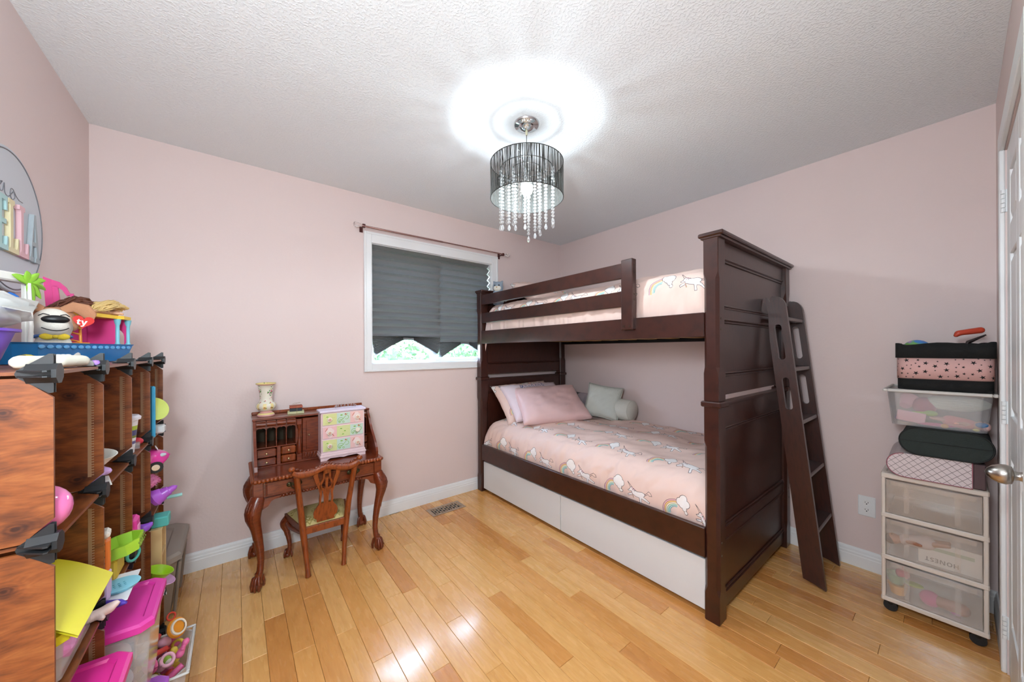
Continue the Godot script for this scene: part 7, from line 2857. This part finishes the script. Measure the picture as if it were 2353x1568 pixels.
	for i in 21:
		rg.append(Vector3(cos(TAU * i / 20) * 0.020, 0.022 + sin(TAU * i / 20) * 0.020, 0))
	tube(st, rg, 0.004, 8, Transform3D(), false)
	single("teal_ring", st, hexmat("4fbfae"), T(-3.100, y2, 1.190, 0, 60, 0), "teal toy ring standing at the second-row shelf edge", "toy")
	# pink toy car with its nose out of the cube by the tote
	toy_car(T(-3.135, y2 + 0.152, 0.725, 0, 10, 8))
	st = mb()
	lathe(st, [Vector2(0, 0), Vector2(0.030, 0), Vector2(0.034, 0.012), Vector2(0.031, 0.016), Vector2(0.026, 0.034), Vector2(0.022, 0.037), Vector2(0.018, 0.056), Vector2(0.014, 0.058), Vector2(0.010, 0.075), Vector2(0, 0.085)], 18)
	single("toy_shell", st, hexmat("b25ed0", 0.25), T(-3.120, y2 + 0.040, 0.735, 0, 0, -62), "glossy purple spiral toy shell under the pink car", "toy")
	st = mb()
	var r := RandomNumberGenerator.new()
	r.seed = 5
	ball(st, Vector3(0, 0.030, 0), Vector3(0.05, 0.028, 0.07), Transform3D(), 18, 12)
	for i in 260:
		var a := r.randf() * TAU
		var e := r.randf_range(-0.3, 1.4)
		var d := Vector3(cos(a) * cos(e), sin(e), sin(a) * cos(e))
		var p := Vector3(0, 0.030, 0) + d * Vector3(0.05, 0.028, 0.07)
		tube(st, [p, p + d * 0.010 + Vector3(0, -0.004, 0)], [0.0016, 0.0003], 4)
	single("fluffy_toy", st, hexmat("e58ab4", 0.95), T(-3.155, y2 + 0.078, 0.72), "fluffy pink toy under the pink car", "plush toy")
	st = mb()
	bx(st, Vector3(0, 0.036, 0), Vector3(0.11, 0.072, 0.13), 0.006)
	single("pink_case_toy", st, hexmat("d9a6c4"), T(-3.195, y2, 0.705), "dusty pink toy case under the fluffy toy", "toy")
	st = mb()
	tube(st, [Vector3(-0.06, 0.007, 0), Vector3(0.075, 0.007, 0)], 0.007, 10)
	single("aqua_stick", st, hexmat("9ad6d0"), T(-3.115, y2, 0.640, 0, 12, 0), "pale aqua toy stick poking out of the cube by the tote", "toy")
	# third row
	lidded_bin("toy_bin", "clear bin with hot pink lid in the third-row cube nearest the doorway", "dc2f8c", mats["clear_plastic"], 0.135, 0.115, 0.20, T(-3.195, y1, 1.60), "lidded bins in the shelf cubes")
	lidded_bin("toy_bin", "clear bin with hot pink lid sticking out of the middle third-row cube", "d9389a", mats["clear_plastic"], 0.135, 0.118, 0.215, T(-3.170, y1, 1.30, 0, 0, 0), "lidded bins in the shelf cubes")
	lidded_bin("toy_bin", "clear bin with purple lid sticking out of a bottom-row cube", "b861cc", mats["clear_plastic"], 0.135, 0.118, 0.205, T(-3.165, y0, 1.30), "lidded bins in the shelf cubes")
	lidded_bin("toy_bin", "clear bin with hot pink lid in the bottom-row cube nearest the doorway", "dc2f8c", mats["clear_plastic"], 0.135, 0.115, 0.20, T(-3.195, y0, 1.60), "lidded bins in the shelf cubes")
	# soft toys showing through the bins
	var fill := [[-3.14, y1 + 0.06, 1.27, "d8d4e0"], [-3.12, y1 + 0.05, 1.34, "cfd8e4"], [-3.13, y1 + 0.10, 1.30, "e8dcd8"], [-3.13, y1 + 0.05, 1.62, "e0b4d0"], [-3.13, y1 + 0.05, 1.55, "d8d0dc"], [-3.10, y0 + 0.06, 1.28, "c4a8e0"], [-3.10, y0 + 0.06, 1.35, "b8c8e8"], [-3.16, y2 + 0.04, 1.60, "d8b8d4"]]
	var fn := ["grey lilac", "powder blue", "cream", "orchid", "mist grey", "lavender", "ice blue", "mauve"]
	for i in fill.size():
		st = mb()
		blob(st, [[Vector3(-0.02, 0, 0), Vector3(0.02, 0, 0.01), 0.03, 0.026], [Vector3(0.02, 0.012, 0.01), Vector3(0.022, 0.022, 0.016), 0.018, 0.012]], 0.009, 0.012)
		single("soft_toy", st, hexmat(fill[i][3], 0.9), T(fill[i][0], fill[i][1], fill[i][2]), "%s soft toy showing through a lidded shelf bin" % fn[i], "toy", "soft toys in the lidded bins")
	st = mb()
	bx(st, Vector3(0, 0.02, 0), Vector3(0.09, 0.04, 0.07), 0.004)
	single("teal_toy_box", st, hexmat("58b8b0"), T(-3.118, y1 + 0.222, 0.70, 0, 0, 0), "teal toy box on the wooden toy crate in the third row", "toy")
	var wc := thing("toy_crate", "small light wooden toy crate standing in the third row by the tote", "toy crate", T(-3.130, y1, 0.70))
	st = mb()
	for s in [-1, 1]:
		bxr(st, -0.04, 0.04, 0.0, 0.222, s * 0.05 - 0.004, s * 0.05 + 0.004, 0.001)
	bxr(st, -0.04, 0.04, 0.214, 0.222, -0.05, 0.05, 0.001)
	bxr(st, -0.04, 0.04, 0.0, 0.008, -0.05, 0.05, 0.001)
	bxr(st, -0.04, 0.04, 0.11, 0.116, -0.05, 0.05, 0.001)
	obj("frame", st, mat("birch", Color("d8b884"), 0.6), wc)
	st = mb()
	bxr(st, -0.04, -0.036, 0.0, 0.222, -0.05, 0.05)
	obj("back", st, mat("birch_dark", Color("b08a50"), 0.7), wc)
	st = mb()
	lathe(st, [Vector2(0, 0), Vector2(0.026, 0), Vector2(0.042, 0.026), Vector2(0.039, 0.026), Vector2(0.024, 0.003), Vector2(0, 0.003)], 22)
	single("toy_bowl", st, hexmat("a4d024"), T(-3.098, y1 + 0.062, 0.812, 0, 0, -25), "lime green toy bowl in the third row by the tote", "toy")
	st = mb()
	lathe(st, [Vector2(0, 0), Vector2(0.03, 0), Vector2(0.050, 0.014), Vector2(0.047, 0.016), Vector2(0.028, 0.003), Vector2(0, 0.003)], 24)
	single("toy_dish", st, hexmat("d3a2c9"), T(-3.098, y1 + 0.026, 0.79, 0, 0, -25), "lilac toy dish under the lime toy bowl", "toy")
	st = mb()
	bx(st, Vector3(0, 0.001, 0), Vector3(0.12, 0.002, 0.14), 0.0)
	single("zebra_card", st, zebra(), T(-3.135, y1, 0.79, 0, 8, 0), "black and white zebra-striped card under the lilac toy dish", "card")

func zebra() -> StandardMaterial3D:
	if mats.has("zebra"):
		return mats["zebra"]
	var m := mat("zebra", Color.WHITE, 0.6)
	var im := Image.create(64, 64, false, Image.FORMAT_RGB8)
	im.fill(Color("e8e6e0"))
	for i in 5:
		stroke(im, [Vector2(i * 13 + 4, 0), Vector2(i * 13 + 10, 30), Vector2(i * 13 + 4, 64)], 5, Color("1c1c1c"))
	m.albedo_texture = ImageTexture.create_from_image(im)
	triplanar(m, Vector3.ONE * 16.0)
	return m

func toy_car(xf: Transform3D):
	# nose points out of the shelf (+x)
	var o := thing("toy_car", "glossy hot pink toy car poking its nose out of a cube", "toy car", xf)
	var pk := hexmat("e0429c", 0.12)
	var st := mb()
	var f := func(u: float, v: float) -> Vector3:
		# body shell: u round the section, v along the car
		var a := u * TAU
		var x := lerpf(-0.12, 0.075, v)
		var nose := smoothstep(0.0, 0.28, 1.0 - v)
		var tail := smoothstep(0.0, 0.12, v)
		var w := 0.058 * pow(nose, 0.45) * pow(tail, 0.5)
		var h := 0.036 * pow(nose, 0.4) * pow(tail, 0.5)
		var cx := signf(cos(a)) * pow(absf(cos(a)), 0.6)
		var cy := signf(sin(a)) * pow(absf(sin(a)), 0.7)
		return Vector3(x, 0.048 + cy * h, cx * w)
	sheet(st, 32, 24, f, null, true)
	obj("body", st, pk, o)
	for s in [-1, 1]:
		st = mb()
		ball(st, Vector3(0.045, 0.060, s * 0.034), Vector3(0.018, 0.008, 0.010), Transform3D(), 12, 8)
		obj("headlight", st, mat("headlight", Color("c8d2d8"), 0.1), o)
		for x in [-0.075, 0.025]:
			st = mb()
			tube(st, [Vector3(x, 0.022, s * 0.040), Vector3(x, 0.022, s * 0.060)], 0.022, 18)
			var w := obj("wheel", st, mats["black_rubber"], o)
			st = mb()
			tube(st, [Vector3(x, 0.022, s * 0.060), Vector3(x, 0.022, s * 0.0615)], 0.012, 12)
			obj("hub", st, mats["chrome"], w)
	st = mb()
	bx(st, Vector3(0.060, 0.050, 0), Vector3(0.003, 0.016, 0.036), 0.001, T(0.0, 0.02, 0, 0, 0, 20))
	obj("licence_plate", st, hexmat("e8e6ea"), o)
	st = mb()
	prism(st, PackedVector2Array([Vector2(-0.03, 0), Vector2(0.012, 0), Vector2(-0.012, 0.034), Vector2(-0.03, 0.034)]), -0.045, 0.045, T(-0.02, 0.078, 0))
	obj("windscreen", st, clear("toy_glass", Color("d0dde4"), 0.4, 0.1), o)

func build_toy_bin():
	var o := thing("toy_bin_open", "open clear bin heaped with small toys sticking out of the bottom row", "storage bin", T(-3.13, 0.034, 1.0))
	open_bin(o, 0.142, 0.128, 0.122, 0.108, 0.155, clear("frosted_bin", Color("e4e2e2"), 0.4, 0.15), 0.004)
	var st := mb()
	for q in [[-0.15, 0.15, -0.136, -0.126], [-0.15, 0.15, 0.126, 0.136], [-0.15, -0.140, -0.126, 0.126], [0.140, 0.15, -0.126, 0.126]]:
		bxr(st, q[0], q[1], 0.150, 0.158, q[2], q[3], 0.003)
	obj("rim", st, mat("rim_clear_white", Color("cfcac4"), 0.3), o)
	var cols := [["e36a9c", "pink"], ["e8852a", "orange"], ["f0e9dc", "white"], ["d8433c", "red"], ["e6c84a", "yellow"], ["c98ad0", "lilac"], ["efb4c8", "pale pink"], ["6fb8c8", "aqua"], ["9ec84a", "lime"], ["8a5c40", "brown"], ["a8b0b8", "grey"]]
	var r := RandomNumberGenerator.new()
	r.seed = 31
	var g := "small toys heaped in the open bin"
	var kinds := ["ball", "egg", "cup", "figure", "peg", "ring"]
	var n := 0
	for layer in 5:
		for i in 15:
			var a := r.randf() * TAU
			var q := sqrt(r.randf())
			var h := 0.05 + layer * 0.036
			var p := Vector3(-3.108 + cos(a) * q * 0.112, h + 0.030, 1.0 + sin(a) * q * 0.096)
			if p.x < -3.22 and layer > 1:
				continue
			if layer == 4:
				p.y -= 0.012 * q
			var c: Array = cols[r.randi_range(0, 10)] if r.randf() > 0.45 else cols[[0, 6, 1, 2][r.randi_range(0, 3)]]
			var k: String = kinds[r.randi_range(0, 5)]
			var s := r.randf_range(0.015, 0.021)
			st = mb()
			match k:
				"ball":
					ball(st, Vector3.ZERO, Vector3.ONE * s, Transform3D(), 14, 8)
				"egg":
					ball(st, Vector3.ZERO, Vector3(s * 0.85, s * 1.3, s * 0.85), Transform3D(), 14, 8)
				"cup":
					lathe(st, [Vector2(0, -s), Vector2(s * 0.6, -s), Vector2(s, s * 0.8), Vector2(s * 0.86, s * 0.8), Vector2(s * 0.5, -s * 0.8), Vector2(0, -s * 0.8)], 14)
				"figure":
					blob(st, [[Vector3(0, s * 0.9, 0), Vector3(0, s, 0), s * 0.6, s * 0.6], [Vector3(0, -s * 0.2, 0), Vector3(0, -s * 0.8, 0), s * 0.55, s * 0.7], [Vector3(s * 0.4, 0, 0), Vector3(s * 1.0, -s * 0.2, 0), s * 0.25, s * 0.22], [Vector3(-s * 0.4, 0, 0), Vector3(-s * 1.0, -s * 0.2, 0), s * 0.25, s * 0.22]], s * 0.28, s * 0.3)
				"peg":
					tube(st, [Vector3(0, -s * 1.4, 0), Vector3(0, s, 0), Vector3(0, s * 1.4, 0)], [s * 0.55, s * 0.55, s * 0.3], 12)
				"ring":
					var rr := []
					for j in 21:
						rr.append(Vector3(cos(TAU * j / 20) * s, 0, sin(TAU * j / 20) * s))
					tube(st, rr, s * 0.3, 8, Transform3D(), false)
			var where: String = ["at the bottom", "low in the layers", "in the middle", "near the top", "on top"][layer]
			single("toy_" + k, st, hexmat(c[0], 0.35), Transform3D(Basis.from_euler(Vector3(r.randf() * 3.0, r.randf() * 6.0, r.randf() * 3.0)), p), "small %s plastic toy %s %s of the heap in the open bin" % [c[1], k, where], "toy", g)
			n += 1
	# the watch-like orange toy on top
	var w := thing("toy_watch", "orange and white toy compass with red loop on top of the toy heap", "toy", T(-3.030, 0.252, 0.955, 62, 50, 0))
	st = mb()
	lathe(st, [Vector2(0, 0), Vector2(0.032, 0), Vector2(0.034, 0.005), Vector2(0.030, 0.010), Vector2(0, 0.010)], 24)
	obj("case", st, hexmat("e8952a", 0.3), w)
	st = mb()
	lathe(st, [Vector2(0.020, 0.010), Vector2(0.027, 0.010), Vector2(0.026, 0.0145), Vector2(0.020, 0.0145)], 24)
	obj("bezel", st, hexmat("efe6d4", 0.3), w)
	st = mb()
	var lp := []
	for i in 21:
		lp.append(Vector3(cos(TAU * i / 20) * 0.014, 0.004, -0.046 + sin(TAU * i / 20) * 0.012))
	tube(st, lp, 0.003, 8, Transform3D(), false)
	obj("loop", st, hexmat("d8402c", 0.3), w)

# ---------------------------------------------------------------- outside the window
func build_outside():
	var st := mb()
	bxr(st, -14, 10, -3.2, -3.0, -22, -0.6)
	struct("ground", st, mat("lawn", Color("7d9a5c"), 1.0), "lawn below the window")
	var lm := mat("leaf_green", Color("4a6a3c"), 0.7)
	lm.backlight_enabled = true
	lm.backlight = Color(0.15, 0.2, 0.1)
	var r := RandomNumberGenerator.new()
	r.seed = 77
	var leaf := mb()
	leaf.set_smooth_group(-1)
	quad(leaf, Vector3(-0.05, 0, 0), Vector3(0, -0.02, 0.03), Vector3(0.05, 0, 0), Vector3(0, 0.02, -0.03))
	leaf.generate_normals()
	var lmesh := leaf.commit()
	var spots := [[Vector3(0.3, -3.0, -6.4), 3.0, "leafy garden tree seen low through the left window pane"], [Vector3(3.6, -3.0, -7.6), 3.1, "leafy garden tree seen through the right window pane"], [Vector3(-2.6, -3.0, -9.0), 3.2, "leafy garden tree standing farthest from the house"]]
	for s in spots:
		var t := thing("garden_tree", s[2], "tree", Transform3D(Basis(), s[0]), "garden trees outside the window")
		st = mb()
		tube(st, [Vector3.ZERO, Vector3(0.05, 1.5, 0), Vector3(0, s[1], 0.05)], [0.14, 0.10, 0.05], 10)
		for i in 6:
			var a := TAU * i / 6
			tube(st, [Vector3(0.03, 1.6 + 0.2 * i, 0), Vector3(cos(a) * 0.9, 2.3 + 0.25 * i, sin(a) * 0.9)], [0.05, 0.015], 6)
		obj("trunk", st, mat("bark", Color("6a5846"), 0.95), t)
		var mm := MultiMesh.new()
		mm.transform_format = MultiMesh.TRANSFORM_3D
		mm.mesh = lmesh
		mm.instance_count = 3200
		for i in 3200:
			var d := Vector3(r.randfn(), r.randfn(), r.randfn()).normalized() * pow(r.randf(), 0.5)
			var p: Vector3 = Vector3(0, s[1] + 0.6, 0) + d * Vector3(1.7, 1.5, 1.5)
			mm.set_instance_transform(i, Transform3D(Basis.from_euler(Vector3(r.randf() * 6.0, r.randf() * 6.0, r.randf() * 6.0)) * Basis.from_scale(Vector3.ONE * r.randf_range(1.0, 2.2)), p))
		var mi := MultiMeshInstance3D.new()
		mi.name = "foliage"
		mi.multimesh = mm
		mi.material_override = lm
		mi.set_meta("kind", "stuff")
		t.add_child(mi)
